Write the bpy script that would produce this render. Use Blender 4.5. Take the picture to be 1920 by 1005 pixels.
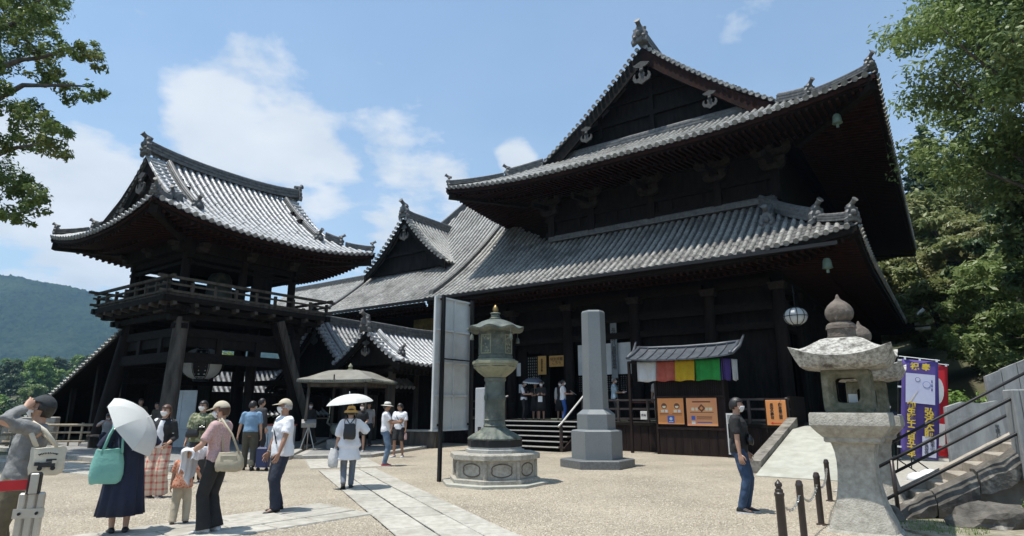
import bpy, bmesh, math, random
import numpy as np
from mathutils import Vector, Matrix, Euler
R = math.radians
rng = np.random.default_rng(7)
random.seed(7)
SC = bpy.context.scene
COL = SC.collection
for o in list(bpy.data.objects):
    bpy.data.objects.remove(o)

# ------------------------------------------------------------------ camera
F_PX, PITCH, EYE = 1130.0, 12.982, 1.6
cam_d = bpy.data.cameras.new('camera')
cam_d.sensor_fit = 'HORIZONTAL'; cam_d.sensor_width = 36.0
cam_d.lens = 36.0 * F_PX / 1920.0
cam_d.clip_start = 0.05; cam_d.clip_end = 12000
cam = bpy.data.objects.new('camera', cam_d); COL.objects.link(cam)
cam.location = (0, 0, EYE); cam.rotation_euler = (R(90 + PITCH), 0, 0)
SC.camera = cam

# ------------------------------------------------------------------ sky and sun
SUN_EL, SUN_AZ = 75.0, -108.0          # azimuth from +Y, clockwise positive
world = bpy.data.worlds.new('World'); SC.world = world; world.use_nodes = True
wt = world.node_tree; wt.nodes.clear()
def wn(t, **k):
    n = wt.nodes.new(t)
    for a, b in k.items(): setattr(n, a, b)
    return n
def wl(a, b): wt.links.new(a, b)
sky = wn('ShaderNodeTexSky', sky_type='NISHITA', sun_disc=False)
sky.sun_elevation = R(SUN_EL); sky.sun_rotation = R(SUN_AZ)
sky.air_density = 1.1; sky.dust_density = 1.6; sky.ozone_density = 1.0; sky.altitude = 200
geo = wn('ShaderNodeTexCoord')
sep = wn('ShaderNodeSeparateXYZ'); wl(geo.outputs['Generated'], sep.inputs[0])
# clouds live on a plane above the ground: direction divided by height
zc = wn('ShaderNodeMath', operation='MAXIMUM'); wl(sep.outputs['Z'], zc.inputs[0]); zc.inputs[1].default_value = 0.0
za = wn('ShaderNodeMath', operation='ADD'); wl(zc.outputs[0], za.inputs[0]); za.inputs[1].default_value = 0.22
dv = wn('ShaderNodeVectorMath', operation='DIVIDE'); wl(geo.outputs['Generated'], dv.inputs[0])
cb = wn('ShaderNodeCombineXYZ')
for i in range(3): wl(za.outputs[0], cb.inputs[i])
wl(cb.outputs[0], dv.inputs[1])
mp = wn('ShaderNodeMapping'); wl(dv.outputs[0], mp.inputs[0]); mp.inputs['Location'].default_value = (0.93, 0.35, 0.0); mp.inputs['Scale'].default_value = (1, 1, 0.6)
n1 = wn('ShaderNodeTexNoise'); n1.inputs['Scale'].default_value = 3.4; n1.inputs['Detail'].default_value = 10; n1.inputs['Roughness'].default_value = 0.6
wl(mp.outputs[0], n1.inputs['Vector'])
n2 = wn('ShaderNodeTexNoise'); n2.inputs['Scale'].default_value = 0.75; n2.inputs['Detail'].default_value = 3
wl(mp.outputs[0], n2.inputs['Vector'])
# cumulus banks: broad soft regions of cloud around a few directions, broken up by the noise
def lobe(az, el, width, gain):
    d = (math.sin(R(az)) * math.cos(R(el)), math.cos(R(az)) * math.cos(R(el)), math.sin(R(el)))
    dot = wn('ShaderNodeVectorMath', operation='DOT_PRODUCT'); wl(geo.outputs['Generated'], dot.inputs[0]); dot.inputs[1].default_value = d
    mr = wn('ShaderNodeMapRange', interpolation_type='SMOOTHSTEP'); wl(dot.outputs['Value'], mr.inputs[0])
    mr.inputs['From Min'].default_value = math.cos(R(width)); mr.inputs['From Max'].default_value = 1.0
    mr.inputs['To Min'].default_value = 0; mr.inputs['To Max'].default_value = gain
    return mr.outputs[0]
acc = None
for l in ((-25, 25, 8.5, .30), (-31, 23, 6, .16), (-20, 20, 6, .20), (-41, 14, 10, .26), (-45, 21, 6, .16), (-33, 13, 8, .2), (-9, 18, 6.5, .26), (0.5, 23, 2.6, .22), (-5.5, 22, 3, .12),
          (-31, 37, 3, .12), (27, 41, 4, .10), (-75, 24, 14, .22), (-50, 17, 9, .22), (-38, 18, 6, .2), (-15, 24, 5, .2)):
    o_ = lobe(*l)
    if acc is None: acc = o_
    else:
        ad = wn('ShaderNodeMath', operation='ADD'); wl(acc, ad.inputs[0]); wl(o_, ad.inputs[1]); acc = ad.outputs[0]
m2 = wn('ShaderNodeMath', operation='MULTIPLY_ADD'); wl(n2.outputs['Fac'], m2.inputs[0]); m2.inputs[1].default_value = 0.25; wl(acc, m2.inputs[2])
m3 = wn('ShaderNodeMath', operation='ADD'); wl(m2.outputs[0], m3.inputs[0]); wl(n1.outputs['Fac'], m3.inputs[1])
rp = wn('ShaderNodeMapRange', interpolation_type='SMOOTHSTEP'); wl(m3.outputs[0], rp.inputs[0])
rp.inputs['From Min'].default_value = 0.68; rp.inputs['From Max'].default_value = 0.94
rp.inputs['To Max'].default_value = 0.93
# thin veil that thickens to the horizon
hv = wn('ShaderNodeMapRange', interpolation_type='SMOOTHSTEP'); wl(sep.outputs['Z'], hv.inputs[0])
hv.inputs['From Min'].default_value = 0.0; hv.inputs['From Max'].default_value = 0.62
hv.inputs['To Min'].default_value = 0.46; hv.inputs['To Max'].default_value = 0.17
mx = wn('ShaderNodeMath', operation='MAXIMUM'); wl(rp.outputs[0], mx.inputs[0]); wl(hv.outputs[0], mx.inputs[1])
# cloud brightness varies: bright crowns, greyer bases
n3 = wn('ShaderNodeTexNoise'); n3.inputs['Scale'].default_value = 4.0; n3.inputs['Detail'].default_value = 4; wl(mp.outputs[0], n3.inputs['Vector'])
cr = wn('ShaderNodeMix', data_type='RGBA'); wl(n3.outputs['Fac'], cr.inputs['Factor'])
cr.inputs['A'].default_value = (6.4, 7.2, 8.0, 1); cr.inputs['B'].default_value = (10.8, 11.0, 11.2, 1)
gain = wn('ShaderNodeMix', data_type='RGBA', blend_type='MULTIPLY'); gain.inputs['Factor'].default_value = 1
wl(sky.outputs[0], gain.inputs['A']); gain.inputs['B'].default_value = (1.38, 1.84, 1.96, 1)
mixc = wn('ShaderNodeMix', data_type='RGBA'); wl(mx.outputs[0], mixc.inputs['Factor']); wl(gain.outputs['Result'], mixc.inputs['A']); wl(cr.outputs['Result'], mixc.inputs['B'])
bg = wn('ShaderNodeBackground'); bg.inputs['Strength'].default_value = 0.085; wl(mixc.outputs['Result'], bg.inputs['Color'])
wo = wn('ShaderNodeOutputWorld'); wl(bg.outputs[0], wo.inputs['Surface'])

sd = bpy.data.lights.new('sun', 'SUN'); sd.energy = 5.0; sd.angle = R(0.53); sd.color = (1.0, 0.955, 0.88)
sun = bpy.data.objects.new('sun', sd); COL.objects.link(sun)
_sd = Vector((math.sin(R(SUN_AZ)) * math.cos(R(SUN_EL)), math.cos(R(SUN_AZ)) * math.cos(R(SUN_EL)), math.sin(R(SUN_EL))))
sun.rotation_euler = _sd.to_track_quat('Z', 'Y').to_euler(); sun.location = _sd * 80
vs = SC.view_settings; vs.view_transform = 'Standard'; vs.look = 'None'; vs.exposure = 0.17; vs.gamma = 1.0; vs.use_curve_mapping = False
SC.cycles.use_denoising = True
SC.cycles.max_bounces = 6; SC.cycles.diffuse_bounces = 3; SC.cycles.glossy_bounces = 2; SC.cycles.transparent_max_bounces = 12; SC.cycles.volume_bounces = 0
SC.cycles.caustics_reflective = False; SC.cycles.caustics_refractive = False

# ------------------------------------------------------------------ frames: the temple stands turned by 35.4 degrees
A_ = R(35.4)
U = Vector((math.cos(A_), -math.sin(A_), 0)); V = Vector((math.sin(A_), math.cos(A_), 0))
HALL = Vector((1.95, 24.94, 0)); TOWER = Vector((-12.3, 25.0, 0))
HROT = -A_
def hp(u, v, z=0): return HALL + U * u + V * v + Vector((0, 0, z))

# ------------------------------------------------------------------ mesh helpers
class MB:
    def __init__(s): s.v = []; s.f = []; s.m = []
    def add(s, vs, fs, mi=0):
        b = len(s.v); s.v.extend([tuple(p) for p in vs]); s.f.extend([tuple(i + b for i in f) for f in fs]); s.m.extend([mi] * len(fs)); return s
    def box(s, c, d, rot=None, mi=0, taper=1.0):
        x, y, z = d[0] / 2, d[1] / 2, d[2] / 2
        vs = [Vector(p) for p in ((-x, -y, -z), (x, -y, -z), (x, y, -z), (-x, y, -z), (-x * taper, -y * taper, z), (x * taper, -y * taper, z), (x * taper, y * taper, z), (-x * taper, y * taper, z))]
        if rot is not None:
            mtx = rot if isinstance(rot, Matrix) else Euler(rot).to_matrix()
            vs = [mtx @ p for p in vs]
        vs = [p + Vector(c) for p in vs]
        return s.add(vs, [(0, 3, 2, 1), (4, 5, 6, 7), (0, 1, 5, 4), (1, 2, 6, 5), (2, 3, 7, 6), (3, 0, 4, 7)], mi)
    def cbox(s, c, d, ch=0.01, rot=None, mi=0):
        """box with chamfered vertical and top edges"""
        x, y, z = d[0] / 2, d[1] / 2, d[2] / 2; ch = min(ch, x * .9, y * .9, z * .9)
        def ring(ax, ay, zz, k): return [(-ax + k, -ay, zz), (ax - k, -ay, zz), (ax, -ay + k, zz), (ax, ay - k, zz), (ax - k, ay, zz), (-ax + k, ay, zz), (-ax, ay - k, zz), (-ax, -ay + k, zz)]
        secs = [ring(x, y, -z, ch), ring(x, y, z - ch, ch), ring(x - ch, y - ch, z, ch * .5)]
        mtx = None if rot is None else (rot if isinstance(rot, Matrix) else Euler(rot).to_matrix())
        secs = [[(mtx @ Vector(p) if mtx else Vector(p)) + Vector(c) for p in r] for r in secs]
        return s.loft(secs, True, True, mi)
    def beam(s, a, b, w, h, up=(0, 0, 1), mi=0, w2=None, h2=None):
        a, b = Vector(a), Vector(b); t = (b - a).normalized(); up = Vector(up)
        side = t.cross(up)
        if side.length < 1e-4: side = t.cross(Vector((0, 1, 0)))
        side.normalize(); up = side.cross(t)
        w2 = w if w2 is None else w2; h2 = h if h2 is None else h2
        vs = []
        for p, ww, hh in ((a, w, h), (b, w2, h2)):
            for sx, sz in ((-1, -1), (1, -1), (1, 1), (-1, 1)): vs.append(p + side * sx * ww / 2 + up * sz * hh / 2)
        return s.add(vs, [(0, 1, 2, 3), (7, 6, 5, 4), (0, 4, 5, 1), (1, 5, 6, 2), (2, 6, 7, 3), (3, 7, 4, 0)], mi)
    def loft(s, secs, cap0=True, cap1=True, mi=0, closed=True):
        n = len(secs[0]); b = len(s.v)
        for r in secs: s.v.extend([tuple(p) for p in r])
        for i in range(len(secs) - 1):
            for j in range(n if closed else n - 1):
                k = (j + 1) % n
                s.f.append((b + i * n + j, b + i * n + k, b + (i + 1) * n + k, b + (i + 1) * n + j)); s.m.append(mi)
        if closed and cap0: s.f.append(tuple(b + j for j in range(n - 1, -1, -1))); s.m.append(mi)
        if closed and cap1: s.f.append(tuple(b + (len(secs) - 1) * n + j for j in range(n))); s.m.append(mi)
        return s
    def tube(s, pts, rad, n=8, mi=0, cap=True, squash=None):
        pts = [Vector(p) for p in pts]
        if not hasattr(rad, '__len__'): rad = [rad] * len(pts)
        secs = []; prev = None
        for i, p in enumerate(pts):
            t = (pts[min(i + 1, len(pts) - 1)] - pts[max(i - 1, 0)]).normalized()
            if prev is None:
                a = t.cross(Vector((0, 0, 1)))
                if a.length < 0.2: a = t.cross(Vector((0, 1, 0)))
            else: a = prev - t * prev.dot(t)
            a.normalize(); prev = a; b2 = t.cross(a)
            r = rad[i]; q = 1.0 if squash is None else squash
            secs.append([p + a * math.cos(x) * r + b2 * math.sin(x) * r * q for x in [2 * math.pi * j / n for j in range(n)]])
        return s.loft(secs, cap, cap, mi)
    def lathe(s, prof, n=16, c=(0, 0, 0), mi=0, rot=0, sx=1, sy=1, cap=True):
        c = Vector(c)
        secs = [[c + Vector((r * sx * math.cos(rot + 2 * math.pi * j / n), r * sy * math.sin(rot + 2 * math.pi * j / n), z)) for j in range(n)] for r, z in prof]
        return s.loft(secs, cap, cap, mi)
    def prism(s, poly, a, b, axis=2, mi=0):
        """polygon in the two other axes extruded along axis from a to b"""
        def mk(p, t):
            q = [0, 0, 0]; o = [i for i in range(3) if i != axis]
            q[o[0]], q[o[1]] = p; q[axis] = t; return q
        return s.loft([[mk(p, a) for p in poly], [mk(p, b) for p in poly]], True, True, mi)
    def ellipsoid(s, c, r, n=12, m=8, rot=None, mi=0, fn=None):
        secs = []
        for i in range(m + 1):
            ph = -math.pi / 2 + math.pi * i / m; ph = max(-1.5, min(1.5, ph))
            ring = []
            for j in range(n):
                th = 2 * math.pi * j / n
                p = Vector((math.cos(ph) * math.cos(th), math.cos(ph) * math.sin(th), math.sin(ph)))
                if fn: p = fn(p)
                p = Vector((p.x * r[0], p.y * r[1], p.z * r[2]))
                if rot is not None: p = rot @ p
                ring.append(p + Vector(c))
            secs.append(ring)
        return s.loft(secs, True, True, mi)
    def build(s, name, mat, parent=None, smooth=False, auto=None, loc=None, rot=None, kind=None):
        me = bpy.data.meshes.new(name); me.from_pydata(s.v, [], s.f)
        for m_ in (mat if isinstance(mat, (list, tuple)) else [mat]): me.materials.append(m_)
        if len(me.materials) > 1: me.polygons.foreach_set('material_index', s.m)
        if smooth: me.polygons.foreach_set('use_smooth', [True] * len(me.polygons))
        o = bpy.data.objects.new(name, me); COL.objects.link(o)
        if auto: me.set_sharp_from_angle(angle=R(auto))
        if parent is not None: o.parent = parent
        if loc is not None: o.location = loc
        if rot is not None: o.rotation_euler = rot
        if kind: o['kind'] = kind
        return o
def mesh_np(name, v, f, mat, parent=None, smooth=False, kind=None, mats_idx=None):
    """v (n,3) array, f (m,k) array of one face size"""
    v = np.asarray(v, np.float32); f = np.asarray(f, np.int32); k = f.shape[1]
    me = bpy.data.meshes.new(name); me.vertices.add(len(v)); me.vertices.foreach_set('co', v.ravel())
    me.loops.add(f.size); me.loops.foreach_set('vertex_index', f.ravel())
    me.polygons.add(len(f)); me.polygons.foreach_set('loop_start', np.arange(0, f.size, k, dtype=np.int32))
    try: me.polygons.foreach_set('loop_total', np.full(len(f), k, np.int32))
    except Exception: pass
    for m_ in (mat if isinstance(mat, (list, tuple)) else [mat]): me.materials.append(m_)
    if mats_idx is not None: me.polygons.foreach_set('material_index', np.asarray(mats_idx, np.int32))
    if smooth: me.polygons.foreach_set('use_smooth', np.ones(len(f), bool))
    me.update(calc_edges=True); me.validate()
    o = bpy.data.objects.new(name, me); COL.objects.link(o)
    if parent is not None: o.parent = parent
    if kind: o['kind'] = kind
    return o
def tag(o, label=None, cat=None, group=None, kind=None):
    if label: o['label'] = label
    if cat: o['category'] = cat
    if group: o['group'] = group
    if kind: o['kind'] = kind
    return o
def thing(name, label, cat, loc=(0, 0, 0), rz=0, group=None):
    o = bpy.data.objects.new(name, None); COL.objects.link(o); o.empty_display_size = .2
    o.location = loc; o.rotation_euler = (0, 0, rz)
    return tag(o, label, cat, group)
def inst(name, src, parent, mtx, label=None):
    """another object sharing src's mesh data (src: mesh or object)"""
    me = src if isinstance(src, bpy.types.Mesh) else src.data
    o = bpy.data.objects.new(name, me); COL.objects.link(o)
    if parent is not None: o.parent = parent
    o.matrix_local = mtx
    if label: o['label'] = label
    return o
def copy_tree(o, parent=None):
    c = o.copy(); COL.objects.link(c)
    if parent is not None: c.parent = parent
    for ch in list(o.children): copy_tree(ch, c)
    return c

# ------------------------------------------------------------------ materials
MATS = {}
def mat(name, c1, c2=None, scale=4.0, detail=5, rough=.7, rough2=None, bump=0.0, bscale=None, stretch=(1, 1, 1), metal=0, contrast=(0.35, 0.65), spec=.5, c3=None, s3=.6, k3=(.55, .7), vary=0.0, trans=0, obj=False, bdist=.02):
    m = bpy.data.materials.new(name); m.use_nodes = True; t = m.node_tree; n = t.nodes; l = t.links
    b = n['Principled BSDF']; b.inputs['Roughness'].default_value = rough; b.inputs['Metallic'].default_value = metal
    b.inputs['Specular IOR Level'].default_value = spec
    b.inputs['Base Color'].default_value = (*c1, 1)
    if obj:
        g = n.new('ShaderNodeTexCoord'); src = g.outputs['Object']
    else:
        g = n.new('ShaderNodeNewGeometry'); src = g.outputs['Position']
    mpn = n.new('ShaderNodeMapping'); mpn.inputs['Scale'].default_value = stretch; l.new(src, mpn.inputs[0])
    col = None; nz = None
    if c2 is not None:
        nz = n.new('ShaderNodeTexNoise'); nz.inputs['Scale'].default_value = scale; nz.inputs['Detail'].default_value = detail; nz.inputs['Roughness'].default_value = .6
        l.new(mpn.outputs[0], nz.inputs['Vector'])
        mr = n.new('ShaderNodeMapRange'); l.new(nz.outputs['Fac'], mr.inputs[0]); mr.inputs['From Min'].default_value = contrast[0]; mr.inputs['From Max'].default_value = contrast[1]
        mxn = n.new('ShaderNodeMix'); mxn.data_type = 'RGBA'; l.new(mr.outputs[0], mxn.inputs['Factor']); mxn.inputs['A'].default_value = (*c1, 1); mxn.inputs['B'].default_value = (*c2, 1)
        col = mxn.outputs['Result']
        if rough2 is not None:
            rr = n.new('ShaderNodeMapRange'); l.new(nz.outputs['Fac'], rr.inputs[0]); rr.inputs['From Min'].default_value = contrast[0]; rr.inputs['From Max'].default_value = contrast[1]
            rr.inputs['To Min'].default_value = rough; rr.inputs['To Max'].default_value = rough2; l.new(rr.outputs[0], b.inputs['Roughness'])
    if c3 is not None:
        z3 = n.new('ShaderNodeTexNoise'); z3.inputs['Scale'].default_value = s3; z3.inputs['Detail'].default_value = 6; z3.inputs['Roughness'].default_value = .65; l.new(src, z3.inputs['Vector'])
        m3_ = n.new('ShaderNodeMapRange'); l.new(z3.outputs['Fac'], m3_.inputs[0]); m3_.inputs['From Min'].default_value = k3[0]; m3_.inputs['From Max'].default_value = k3[1]
        x3 = n.new('ShaderNodeMix'); x3.data_type = 'RGBA'; l.new(m3_.outputs[0], x3.inputs['Factor'])
        if col is not None: l.new(col, x3.inputs['A'])
        else: x3.inputs['A'].default_value = (*c1, 1)
        x3.inputs['B'].default_value = (*c3, 1); col = x3.outputs['Result']
    if vary > 0:
        oi = n.new('ShaderNodeObjectInfo'); vr = n.new('ShaderNodeMapRange'); l.new(oi.outputs['Random'], vr.inputs[0]); vr.inputs['To Min'].default_value = 1 - vary; vr.inputs['To Max'].default_value = 1 + vary
        hs = n.new('ShaderNodeHueSaturation'); l.new(vr.outputs[0], hs.inputs['Value'])
        if col is not None: l.new(col, hs.inputs['Color'])
        else: hs.inputs['Color'].default_value = (*c1, 1)
        col = hs.outputs[0]
    if col is not None: l.new(col, b.inputs['Base Color'])
    if bump > 0:
        bz = n.new('ShaderNodeTexNoise'); bz.inputs['Scale'].default_value = bscale or scale * 3; bz.inputs['Detail'].default_value = 6; l.new(mpn.outputs[0], bz.inputs['Vector'])
        bp = n.new('ShaderNodeBump'); bp.inputs['Strength'].default_value = bump; bp.inputs['Distance'].default_value = bdist; l.new(bz.outputs['Fac'], bp.inputs['Height']); l.new(bp.outputs[0], b.inputs['Normal'])
    if trans > 0:
        tr = n.new('ShaderNodeBsdfTranslucent')
        if col is not None: l.new(col, tr.inputs['Color'])
        else: tr.inputs['Color'].default_value = (*c1, 1)
        ms = n.new('ShaderNodeMixShader'); ms.inputs[0].default_value = trans
        l.new(b.outputs[0], ms.inputs[1]); l.new(tr.outputs[0], ms.inputs[2]); l.new(ms.outputs[0], n['Material Output'].inputs['Surface'])
    MATS[name] = m; return m
M = MATS
mat('tile', (.165, .163, .155), (.41, .40, .37), 9, 6, .42, .62, .25, 30, contrast=(.3, .7), c3=(.10, .098, .09), s3=.9, k3=(.46, .7), vary=.2)
mat('tile_bright', (.25, .255, .26), (.44, .445, .45), 6, 5, .30, .48, .15, 30, contrast=(.3, .7), c3=(.08, .08, .082), s3=1.2, k3=(.55, .8), vary=.12)
mat('tile_pan', (.045, .045, .046), (.11, .109, .105), 5, 6, .55, .7, .3, 22, c3=(.03, .03, .03), s3=1.4, k3=(.5, .7))
mat('ridge_tile', (.07, .07, .072), (.17, .168, .16), 7, 6, .5, .65, .3, 24, c3=(.22, .22, .2), s3=2.2, k3=(.6, .75))
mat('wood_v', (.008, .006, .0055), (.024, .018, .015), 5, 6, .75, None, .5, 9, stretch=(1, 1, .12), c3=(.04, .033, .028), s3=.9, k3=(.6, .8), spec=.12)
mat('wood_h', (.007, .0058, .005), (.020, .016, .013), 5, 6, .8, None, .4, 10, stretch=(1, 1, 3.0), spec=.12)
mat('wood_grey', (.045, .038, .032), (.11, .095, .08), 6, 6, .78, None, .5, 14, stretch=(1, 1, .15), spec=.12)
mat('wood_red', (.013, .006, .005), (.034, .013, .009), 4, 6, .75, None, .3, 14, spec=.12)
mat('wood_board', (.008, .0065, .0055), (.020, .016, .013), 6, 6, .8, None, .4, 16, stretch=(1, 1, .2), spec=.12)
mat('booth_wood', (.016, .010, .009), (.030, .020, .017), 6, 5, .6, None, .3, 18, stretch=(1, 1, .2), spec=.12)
mat('copper_green', (.10, .17, .14), (.20, .27, .22), 6, 5, .7, None, .2, 20)
mat('carving', (.028, .026, .024), (.075, .072, .067), 12, 5, .7, None, .3, 40)
mat('plaster', (.62, .61, .58), (.75, .74, .71), 3, 4, .8)
mat('white_board', (.50, .51, .50), (.60, .61, .60), 2.2, 5, .5, None, .05, 10, c3=(.42, .43, .43), s3=.8, k3=(.5, .8))
mat('white_cloth', (.78, .78, .77), (.70, .70, .69), 5, 4, .85, trans=.25)
mat('steel_black', (.014, .014, .015), None, rough=.5, spec=.3)
mat('steel_brown', (.030, .022, .020), (.05, .035, .03), 10, 4, .38, None, .1, 30)
mat('rail_metal', (.52, .50, .46), (.62, .60, .56), 6, 3, .35)
mat('bronze', (.055, .066, .058), (.125, .145, .12), 5, 7, .55, .7, .4, 22, c3=(.24, .245, .18), s3=2.4, k3=(.5, .7))
mat('bronze_pale', (.19, .195, .13), (.31, .305, .21), 6, 7, .6, None, .4, 26, c3=(.09, .11, .085), s3=3.0, k3=(.55, .7))
mat('granite', (.30, .295, .27), (.46, .45, .415), 60, 3, .8, None, .35, 70, contrast=(.3, .7), c3=(.12, .115, .10), s3=3.2, k3=(.54, .74))
mat('lantern_stone', (.27, .25, .21), (.46, .43, .37), 14, 8, .88, None, .6, 45, contrast=(.3, .7), c3=(.15, .135, .105), s3=5.5, k3=(.5, .85))
mat('lantern_dark', (.085, .068, .055), (.17, .14, .115), 9, 8, .9, None, .7, 32, c3=(.36, .34, .3), s3=7, k3=(.6, .75))
mat('lantern_moss', (.10, .10, .06), (.22, .20, .14), 9, 8, .9, None, .6, 30, c3=(.3, .28, .22), s3=5, k3=(.58, .75))
mat('lichen_stone', (.22, .205, .18), (.52, .50, .45), 22, 8, .9, None, .7, 50, contrast=(.38, .62), c3=(.085, .075, .065), s3=6, k3=(.52, .68))
mat('obelisk', (.165, .18, .185), (.20, .215, .22), 30, 4, .45, .55, .03, 60, c3=(.14, .155, .16), s3=.9, k3=(.5, .8))
mat('obelisk_base', (.10, .105, .105), (.16, .165, .165), 20, 5, .55, None, .2, 50)
mat('pillar_grey', (.34, .36, .38), (.42, .44, .46), 30, 4, .6, None, .05, 50)
mat('slab_stone', (.33, .31, .265), (.46, .435, .38), 7, 7, .85, None, .4, 40, c3=(.26, .235, .19), s3=1.2, k3=(.5, .75), vary=.10)
mat('kerb_stone', (.30, .285, .25), (.42, .40, .36), 9, 7, .88, None, .4, 40, vary=.12)
mat('platform_stone', (.20, .195, .185), (.30, .295, .28), 6, 6, .8, None, .3, 30, c3=(.14, .135, .13), s3=.9, k3=(.5, .8))
mat('concrete', (.35, .345, .295), (.44, .435, .375), 4, 7, .85, None, .2, 40, c3=(.27, .26, .21), s3=.9, k3=(.5, .75))
mat('rock', (.045, .04, .034), (.15, .135, .115), 5, 8, .9, None, .8, 18, contrast=(.3, .7), c3=(.30, .28, .24), s3=3.2, k3=(.56, .7))
mat('rock_light', (.13, .115, .095), (.30, .275, .235), 5, 8, .9, None, .8, 18, c3=(.07, .063, .05), s3=2.5, k3=(.52, .68))
mat('stair_stone', (.27, .235, .19), (.43, .38, .315), 8, 7, .88, None, .4, 36, c3=(.2, .18, .15), s3=2, k3=(.5, .72))
mat('fence_stone', (.19, .195, .195), (.31, .315, .31), 5, 7, .85, None, .4, 30, stretch=(1, 1, .18), c3=(.12, .12, .12), s3=1.6, k3=(.52, .75))
mat('tread_edge', (.62, .60, .56), (.50, .48, .44), 6, 4, .6)
mat('black_ink', (.008, .008, .008), None, rough=.7)
mat('orange_print', (.70, .27, .08), (.74, .30, .10), 3, 3, .5)
mat('salmon_print', (.70, .27, .13), (.74, .36, .14), 1.2, 2, .5)
mat('cream', (.75, .66, .48), None, rough=.6)
mat('blue_print', (.05, .12, .45), None, rough=.6)
mat('red_print', (.62, .03, .02), None, rough=.6)
mat('brown_print', (.16, .06, .03), None, rough=.6)
mat('sign_wood', (.46, .24, .06), (.56, .31, .09), 5, 5, .6, stretch=(1, 1, 5))
mat('cloth_red', (.52, .13, .09), (.42, .09, .065), 4, 3, .85, trans=.15)
mat('cloth_yellow', (.62, .42, .02), (.54, .36, .02), 4, 3, .85, trans=.15)
mat('cloth_green', (.03, .32, .06), (.025, .26, .05), 4, 3, .85, trans=.15)
mat('cloth_purple', (.10, .06, .28), (.08, .05, .22), 4, 3, .85, trans=.15)
mat('banner_purple', (.115, .075, .30), (.095, .062, .26), 3, 3, .8, trans=.12)
mat('banner_red', (.66, .02, .03), (.58, .015, .025), 3, 3, .8, trans=.12)
mat('banner_gold', (.70, .50, .05), None, rough=.7)
mat('banner_panel', (.52, .52, .68), (.6, .6, .72), 3, 3, .8)
mat('belt_red', (.60, .02, .025), (.5, .015, .02), 4, 3, .6)
mat('steel', (.42, .40, .36), (.52, .50, .46), 5, 4, .32, None, .05, 20, metal=.7)
mat('gold', (.22, .15, .06), (.36, .24, .09), 9, 3, .35, metal=.8)
mat('lamp_paper', (.72, .72, .70), (.66, .66, .64), 5, 3, .7, trans=.3)
mat('copper_roof', (.17, .162, .14), (.25, .24, .205), 4, 6, .55, .65, .15, 16, c3=(.17, .16, .135), s3=1.4, k3=(.5, .7))
mat('metal_roof', (.055, .062, .075), (.09, .10, .115), 5, 4, .38, .5, .1, 20)
mat('wood_mid', (.018, .015, .013), (.045, .038, .033), 6, 6, .8, None, .4, 14, spec=.12)
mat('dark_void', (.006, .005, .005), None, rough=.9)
mat('pebble_a', (.41, .35, .265), (.50, .435, .335), 30, 3, .85)
mat('pebble_b', (.35, .295, .22), (.42, .36, .275), 30, 3, .85)
mat('pebble_c', (.43, .385, .31), (.50, .455, .375), 30, 3, .85)
mat('plastic_white', (.75, .75, .74), None, rough=.4)
mat('bamboo', (.26, .21, .15), (.42, .35, .25), 6, 6, .7, None, .3, 20, stretch=(1, 1, .3))
mat('curtain_mix', (.55, .55, .54), (.50, .50, .49), 4, 3, .85)
mat('gold_carve', (.10, .075, .02), (.28, .20, .05), 3, 5, .6, None, .3, 12)
# ================================================================== SETTING: terrain
def sstep(x): x = np.clip(x, 0, 1); return x * x * (3 - 2 * x)
def terrain_h(x, y):
    h = -0.06 * np.ones_like(x)
    left = sstep((-x - 24.0) / 60) * -14 + 27 * np.exp(-((x + 165) / 130) ** 2 - ((y - 285) / 120) ** 2)
    h = h + np.where(y > -60, left, left)
    g = np.clip((x - 15.5) + 0.10 * (y - 20), 0, None)
    hill = 0.40 * g * sstep((y - 11) / 14)
    hill = np.where(hill > 15, 15 + (hill - 15) * .12, hill)
    h = h + np.minimum(hill, 120)
    back = sstep((y - 62 - 0.3 * np.clip(x + 5, -200, 60)) / 60) * np.clip(y - 62, 0, 130) * .07
    h = h + back * sstep((x + 30) / 50)
    return h
def axis_pts(a, b, st, far):
    mid = np.arange(a, b + st, st); out = [b]
    while out[-1] < far: out.append(out[-1] + max(st, (out[-1] - b) * .22 + st))
    neg = [a]
    while neg[-1] > -far: neg.append(neg[-1] - max(st, (a - neg[-1]) * .22 + st))
    return np.array(sorted(set(list(mid) + out[1:] + neg[1:])))
xs = axis_pts(-60, 60, 2.0, 7000); ys = axis_pts(-20, 120, 2.0, 7000)
gx, gy = np.meshgrid(xs, ys); gz = terrain_h(gx, gy)
nx = len(xs); ny = len(ys)
idx = np.arange(nx * ny).reshape(ny, nx)
gf = np.stack([idx[:-1, :-1], idx[:-1, 1:], idx[1:, 1:], idx[1:, :-1]], -1).reshape(-1, 4)
mat('earth', (.045, .055, .022), (.085, .085, .040), .6, 7, .95, None, .5, 4, c3=(.12, .10, .07), s3=.25, k3=(.55, .75))
mesh_np('ground', np.stack([gx, gy, gz], -1).reshape(-1, 3), gf, M['earth'], smooth=True, kind='structure')

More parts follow.
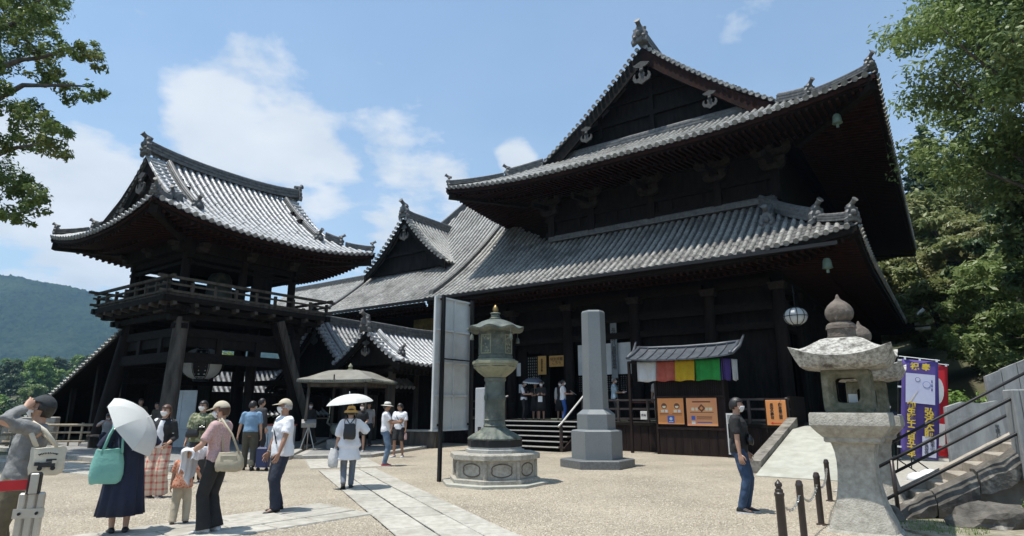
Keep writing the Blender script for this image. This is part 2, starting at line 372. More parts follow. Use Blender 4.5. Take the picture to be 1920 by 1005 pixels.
# gravel of the yard: fine pebbles, colour by cell
gm = bpy.data.materials.new('gravel'); gm.use_nodes = True; t = gm.node_tree; nn = t.nodes; ll = t.links
gg = nn.new('ShaderNodeNewGeometry'); vo = nn.new('ShaderNodeTexVoronoi'); vo.inputs['Scale'].default_value = 46; ll.new(gg.outputs['Position'], vo.inputs['Vector'])
vo2 = nn.new('ShaderNodeTexVoronoi'); vo2.inputs['Scale'].default_value = 60; ll.new(gg.outputs['Position'], vo2.inputs['Vector'])
sh = nn.new('ShaderNodeSeparateColor'); ll.new(vo.outputs['Color'], sh.inputs[0])
crm = nn.new('ShaderNodeValToRGB'); ll.new(sh.outputs[0], crm.inputs[0])
e = crm.color_ramp.elements; e[0].position = 0; e[0].color = (.32, .265, .195, 1); e[1].position = 1; e[1].color = (.535, .47, .365, 1)
for ps, c in ((.3, (.385, .325, .243)), (.6, (.45, .388, .30)), (.85, (.50, .44, .345))):
    q = e.new(ps); q.color = (*c, 1)
big = nn.new('ShaderNodeTexNoise'); big.inputs['Scale'].default_value = .55; big.inputs['Detail'].default_value = 6; ll.new(gg.outputs['Position'], big.inputs['Vector'])
bm_ = nn.new('ShaderNodeMapRange'); ll.new(big.outputs['Fac'], bm_.inputs[0]); bm_.inputs['From Min'].default_value = .35; bm_.inputs['From Max'].default_value = .68; bm_.inputs['To Min'].default_value = .80; bm_.inputs['To Max'].default_value = 1.10
hs = nn.new('ShaderNodeHueSaturation'); ll.new(crm.outputs[0], hs.inputs['Color']); ll.new(bm_.outputs[0], hs.inputs['Value'])
ll.new(hs.outputs[0], nn['Principled BSDF'].inputs['Base Color']); nn['Principled BSDF'].inputs['Roughness'].default_value = .9
bp1 = nn.new('ShaderNodeBump'); bp1.inputs['Strength'].default_value = .9; bp1.inputs['Distance'].default_value = .03; bp1.invert = True; ll.new(vo.outputs['Distance'], bp1.inputs['Height'])
bp2 = nn.new('ShaderNodeBump'); bp2.inputs['Strength'].default_value = .5; bp2.inputs['Distance'].default_value = .012; bp2.invert = True; ll.new(vo2.outputs['Distance'], bp2.inputs['Height']); ll.new(bp1.outputs[0], bp2.inputs['Normal'])
bp3 = nn.new('ShaderNodeBump'); bp3.inputs['Strength'].default_value = .6; bp3.inputs['Distance'].default_value = .06; wz = nn.new('ShaderNodeTexNoise'); wz.inputs['Scale'].default_value = 3.2; wz.inputs['Detail'].default_value = 4; ll.new(gg.outputs['Position'], wz.inputs['Vector']); ll.new(wz.outputs['Fac'], bp3.inputs['Height']); ll.new(bp2.outputs[0], bp3.inputs['Normal'])
ll.new(bp3.outputs[0], nn['Principled BSDF'].inputs['Normal']); M['gravel'] = gm
def sheet(name, poly, z, m, kind='structure', thick=0.05):
    b = MB(); b.prism(poly, z - thick, z); return b.build(name, m, kind=kind)
sheet('gravel_yard', [(-22, -6), (16, -6), (16, 11), (13.5, 20), (10.8, 24), (0, 34), (-20, 34), (-22, 30)], 0.0, M['gravel'])
# loose pebbles near the camera, real stones on the gravel sheet
def pebbles(n, seed):
    g = np.random.default_rng(seed)
    base = np.array([(1, 0, 0), (.4, .8, 0), (-.6, .7, 0), (-1, -.1, 0), (-.3, -.85, 0), (.7, -.6, 0), (.1, 0, .62)], float)
    fc = np.array([(0, 1, 6), (1, 2, 6), (2, 3, 6), (3, 4, 6), (4, 5, 6), (5, 0, 6)])
    d = 6.0 + 11.0 * g.random(n) ** 1.3; az = np.radians(g.uniform(-43, 37, n))
    x = d * np.sin(az); y = d * np.cos(az)
    s = g.uniform(.007, .017, n); a = g.uniform(0, 6.28, n); sq = g.uniform(.6, 1, n)
    v = np.repeat(base[None], n, 0) * s[:, None, None]; v[:, :, 1] *= sq[:, None]; v += g.normal(0, .12, v.shape) * s[:, None, None] * np.array([1, 1, .5])
    c, s_ = np.cos(a)[:, None], np.sin(a)[:, None]
    X = v[:, :, 0] * c - v[:, :, 1] * s_ + x[:, None]; Y = v[:, :, 0] * s_ + v[:, :, 1] * c + y[:, None]; Z = np.maximum(v[:, :, 2], -.004) + .001
    keep = ~path_mask(x, y)
    V_ = np.stack([X, Y, Z], -1)[keep]; k = len(V_)
    F_ = (fc[None] + (np.arange(k) * 7)[:, None, None]).reshape(-1, 3)
    mi = np.repeat(g.integers(0, 3, k), 6)
    return mesh_np('gravel_pebbles', V_.reshape(-1, 3), F_, [M['pebble_a'], M['pebble_b'], M['pebble_c']], kind='stuff', mats_idx=mi)
# ---- stone paths: every slab is a piece
P1o, P1d, P1w = np.array([.03, 8.4]), np.array([-.399, .917]), 1.46
P2o, P2d, P2w = np.array([-2.11, 9.8]), np.array([-.66, -.752]), 1.54
def path_mask(x, y):
    q = np.stack([x, y], -1)
    def inside(o, d, w, a, b, side):
        r = np.array([d[1], -d[0]]) * side
        t_ = (q - o) @ d; s_ = (q - o) @ r
        return (t_ > a) & (t_ < b) & (s_ > -w) & (s_ < 0)
    m = inside(P1o, P1d, P1w, -5, 12.5, 1)
    m |= inside(P2o, P2d, P2w, -.6, 9, -1)
    m |= (x < -3.2) & (y > 15.2 + 0.0 * x) & (((q - np.array([-8.6, 15.2])) @ np.array([.579, .815])) > -.4) & (((q - np.array([-3.6, 18.8])) @ np.array([.36, -.93])) < 0)
    return m
def slab(parent, poly, z, m=None):
    c = np.mean(poly, 0); b = MB(); k = .012; dz = random.uniform(0, .006)
    inner = [tuple(c + (np.array(p) - c) * (1 - .02)) for p in poly]
    b.loft([[(*p, z - .06) for p in poly], [(*p, z + dz - .008) for p in poly], [(*p, z + dz) for p in inner]], True, True)
    return b.build('slab', m or M['slab_stone'], parent)
def slab_path(name, o, d, w, a, b, side, ncol, z=.012, lab=None):
    root = bpy.data.objects.new(name, None); COL.objects.link(root); root['kind'] = 'structure'
    r = np.array([d[1], -d[0]]) * side
    bed = MB(); pl = [tuple(o + d * t_ + r * s_) for t_, s_ in ((a, 0), (a, -w), (b, -w), (b, 0))]
    bed.prism(pl if side < 0 else pl[::-1], -.06, z - .012); bed.build('bedding', M['kerb_stone'], root)
    edges = np.linspace(0, w, ncol + 1); edges[1:-1] += np.random.default_rng(3).uniform(-.06, .06, ncol - 1)
    for i in range(ncol):
        t_ = a + random.uniform(-.4, 0)
        while t_ < b:
            ln = random.uniform(.62, 1.15); t2 = min(t_ + ln, b); g = .013; ta = max(t_, a)
            if t2 - ta > .1:
                w0, w1 = edges[i] + g, edges[i + 1] - g
                j = lambda: random.uniform(-.007, .007)
                pl = [o + d * (ta + g + j()) - r * (w0 + j()), o + d * (ta + g + j()) - r * (w1 + j()), o + d * (t2 - g + j()) - r * (w1 + j()), o + d * (t2 - g + j()) - r * (w0 + j())]
                if side > 0: pl = pl[::-1]
                slab(root, pl, z)
            t_ = t2
    return root
slab_path('stone_path', P1o, P1d, P1w, -4.0, 9.2, 1, 3)
slab_path('side_path', P2o - P2d * .02, P2d, P2w, 0.0, 6.5, -1, 3, z=.016)
# paved apron beside the bell tower platform
dU = np.array([U.x, U.y]); dV = np.array([V.x, V.y])
slab_path('paved_apron', np.array([-8.3, 15.25]), -dU, 1.15, -1.0, 9.0, 1, 2, z=.014)
slab_path('paved_walk', np.array([-3.55, 17.35]), np.array([-.36, .93]) * -1 * -1, 1.9, 0.0, 3.0, 1, 3, z=.017)
def platform(name, poly, z, m, lab_m='kerb_stone'):
    root = bpy.data.objects.new(name, None); COL.objects.link(root); root['kind'] = 'structure'
    b = MB(); b.prism(poly, -.1, z - .004); b.build('paving', m, root)
    n = len(poly)
    for i in range(n):                                   # kerb stones round the rim
        p, q = np.array(poly[i], float), np.array(poly[(i + 1) % n], float); L_ = np.linalg.norm(q - p); k = max(1, int(round(L_ / 1.1)))
        dd = (q - p) / L_; nn_ = np.array([-dd[1], dd[0]])
        for j in range(k):
            a_, b_ = p + dd * (L_ * j / k + .006), p + dd * (L_ * (j + 1) / k - .006)
            bb = MB(); c_ = (a_ + b_) / 2 + nn_ * .12
            bb.cbox((c_[0], c_[1], z / 2 - .03 + .004), (np.linalg.norm(b_ - a_), .25, z + .066), .012, (0, 0, math.atan2(dd[1], dd[0])))
            bb.build('kerb', M[lab_m], root)
    return root
platform('tower_platform', [(-20.2, 24.2), (-8.6, 15.95), (-6.9, 19.6), (-7.5, 22.5), (-9.0, 31.0), (-19, 30)], .13, M['platform_stone'])
platform('basin_platform', [(-6.85, 19.75), (-4.55, 20.45), (-3.4, 24.6), (-3.2, 31.5), (-8.9, 31.5), (-7.35, 22.5)], .10, M['platform_stone'])

# far mountain and valley
def mountain(name, cx, cy, lenx, pts, m, depth, seed):
    g = np.random.default_rng(seed); nxm, nym = 620, 150
    X = np.linspace(-lenx, lenx, nxm); T = np.linspace(0, 1, nym)
    px, pz = zip(*pts); ridge = np.interp(X, px, pz)
    rough = np.zeros(nxm)
    for k in range(1, 8): rough += np.sin(X / lenx * k * 6.1 + g.uniform(0, 6)) * 9 / k + np.sin(X / lenx * k * 23 + g.uniform(0, 6)) * 3.0 / k
    vv = []
    for j, tt in enumerate(T):
        up = math.sin(tt * math.pi) ** 1.0 if tt < .5 else math.sin(tt * math.pi)
        fold = np.sin(X / 95 + 3 * np.sin(tt * 4 + X / 300)) * 14 * math.sin(tt * math.pi) + np.sin(X / 41 + tt * 9) * 5 * math.sin(tt * math.pi)
        z = -32 + (ridge + rough + 32) * up + fold * (1 - abs(tt - .5) * 1.2) * min(1, abs(tt - .5) * 6)
        vv.append(np.stack([cx + X, cy - depth / 2 + depth * tt + 0 * X, z + g.normal(0, 2.6, nxm)], -1))
    idx = np.arange(nxm * nym).reshape(nym, nxm)
    f = np.stack([idx[:-1, :-1], idx[:-1, 1:], idx[1:, 1:], idx[1:, :-1]], -1).reshape(-1, 4)
    return mesh_np(name, np.concatenate(vv), f, m, smooth=True, kind='structure')
mat('mountain', (.008, .020, .012), (.030, .052, .024), .10, 8, .95, None, 1.0, .14, contrast=(.35, .65), c3=(.040, .062, .030), s3=.010, k3=(.5, .7), bdist=6, spec=.05)
mountain('mountain', -1050, 1480, 1500, [(-1500, 150), (-900, 230), (-560, 300), (-350, 318), (-180, 318), (0, 288), (150, 245), (400, 190), (800, 120), (1500, 60)], M['mountain'], 900, 5)

# ================================================================== tiled roofs
def half_tile(eave=False):
    b = MB(); n = 7; k = 1.0
    secs = []
    for y, r in ((0, 1.06), (1.02, .94)):
        secs.append([(r * math.cos(math.pi * i / (n - 1)), y, r * math.sin(math.pi * i / (n - 1)) - .12) for i in range(n)])
    b.loft(secs, closed=False)
    b.f = [f[::-1] for f in b.f]
    b.add([secs[0][i] for i in range(n)], [tuple(range(n - 1, -1, -1))[::-1]])
    if eave:
        m = 12; c0 = [(1.12 * math.cos(2 * math.pi * i / m), -.06, .12 + 1.12 * math.sin(2 * math.pi * i / m)) for i in range(m)]
        c1 = [(p[0], .06, p[2]) for p in c0]; ci = [(p[0] * .78, -.06, .12 + (p[2] - .12) * .78) for p in c0]; cj = [(p[0], -.02, p[2]) for p in ci]
        b.loft([c1, c0, ci, cj], True, True)
    return b
def _mesh(name, b, m, smooth=True):
    me = bpy.data.meshes.new(name); me.from_pydata(b.v, [], b.f); me.materials.append(m)
    me.polygons.foreach_set('use_smooth', [smooth] * len(me.polygons)); me.update()
    try: me.set_sharp_from_angle(angle=R(40))
    except Exception: pass
    return me
TILE_B, EAVE_B = half_tile(), half_tile(True)
_tile_cache = {}
def tile_mesh(kind, r, tl, m):
    key = (kind, r, tl, m.name)
    if key not in _tile_cache:
        b = EAVE_B if kind == 'eave' else TILE_B; c = MB(); c.v = [(x * r, (y * tl if y > .5 else y * .3), z * r) for x, y, z in b.v]; c.f = b.f
        _tile_cache[key] = _mesh(kind + '_tile_mesh', c, m)
    return _tile_cache[key]
def tri_faces(fs):
    out = []
    for f in fs:
        for i in range(1, len(f) - 1): out.append((f[0], f[i], f[i + 1]))
    return np.array(out, np.int32)
def bake(name, base, mats4, m, parent, kind='stuff'):
    if not len(mats4): return None
    v = np.array(base.v); f = tri_faces(base.f); A = np.array(mats4)
    vv = np.einsum('nij,kj->nki', A[:, :3, :3], v) + A[:, None, :3, 3]
    ff = (f[None] + (np.arange(len(A)) * len(v))[:, None, None]).reshape(-1, 3)
    return mesh_np(name, vv.reshape(-1, 3), ff, m, parent, smooth=False, kind=kind)
class Slope:
    def __init__(s, e0, S, N, L, z0, prof, lift, dmax):
        s.e0, s.S, s.N, s.L, s.z0, s.prof, s.lift, s.dmax = Vector(e0), Vector(S), Vector(N), L, z0, prof, lift, dmax
    def z(s, a, d): return s.z0 + s.prof(d) + s.lift(a, d)
    def P(s, a, d, h=0.0):
        p = s.e0 + s.S * a + s.N * d; return Vector((p.x, p.y, s.z(a, d) + h))
    def frame(s, a, d0, d1, h=0.0):
        p, q = s.P(a, d0, h), s.P(a, d1, h); y = (q - p).normalized(); z = s.S.cross(y).normalized(); x = y.cross(z)
        mt = Matrix.Identity(4)
        for i in range(3): mt[i][0], mt[i][1], mt[i][2], mt[i][3] = x[i], y[i], z[i], p[i]
        return mt
    def cover(s, root, sp, r, tl, m, pan_m, indiv=lambda a, d: False, eave_tiles=True, name='tile', s0=0.0, s1=None, pan_step=.34, jitter=.006, pan=True):
        s1 = s.L if s1 is None else s1
        n = max(1, int(round((s1 - s0) / sp))); sp = (s1 - s0) / n
        stuff, stuff_e = [], []
        tm, em = tile_mesh('cover', r, tl, m), tile_mesh('eave', r, tl, m)
        pv, pf = [], []
        for i in range(n + 1):
            a = s0 + i * sp; a_ = min(max(a, s0 + .02), s1 - .02); dm = s.dmax(a_)
            d = 0.0; first = True
            while d < dm - .06:
                sl = (s.prof(d + .05) - s.prof(d)) / .05; run = tl / math.sqrt(1 + sl * sl)
                d1 = min(d + run, dm + .08)
                jz = random.uniform(-jitter, jitter)
                mt = s.frame(a_ + random.uniform(-jitter, jitter), d - (.05 if first else 0), d1, jz)
                ln = (d1 - d + (.05 if first else 0)) / run
                mt = mt @ Matrix.Diagonal((random.uniform(.95, 1.05), ln, 1, 1))
                e_ = first and eave_tiles
                if indiv(a_, d): inst('eave_tile' if e_ else name, em if e_ else tm, root, mt)
                else: (stuff_e if e_ else stuff).append(mt)
                d = d1; first = False
        nm = M[m.name] if hasattr(m, 'name') else m
        def sc(b): c = MB(); c.v = [(x * r, (y * tl if y > .5 else y * .3), z * r) for x, y, z in b.v]; c.f = b.f; return c
        bake('cover_tiles', sc(TILE_B), stuff, m, root); bake('eave_tiles', sc(EAVE_B), stuff_e, m, root)
        if pan:                                                       # concave pan tiles between the rows, lapped course over course
            for i in range(n):
                a0, a1 = s0 + i * sp, s0 + (i + 1) * sp; dm0, dm1 = s.dmax(max(a0, s0 + .02)), s.dmax(min(a1, s1 - .02)); dm = max(dm0, dm1)
                k = max(1, int(math.ceil(dm / pan_step)))
                for j in range(k):
                    f0, f1 = j / k, (j + 1) / k; b0 = len(pv)
                    for ff, lp in ((f0, .022), (f1, -.012)):
                        pv.append(s.P(a0, ff * dm0, lp)); pv.append(s.P((a0 + a1) / 2, ff * (dm0 + dm1) / 2, lp - .035)); pv.append(s.P(a1, ff * dm1, lp))
                    pf += [(b0, b0 + 1, b0 + 4, b0 + 3), (b0 + 1, b0 + 2, b0 + 5, b0 + 4)]
                    lo = len(pv)
                    pv.append(s.P(a0, f0 * dm0, -.03)); pv.append(s.P((a0 + a1) / 2, f0 * (dm0 + dm1) / 2, -.06)); pv.append(s.P(a1, f0 * dm1, -.03))
                    pf += [(lo, lo + 1, b0 + 1, b0), (lo + 1, lo + 2, b0 + 2, b0 + 1)]
            mesh_np('pan_tiles', np.array([tuple(p) for p in pv]), np.array(pf), pan_m, root, kind='stuff')
    def eaves(s, root, depth, slope_in, sp=.24, rw=.09, rh=.11, mb='wood_red', mr='wood_red', s0=0, s1=None, fascia_h=.16, soffit=True, drop=.10, hip=(1, 1)):
        """fascia, boards and rafters on the underside"""
        s1 = s.L if s1 is None else s1; b = MB(); n = max(4, int((s1 - s0) / .5))
        for mi_, (dz, hh, dd) in enumerate(((-drop, fascia_h, .04), (-drop - fascia_h - .002, .10, .12))):
            secs = []
            for i in range(n + 1):
                a = s0 + (s1 - s0) * i / n; p = s.P(a, dd, dz)
                secs.append([p, p + s.N * .10, p + s.N * .10 - Vector((0, 0, hh)), p - Vector((0, 0, hh))])
            bb = MB(); bb.loft(secs); bb.build('fascia' if mi_ == 0 else 'eave_board', M[mb] if mi_ == 0 else M['wood_h'], root)
        def under(a, d): 
            z = s.z0 + s.lift(a, d) + slope_in * d - drop - fascia_h - .05
            p = s.e0 + s.S * a + s.N * d; return Vector((p.x, p.y, z))
        lim = lambda a: max(.15, min(depth, a if hip[0] else depth, s.L - a if hip[1] else depth))
        sv, sf = [], []
        for i in range(n):
            a0, a1 = s0 + (s1 - s0) * i / n, s0 + (s1 - s0) * (i + 1) / n; b0 = len(sv)
            for k in range(5):
                sv += [under(a0, .1 + (lim(a0) - .1) * k / 4), under(a1, .1 + (lim(a1) - .1) * k / 4)]
            for k in range(4): q = b0 + 2 * k; sf.append((q, q + 1, q + 3, q + 2))
        if soffit: mesh_np('soffit', np.array([tuple(p) for p in sv]), np.array(sf), M['wood_h'], root)
        rb = MB(); k = int((s1 - s0) / sp)
        for i in range(k + 1):
            a = s0 + (s1 - s0) * i / k; L_ = lim(a)
            if L_ < .4: continue
            for q0, q1, oz in ((.16, min(L_, depth * .5), 0), (min(L_, depth * .48), L_, -.14)):
                if q1 - q0 < .2: continue
                p, q = under(a, q0), under(a, q1); rb.beam(p - Vector((0, 0, rh / 2 - oz)), q - Vector((0, 0, rh / 2 - oz)), rw, rh)
        rb.build('rafters', M[mr], root, kind='stuff')
def ridge(root, pts, w, h, m='ridge_tile', name='ridge', top=True, up=None):
    """stacked ridge tiles: stepped courses and a round cap"""
    pts = [Vector(p) for p in pts]; secs = []
    prof = [(-.5, 0), (-.5, .22), (-.44, .22), (-.44, .30), (-.5, .32), (-.5, .50), (-.42, .52), (-.42, .60), (-.47, .62), (-.47, .78), (-.30, .80), (-.27, .92), (-.14, 1.0), (.14, 1.0), (.27, .92), (.30, .80), (.47, .78), (.47, .62), (.42, .60), (.42, .52), (.5, .50), (.5, .32), (.44, .30), (.44, .22), (.5, .22), (.5, 0)]
    for i, p in enumerate(pts):
        tt = pts[min(i + 1, len(pts) - 1)] - pts[max(i - 1, 0)]; th = Vector((tt.x, tt.y, 0))
        side = th.cross(Vector((0, 0, 1))).normalized() if th.length > 1e-4 else Vector((1, 0, 0))
        secs.append([p + side * x * w + Vector((0, 0, z * h)) for x, z in prof])
    b = MB(); b.loft(secs); return b.build(name, M[m], root)
def oni(root, pos, d, sc, m='ridge_tile', horn=True, hs=.8):
    """ogre tile at a ridge end: shield with shoulders and a curved round tile rising above it"""
    d = Vector((d[0], d[1], 0)).normalized(); s_ = d.cross(Vector((0, 0, 1))); pos = Vector(pos)
    out = [(-.5, -.25), (-.56, 0), (-.44, .12), (-.48, .42), (-.36, .62), (-.40, .78), (-.24, .80), (-.14, .98), (0, 1.04), (.14, .98), (.24, .80), (.40, .78), (.36, .62), (.48, .42), (.44, .12), (.56, 0), (.5, -.25), (.2, -.12), (-.2, -.12)]
    b = MB(); th = .16 * sc
    secs = [[pos + s_ * x * sc * k + Vector((0, 0, (z * k + (1 - k) * .4) * sc)) + d * o_ for x, z in out] for o_, k in ((-th, 1), (0, 1), (th * .5, .86))]
    b.loft(secs)
    b.ellipsoid(pos + d * th * .55 + Vector((0, 0, .42 * sc)), (.2 * sc, .2 * sc, .22 * sc), 8, 6)
    for q in (-1, 1): b.ellipsoid(pos + d * th * .5 + s_ * q * .27 * sc + Vector((0, 0, .18 * sc)), (.13 * sc,) * 3, 6, 4)
    if horn:
        tb = [pos + Vector((0, 0, .92 * sc)) - d * .35 * sc, pos + Vector((0, 0, 1.0 * sc)) + d * .05 * sc, pos + Vector((0, 0, (1.0 + .22 * hs) * sc)) + d * .42 * hs * sc]
        b.tube(tb, [.13 * sc, .14 * sc, .15 * sc], 10); b.tube([tb[2], tb[2] + (tb[2] - tb[1]).normalized() * .03 * sc], [.19 * sc, .19 * sc], 10)
    return b.build('ridge_end_tile', M[m], root, smooth=False)
def pendant(root, pos, d, sc, m='carving'):
    """gable pendant: heart shaped board with two curled feet"""
    d = Vector((d[0], d[1], 0)).normalized(); s_ = d.cross(Vector((0, 0, 1))); pos = Vector(pos)
    out = [(0, .55), (.42, .40), (.26, .26), (.10, .24), (.08, .0), (.16, -.10), (.13, -.28), (.24, -.36), (.33, -.22), (.31, -.04), (.42, -.12), (.46, -.32), (.36, -.50), (.20, -.54), (0, -.66)]
    out = out + [(-x, z) for x, z in out[-2:0:-1]]
    b = MB(); b.loft([[pos + s_ * x * sc + Vector((0, 0, z * sc)) + d * o_ for x, z in out] for o_ in (0, .09 * sc)])
    b.ellipsoid(pos + d * .1 * sc + Vector((0, 0, .04 * sc)), (.1 * sc,) * 3, 8, 5)
    return b.build('pendant', M[m], root)
def irimoya(root, rect, z0, prof, c, Rl, g, o, sp, r, tl, m, rid, budget_front=None, budget_side=None, ext=.0, raft_depth=3.2, slope_in=.22, rsc=1.0, mf='wood_red', gable_m='wood_board', fa=.16):
    """hipped gable roof with its ridge along y; gables face -y and +y"""
    u0, u1, v0, v1 = rect; half = (u1 - u0) / 2; uc = (u0 + u1) / 2
    def lift_for(L):
        def lift(a, d):
            s_ = min(a, L - a); k = max(0, 1 - s_ / Rl); kd = max(0, 1 - d / Rl); return c * k * k * kd
        return lift
    Lx, Ly = u1 - u0, v1 - v0; go = g - o
    fr = Slope((u0, v0, 0), (1, 0, 0), (0, 1, 0), Lx, z0, prof, lift_for(Lx), lambda a: min(g + .1, a, Lx - a))
    bk = Slope((u1, v1, 0), (-1, 0, 0), (0, -1, 0), Lx, z0, prof, lift_for(Lx), lambda a: min(g + .1, a, Lx - a))
    side_d = lambda a: half if go - .01 <= a <= Ly - go + .01 else min(a, Ly - a)
    rt = Slope((u1, v0, 0), (0, 1, 0), (-1, 0, 0), Ly, z0, prof, lift_for(Ly), side_d)
    lf = Slope((u0, v1, 0), (0, -1, 0), (1, 0, 0), Ly, z0, prof, lift_for(Ly), side_d)
    never = lambda a, d: False
    fr.cover(root, sp, r, tl, m, M['tile_pan'], budget_front or never)
    rt.cover(root, sp, r, tl, m, M['tile_pan'], budget_side or never)
    lf.cover(root, sp, r, tl, m, M['tile_pan']); bk.cover(root, sp, r, tl, m, M['tile_pan'])
    for q in (fr, rt, lf, bk): q.eaves(root, raft_depth, slope_in, mb=mf, mr=mf, fascia_h=fa)
    # main ridge
    zr = z0 + prof(half); n = 12; va, vb = v0 + go - .05, v1 - go + .05
    pts = [(uc, va + (vb - va) * i / n, zr - .05 + .35 * rsc * abs(2 * i / n - 1) ** 2.5) for i in range(n + 1)]
    ridge(root, pts, .5 * rsc, .62 * rsc)
    oni(root, (uc, va - .06, pts[0][2] - .05), (0, -1), .82 * rsc, hs=.6); oni(root, (uc, vb + .06, pts[-1][2] - .05), (0, 1), .82 * rsc, hs=.6)
    for sgn, vy in ((-1, v0), (1, v1)):
        yy = vy - sgn * go; fy = vy - sgn * g
        for sd in (-1, 1):
            ue = u1 if sd > 0 else u0
            # rake tiles: short round tiles laid across the gable edge
            base = tile_mesh('eave', r * 1.05, .62, m); L_ = 0; d = go + .25; k = 0
            zz = lambda d: z0 + prof(d)
            while d < half - .1:
                sl = (prof(d + .05) - prof(d)) / .05
                mt = Matrix.Identity(4)
                y = Vector((0, -sgn, 0)); tx = Vector((-sd, 0, sl)).normalized(); x = tx if sgn * sd < 0 else -tx
                y = Vector((0, -1 * sgn * -1, 0)) * -1
                y = Vector((0, -sgn, 0)); y = -y if False else y
                # tile grows inward (away from the gable face), disc faces out
                yin = Vector((0, -sgn, 0)); zz_ = Vector((sd * sl, 0, 1)).normalized(); xx = yin.cross(zz_)
                p = Vector((ue - sd * d, yy, zz(d) + .06))
                for i in range(3): mt[i][0], mt[i][1], mt[i][2], mt[i][3] = xx[i], yin[i], zz_[i], p[i]
                inst('rake_tile', base, root, mt); d += sp / math.sqrt(1 + sl * sl)
            # descending ridge set in from the rake, and the bargeboard below it
            ds = np.linspace(half - .35, g * .75, 12); inn = .95 * rsc
            pr = [(ue - sd * d, yy - sgn * inn, zz(d) + .02) for d in ds]; ridge(root, pr, .34 * rsc, .46 * rsc, name='descending_ridge')
            oni(root, (pr[-1][0] + sd * .03, pr[-1][1], pr[-1][2]), (sd, 0), .62 * rsc)
            bb = MB(); secs = []
            for d in np.linspace(half + .02, go + .1, 14):
                p = Vector((ue - sd * d, yy - sgn * .10, zz(d) - .06)); hgt = (.62 - .18 * (d - go) / (half - go)) * rsc
                hgt = (.62 + .2 * abs(2 * (d - go) / (half - go) - 1)) * rsc
                secs.append([p, p + Vector((0, -sgn * .12, 0)), p + Vector((0, -sgn * .12, -hgt)), p + Vector((0, 0, -hgt))])
            bb.loft(secs); bb.build('bargeboard', M['wood_red' if sd > 0 and sgn < 0 else 'wood_h'], root)  # redder wood on the right front board stands in for sunlight on it
        # gable wall, recessed, with beams
        ws = [(ue, zz_) for ue, zz_ in [(u0 + d, z0 + prof(d) - .12) for d in np.linspace(g + .2, half, 9)]]
        poly = ws + [(u1 - (p[0] - u0), p[1]) for p in ws[::-1][1:]]
        yw = vy - sgn * (g + .62); b = MB(); b.loft([[(x, yw, z) for x, z in poly], [(x, yw - sgn * .12, z) for x, z in poly]]); b.build('gable_wall', M[gable_m], root)
        zb = z0 + prof(g + .3)
        ridge(root, [(u0 + g + .1, vy - sgn * (g + .12), zb - .25), (u1 - g - .1, vy - sgn * (g + .12), zb - .25)], .30 * rsc, .5 * rsc, name='gable_foot_ridge')
        for k_, (fz, wd) in enumerate(((.30, .72), (.52, .48), (.72, .24))):
            zt = zb + (zr - zb) * fz; b = MB(); b.box((uc, yw - sgn * -.10, zt), (Lx * wd * (half - g) / half, .16, .22 * rsc)); b.build('gable_beam', M['wood_h'], root)
        for k_ in (-.5, 0, .5):
            b = MB(); b.box((uc + k_ * (half - g), yw + sgn * .13, zb + (zr - zb) * .32), (.2 * rsc, .12, (zr - zb) * (.62 - abs(k_) * .55))); b.build('gable_post', M['wood_h'], root)
        pendant(root, (uc, yy + sgn * .03, zr - 1.45 * rsc), (0, sgn), 1.0 * rsc)
        for sd in (-1, 1):
            d = g + (half - g) * .45; pendant(root, (uc + sd * (half - d), yy + sgn * .03, zz(d) - 1.0 * rsc), (0, sgn), .72 * rsc)
    # corner ridges
    for cx, sx in ((u0, 1), (u1, -1)):
        for cy, sy in ((v0, 1), (v1, -1)):
            zf = lambda t_: z0 + prof(t_) + c * max(0, 1 - t_ / Rl) ** 3
            pts = [(cx + sx * t_, cy + sy * t_, zf(t_) + .02) for t_ in np.linspace(go + .2, .55 * g + .12, 7)]
            ridge(root, pts, .30 * rsc, .42 * rsc, name='corner_ridge'); dd = (-sx, -sy)
            oni(root, (pts[-1][0], pts[-1][1], pts[-1][2]), dd, .52 * rsc)
            pts = [(cx + sx * t_, cy + sy * t_, zf(t_) + .02 + .10 * (1 - t_ / (.55 * g))) for t_ in np.linspace(.55 * g, .1, 6)]
            ridge(root, pts, .26 * rsc, .26 * rsc, name='corner_ridge'); oni(root, pts[-1], dd, .46 * rsc)
    # hip rafters under the corners
    for cx, sx in ((u0, 1), (u1, -1)):
        for cy, sy in ((v0, 1), (v1, -1)):
            b = MB(); b.beam((cx + sx * .12, cy + sy * .12, z0 + c - .42), (cx + sx * raft_depth, cy + sy * raft_depth, z0 + slope_in * raft_depth - .55), .26, .32); b.build('hip_rafter', M['wood_h'], root)
    return fr, rt

def wind_bell(loc, label):
    t_ = thing('wind_bell', label, 'wind bell', loc, HROT, 'wind bells under the eave corners')
    b = MB(); b.lathe([(.02, .34), (.09, .33), (.13, .26), (.15, .05), (.17, 0), (.15, 0), (.12, .05)], 12); b.build('bell', M['copper_green'], t_, smooth=True, auto=40)
    b = MB(); b.tube([(0, 0, .33), (0, 0, .62)], .012, 6); b.build('hook', M['steel_black'], t_)
    b = MB(); b.box((0, 0, -.10), (.09, .008, .12)); b.build('clapper_plate', M['copper_green'], t_)
    return t_
# ================================================================== MAIN HALL
hall = thing('main_hall', 'huge dark timber temple hall with double grey tiled roof and tall gable', 'temple hall', HALL, HROT)
PU = lambda d: .50 * d + .0195 * d * d + .0006 * d ** 3
up_budget = [0]
def upper_front(a, d):
    return d < .36 or (a > 15.6 and d < 1.1)
irimoya(hall, (-6.5, 12.25, 0.0, 28.0), 11.75, PU, .62, 7.0, 3.8, .45, .30, .090, .38, M['tile'], None, upper_front, None, raft_depth=3.0, slope_in=.16)
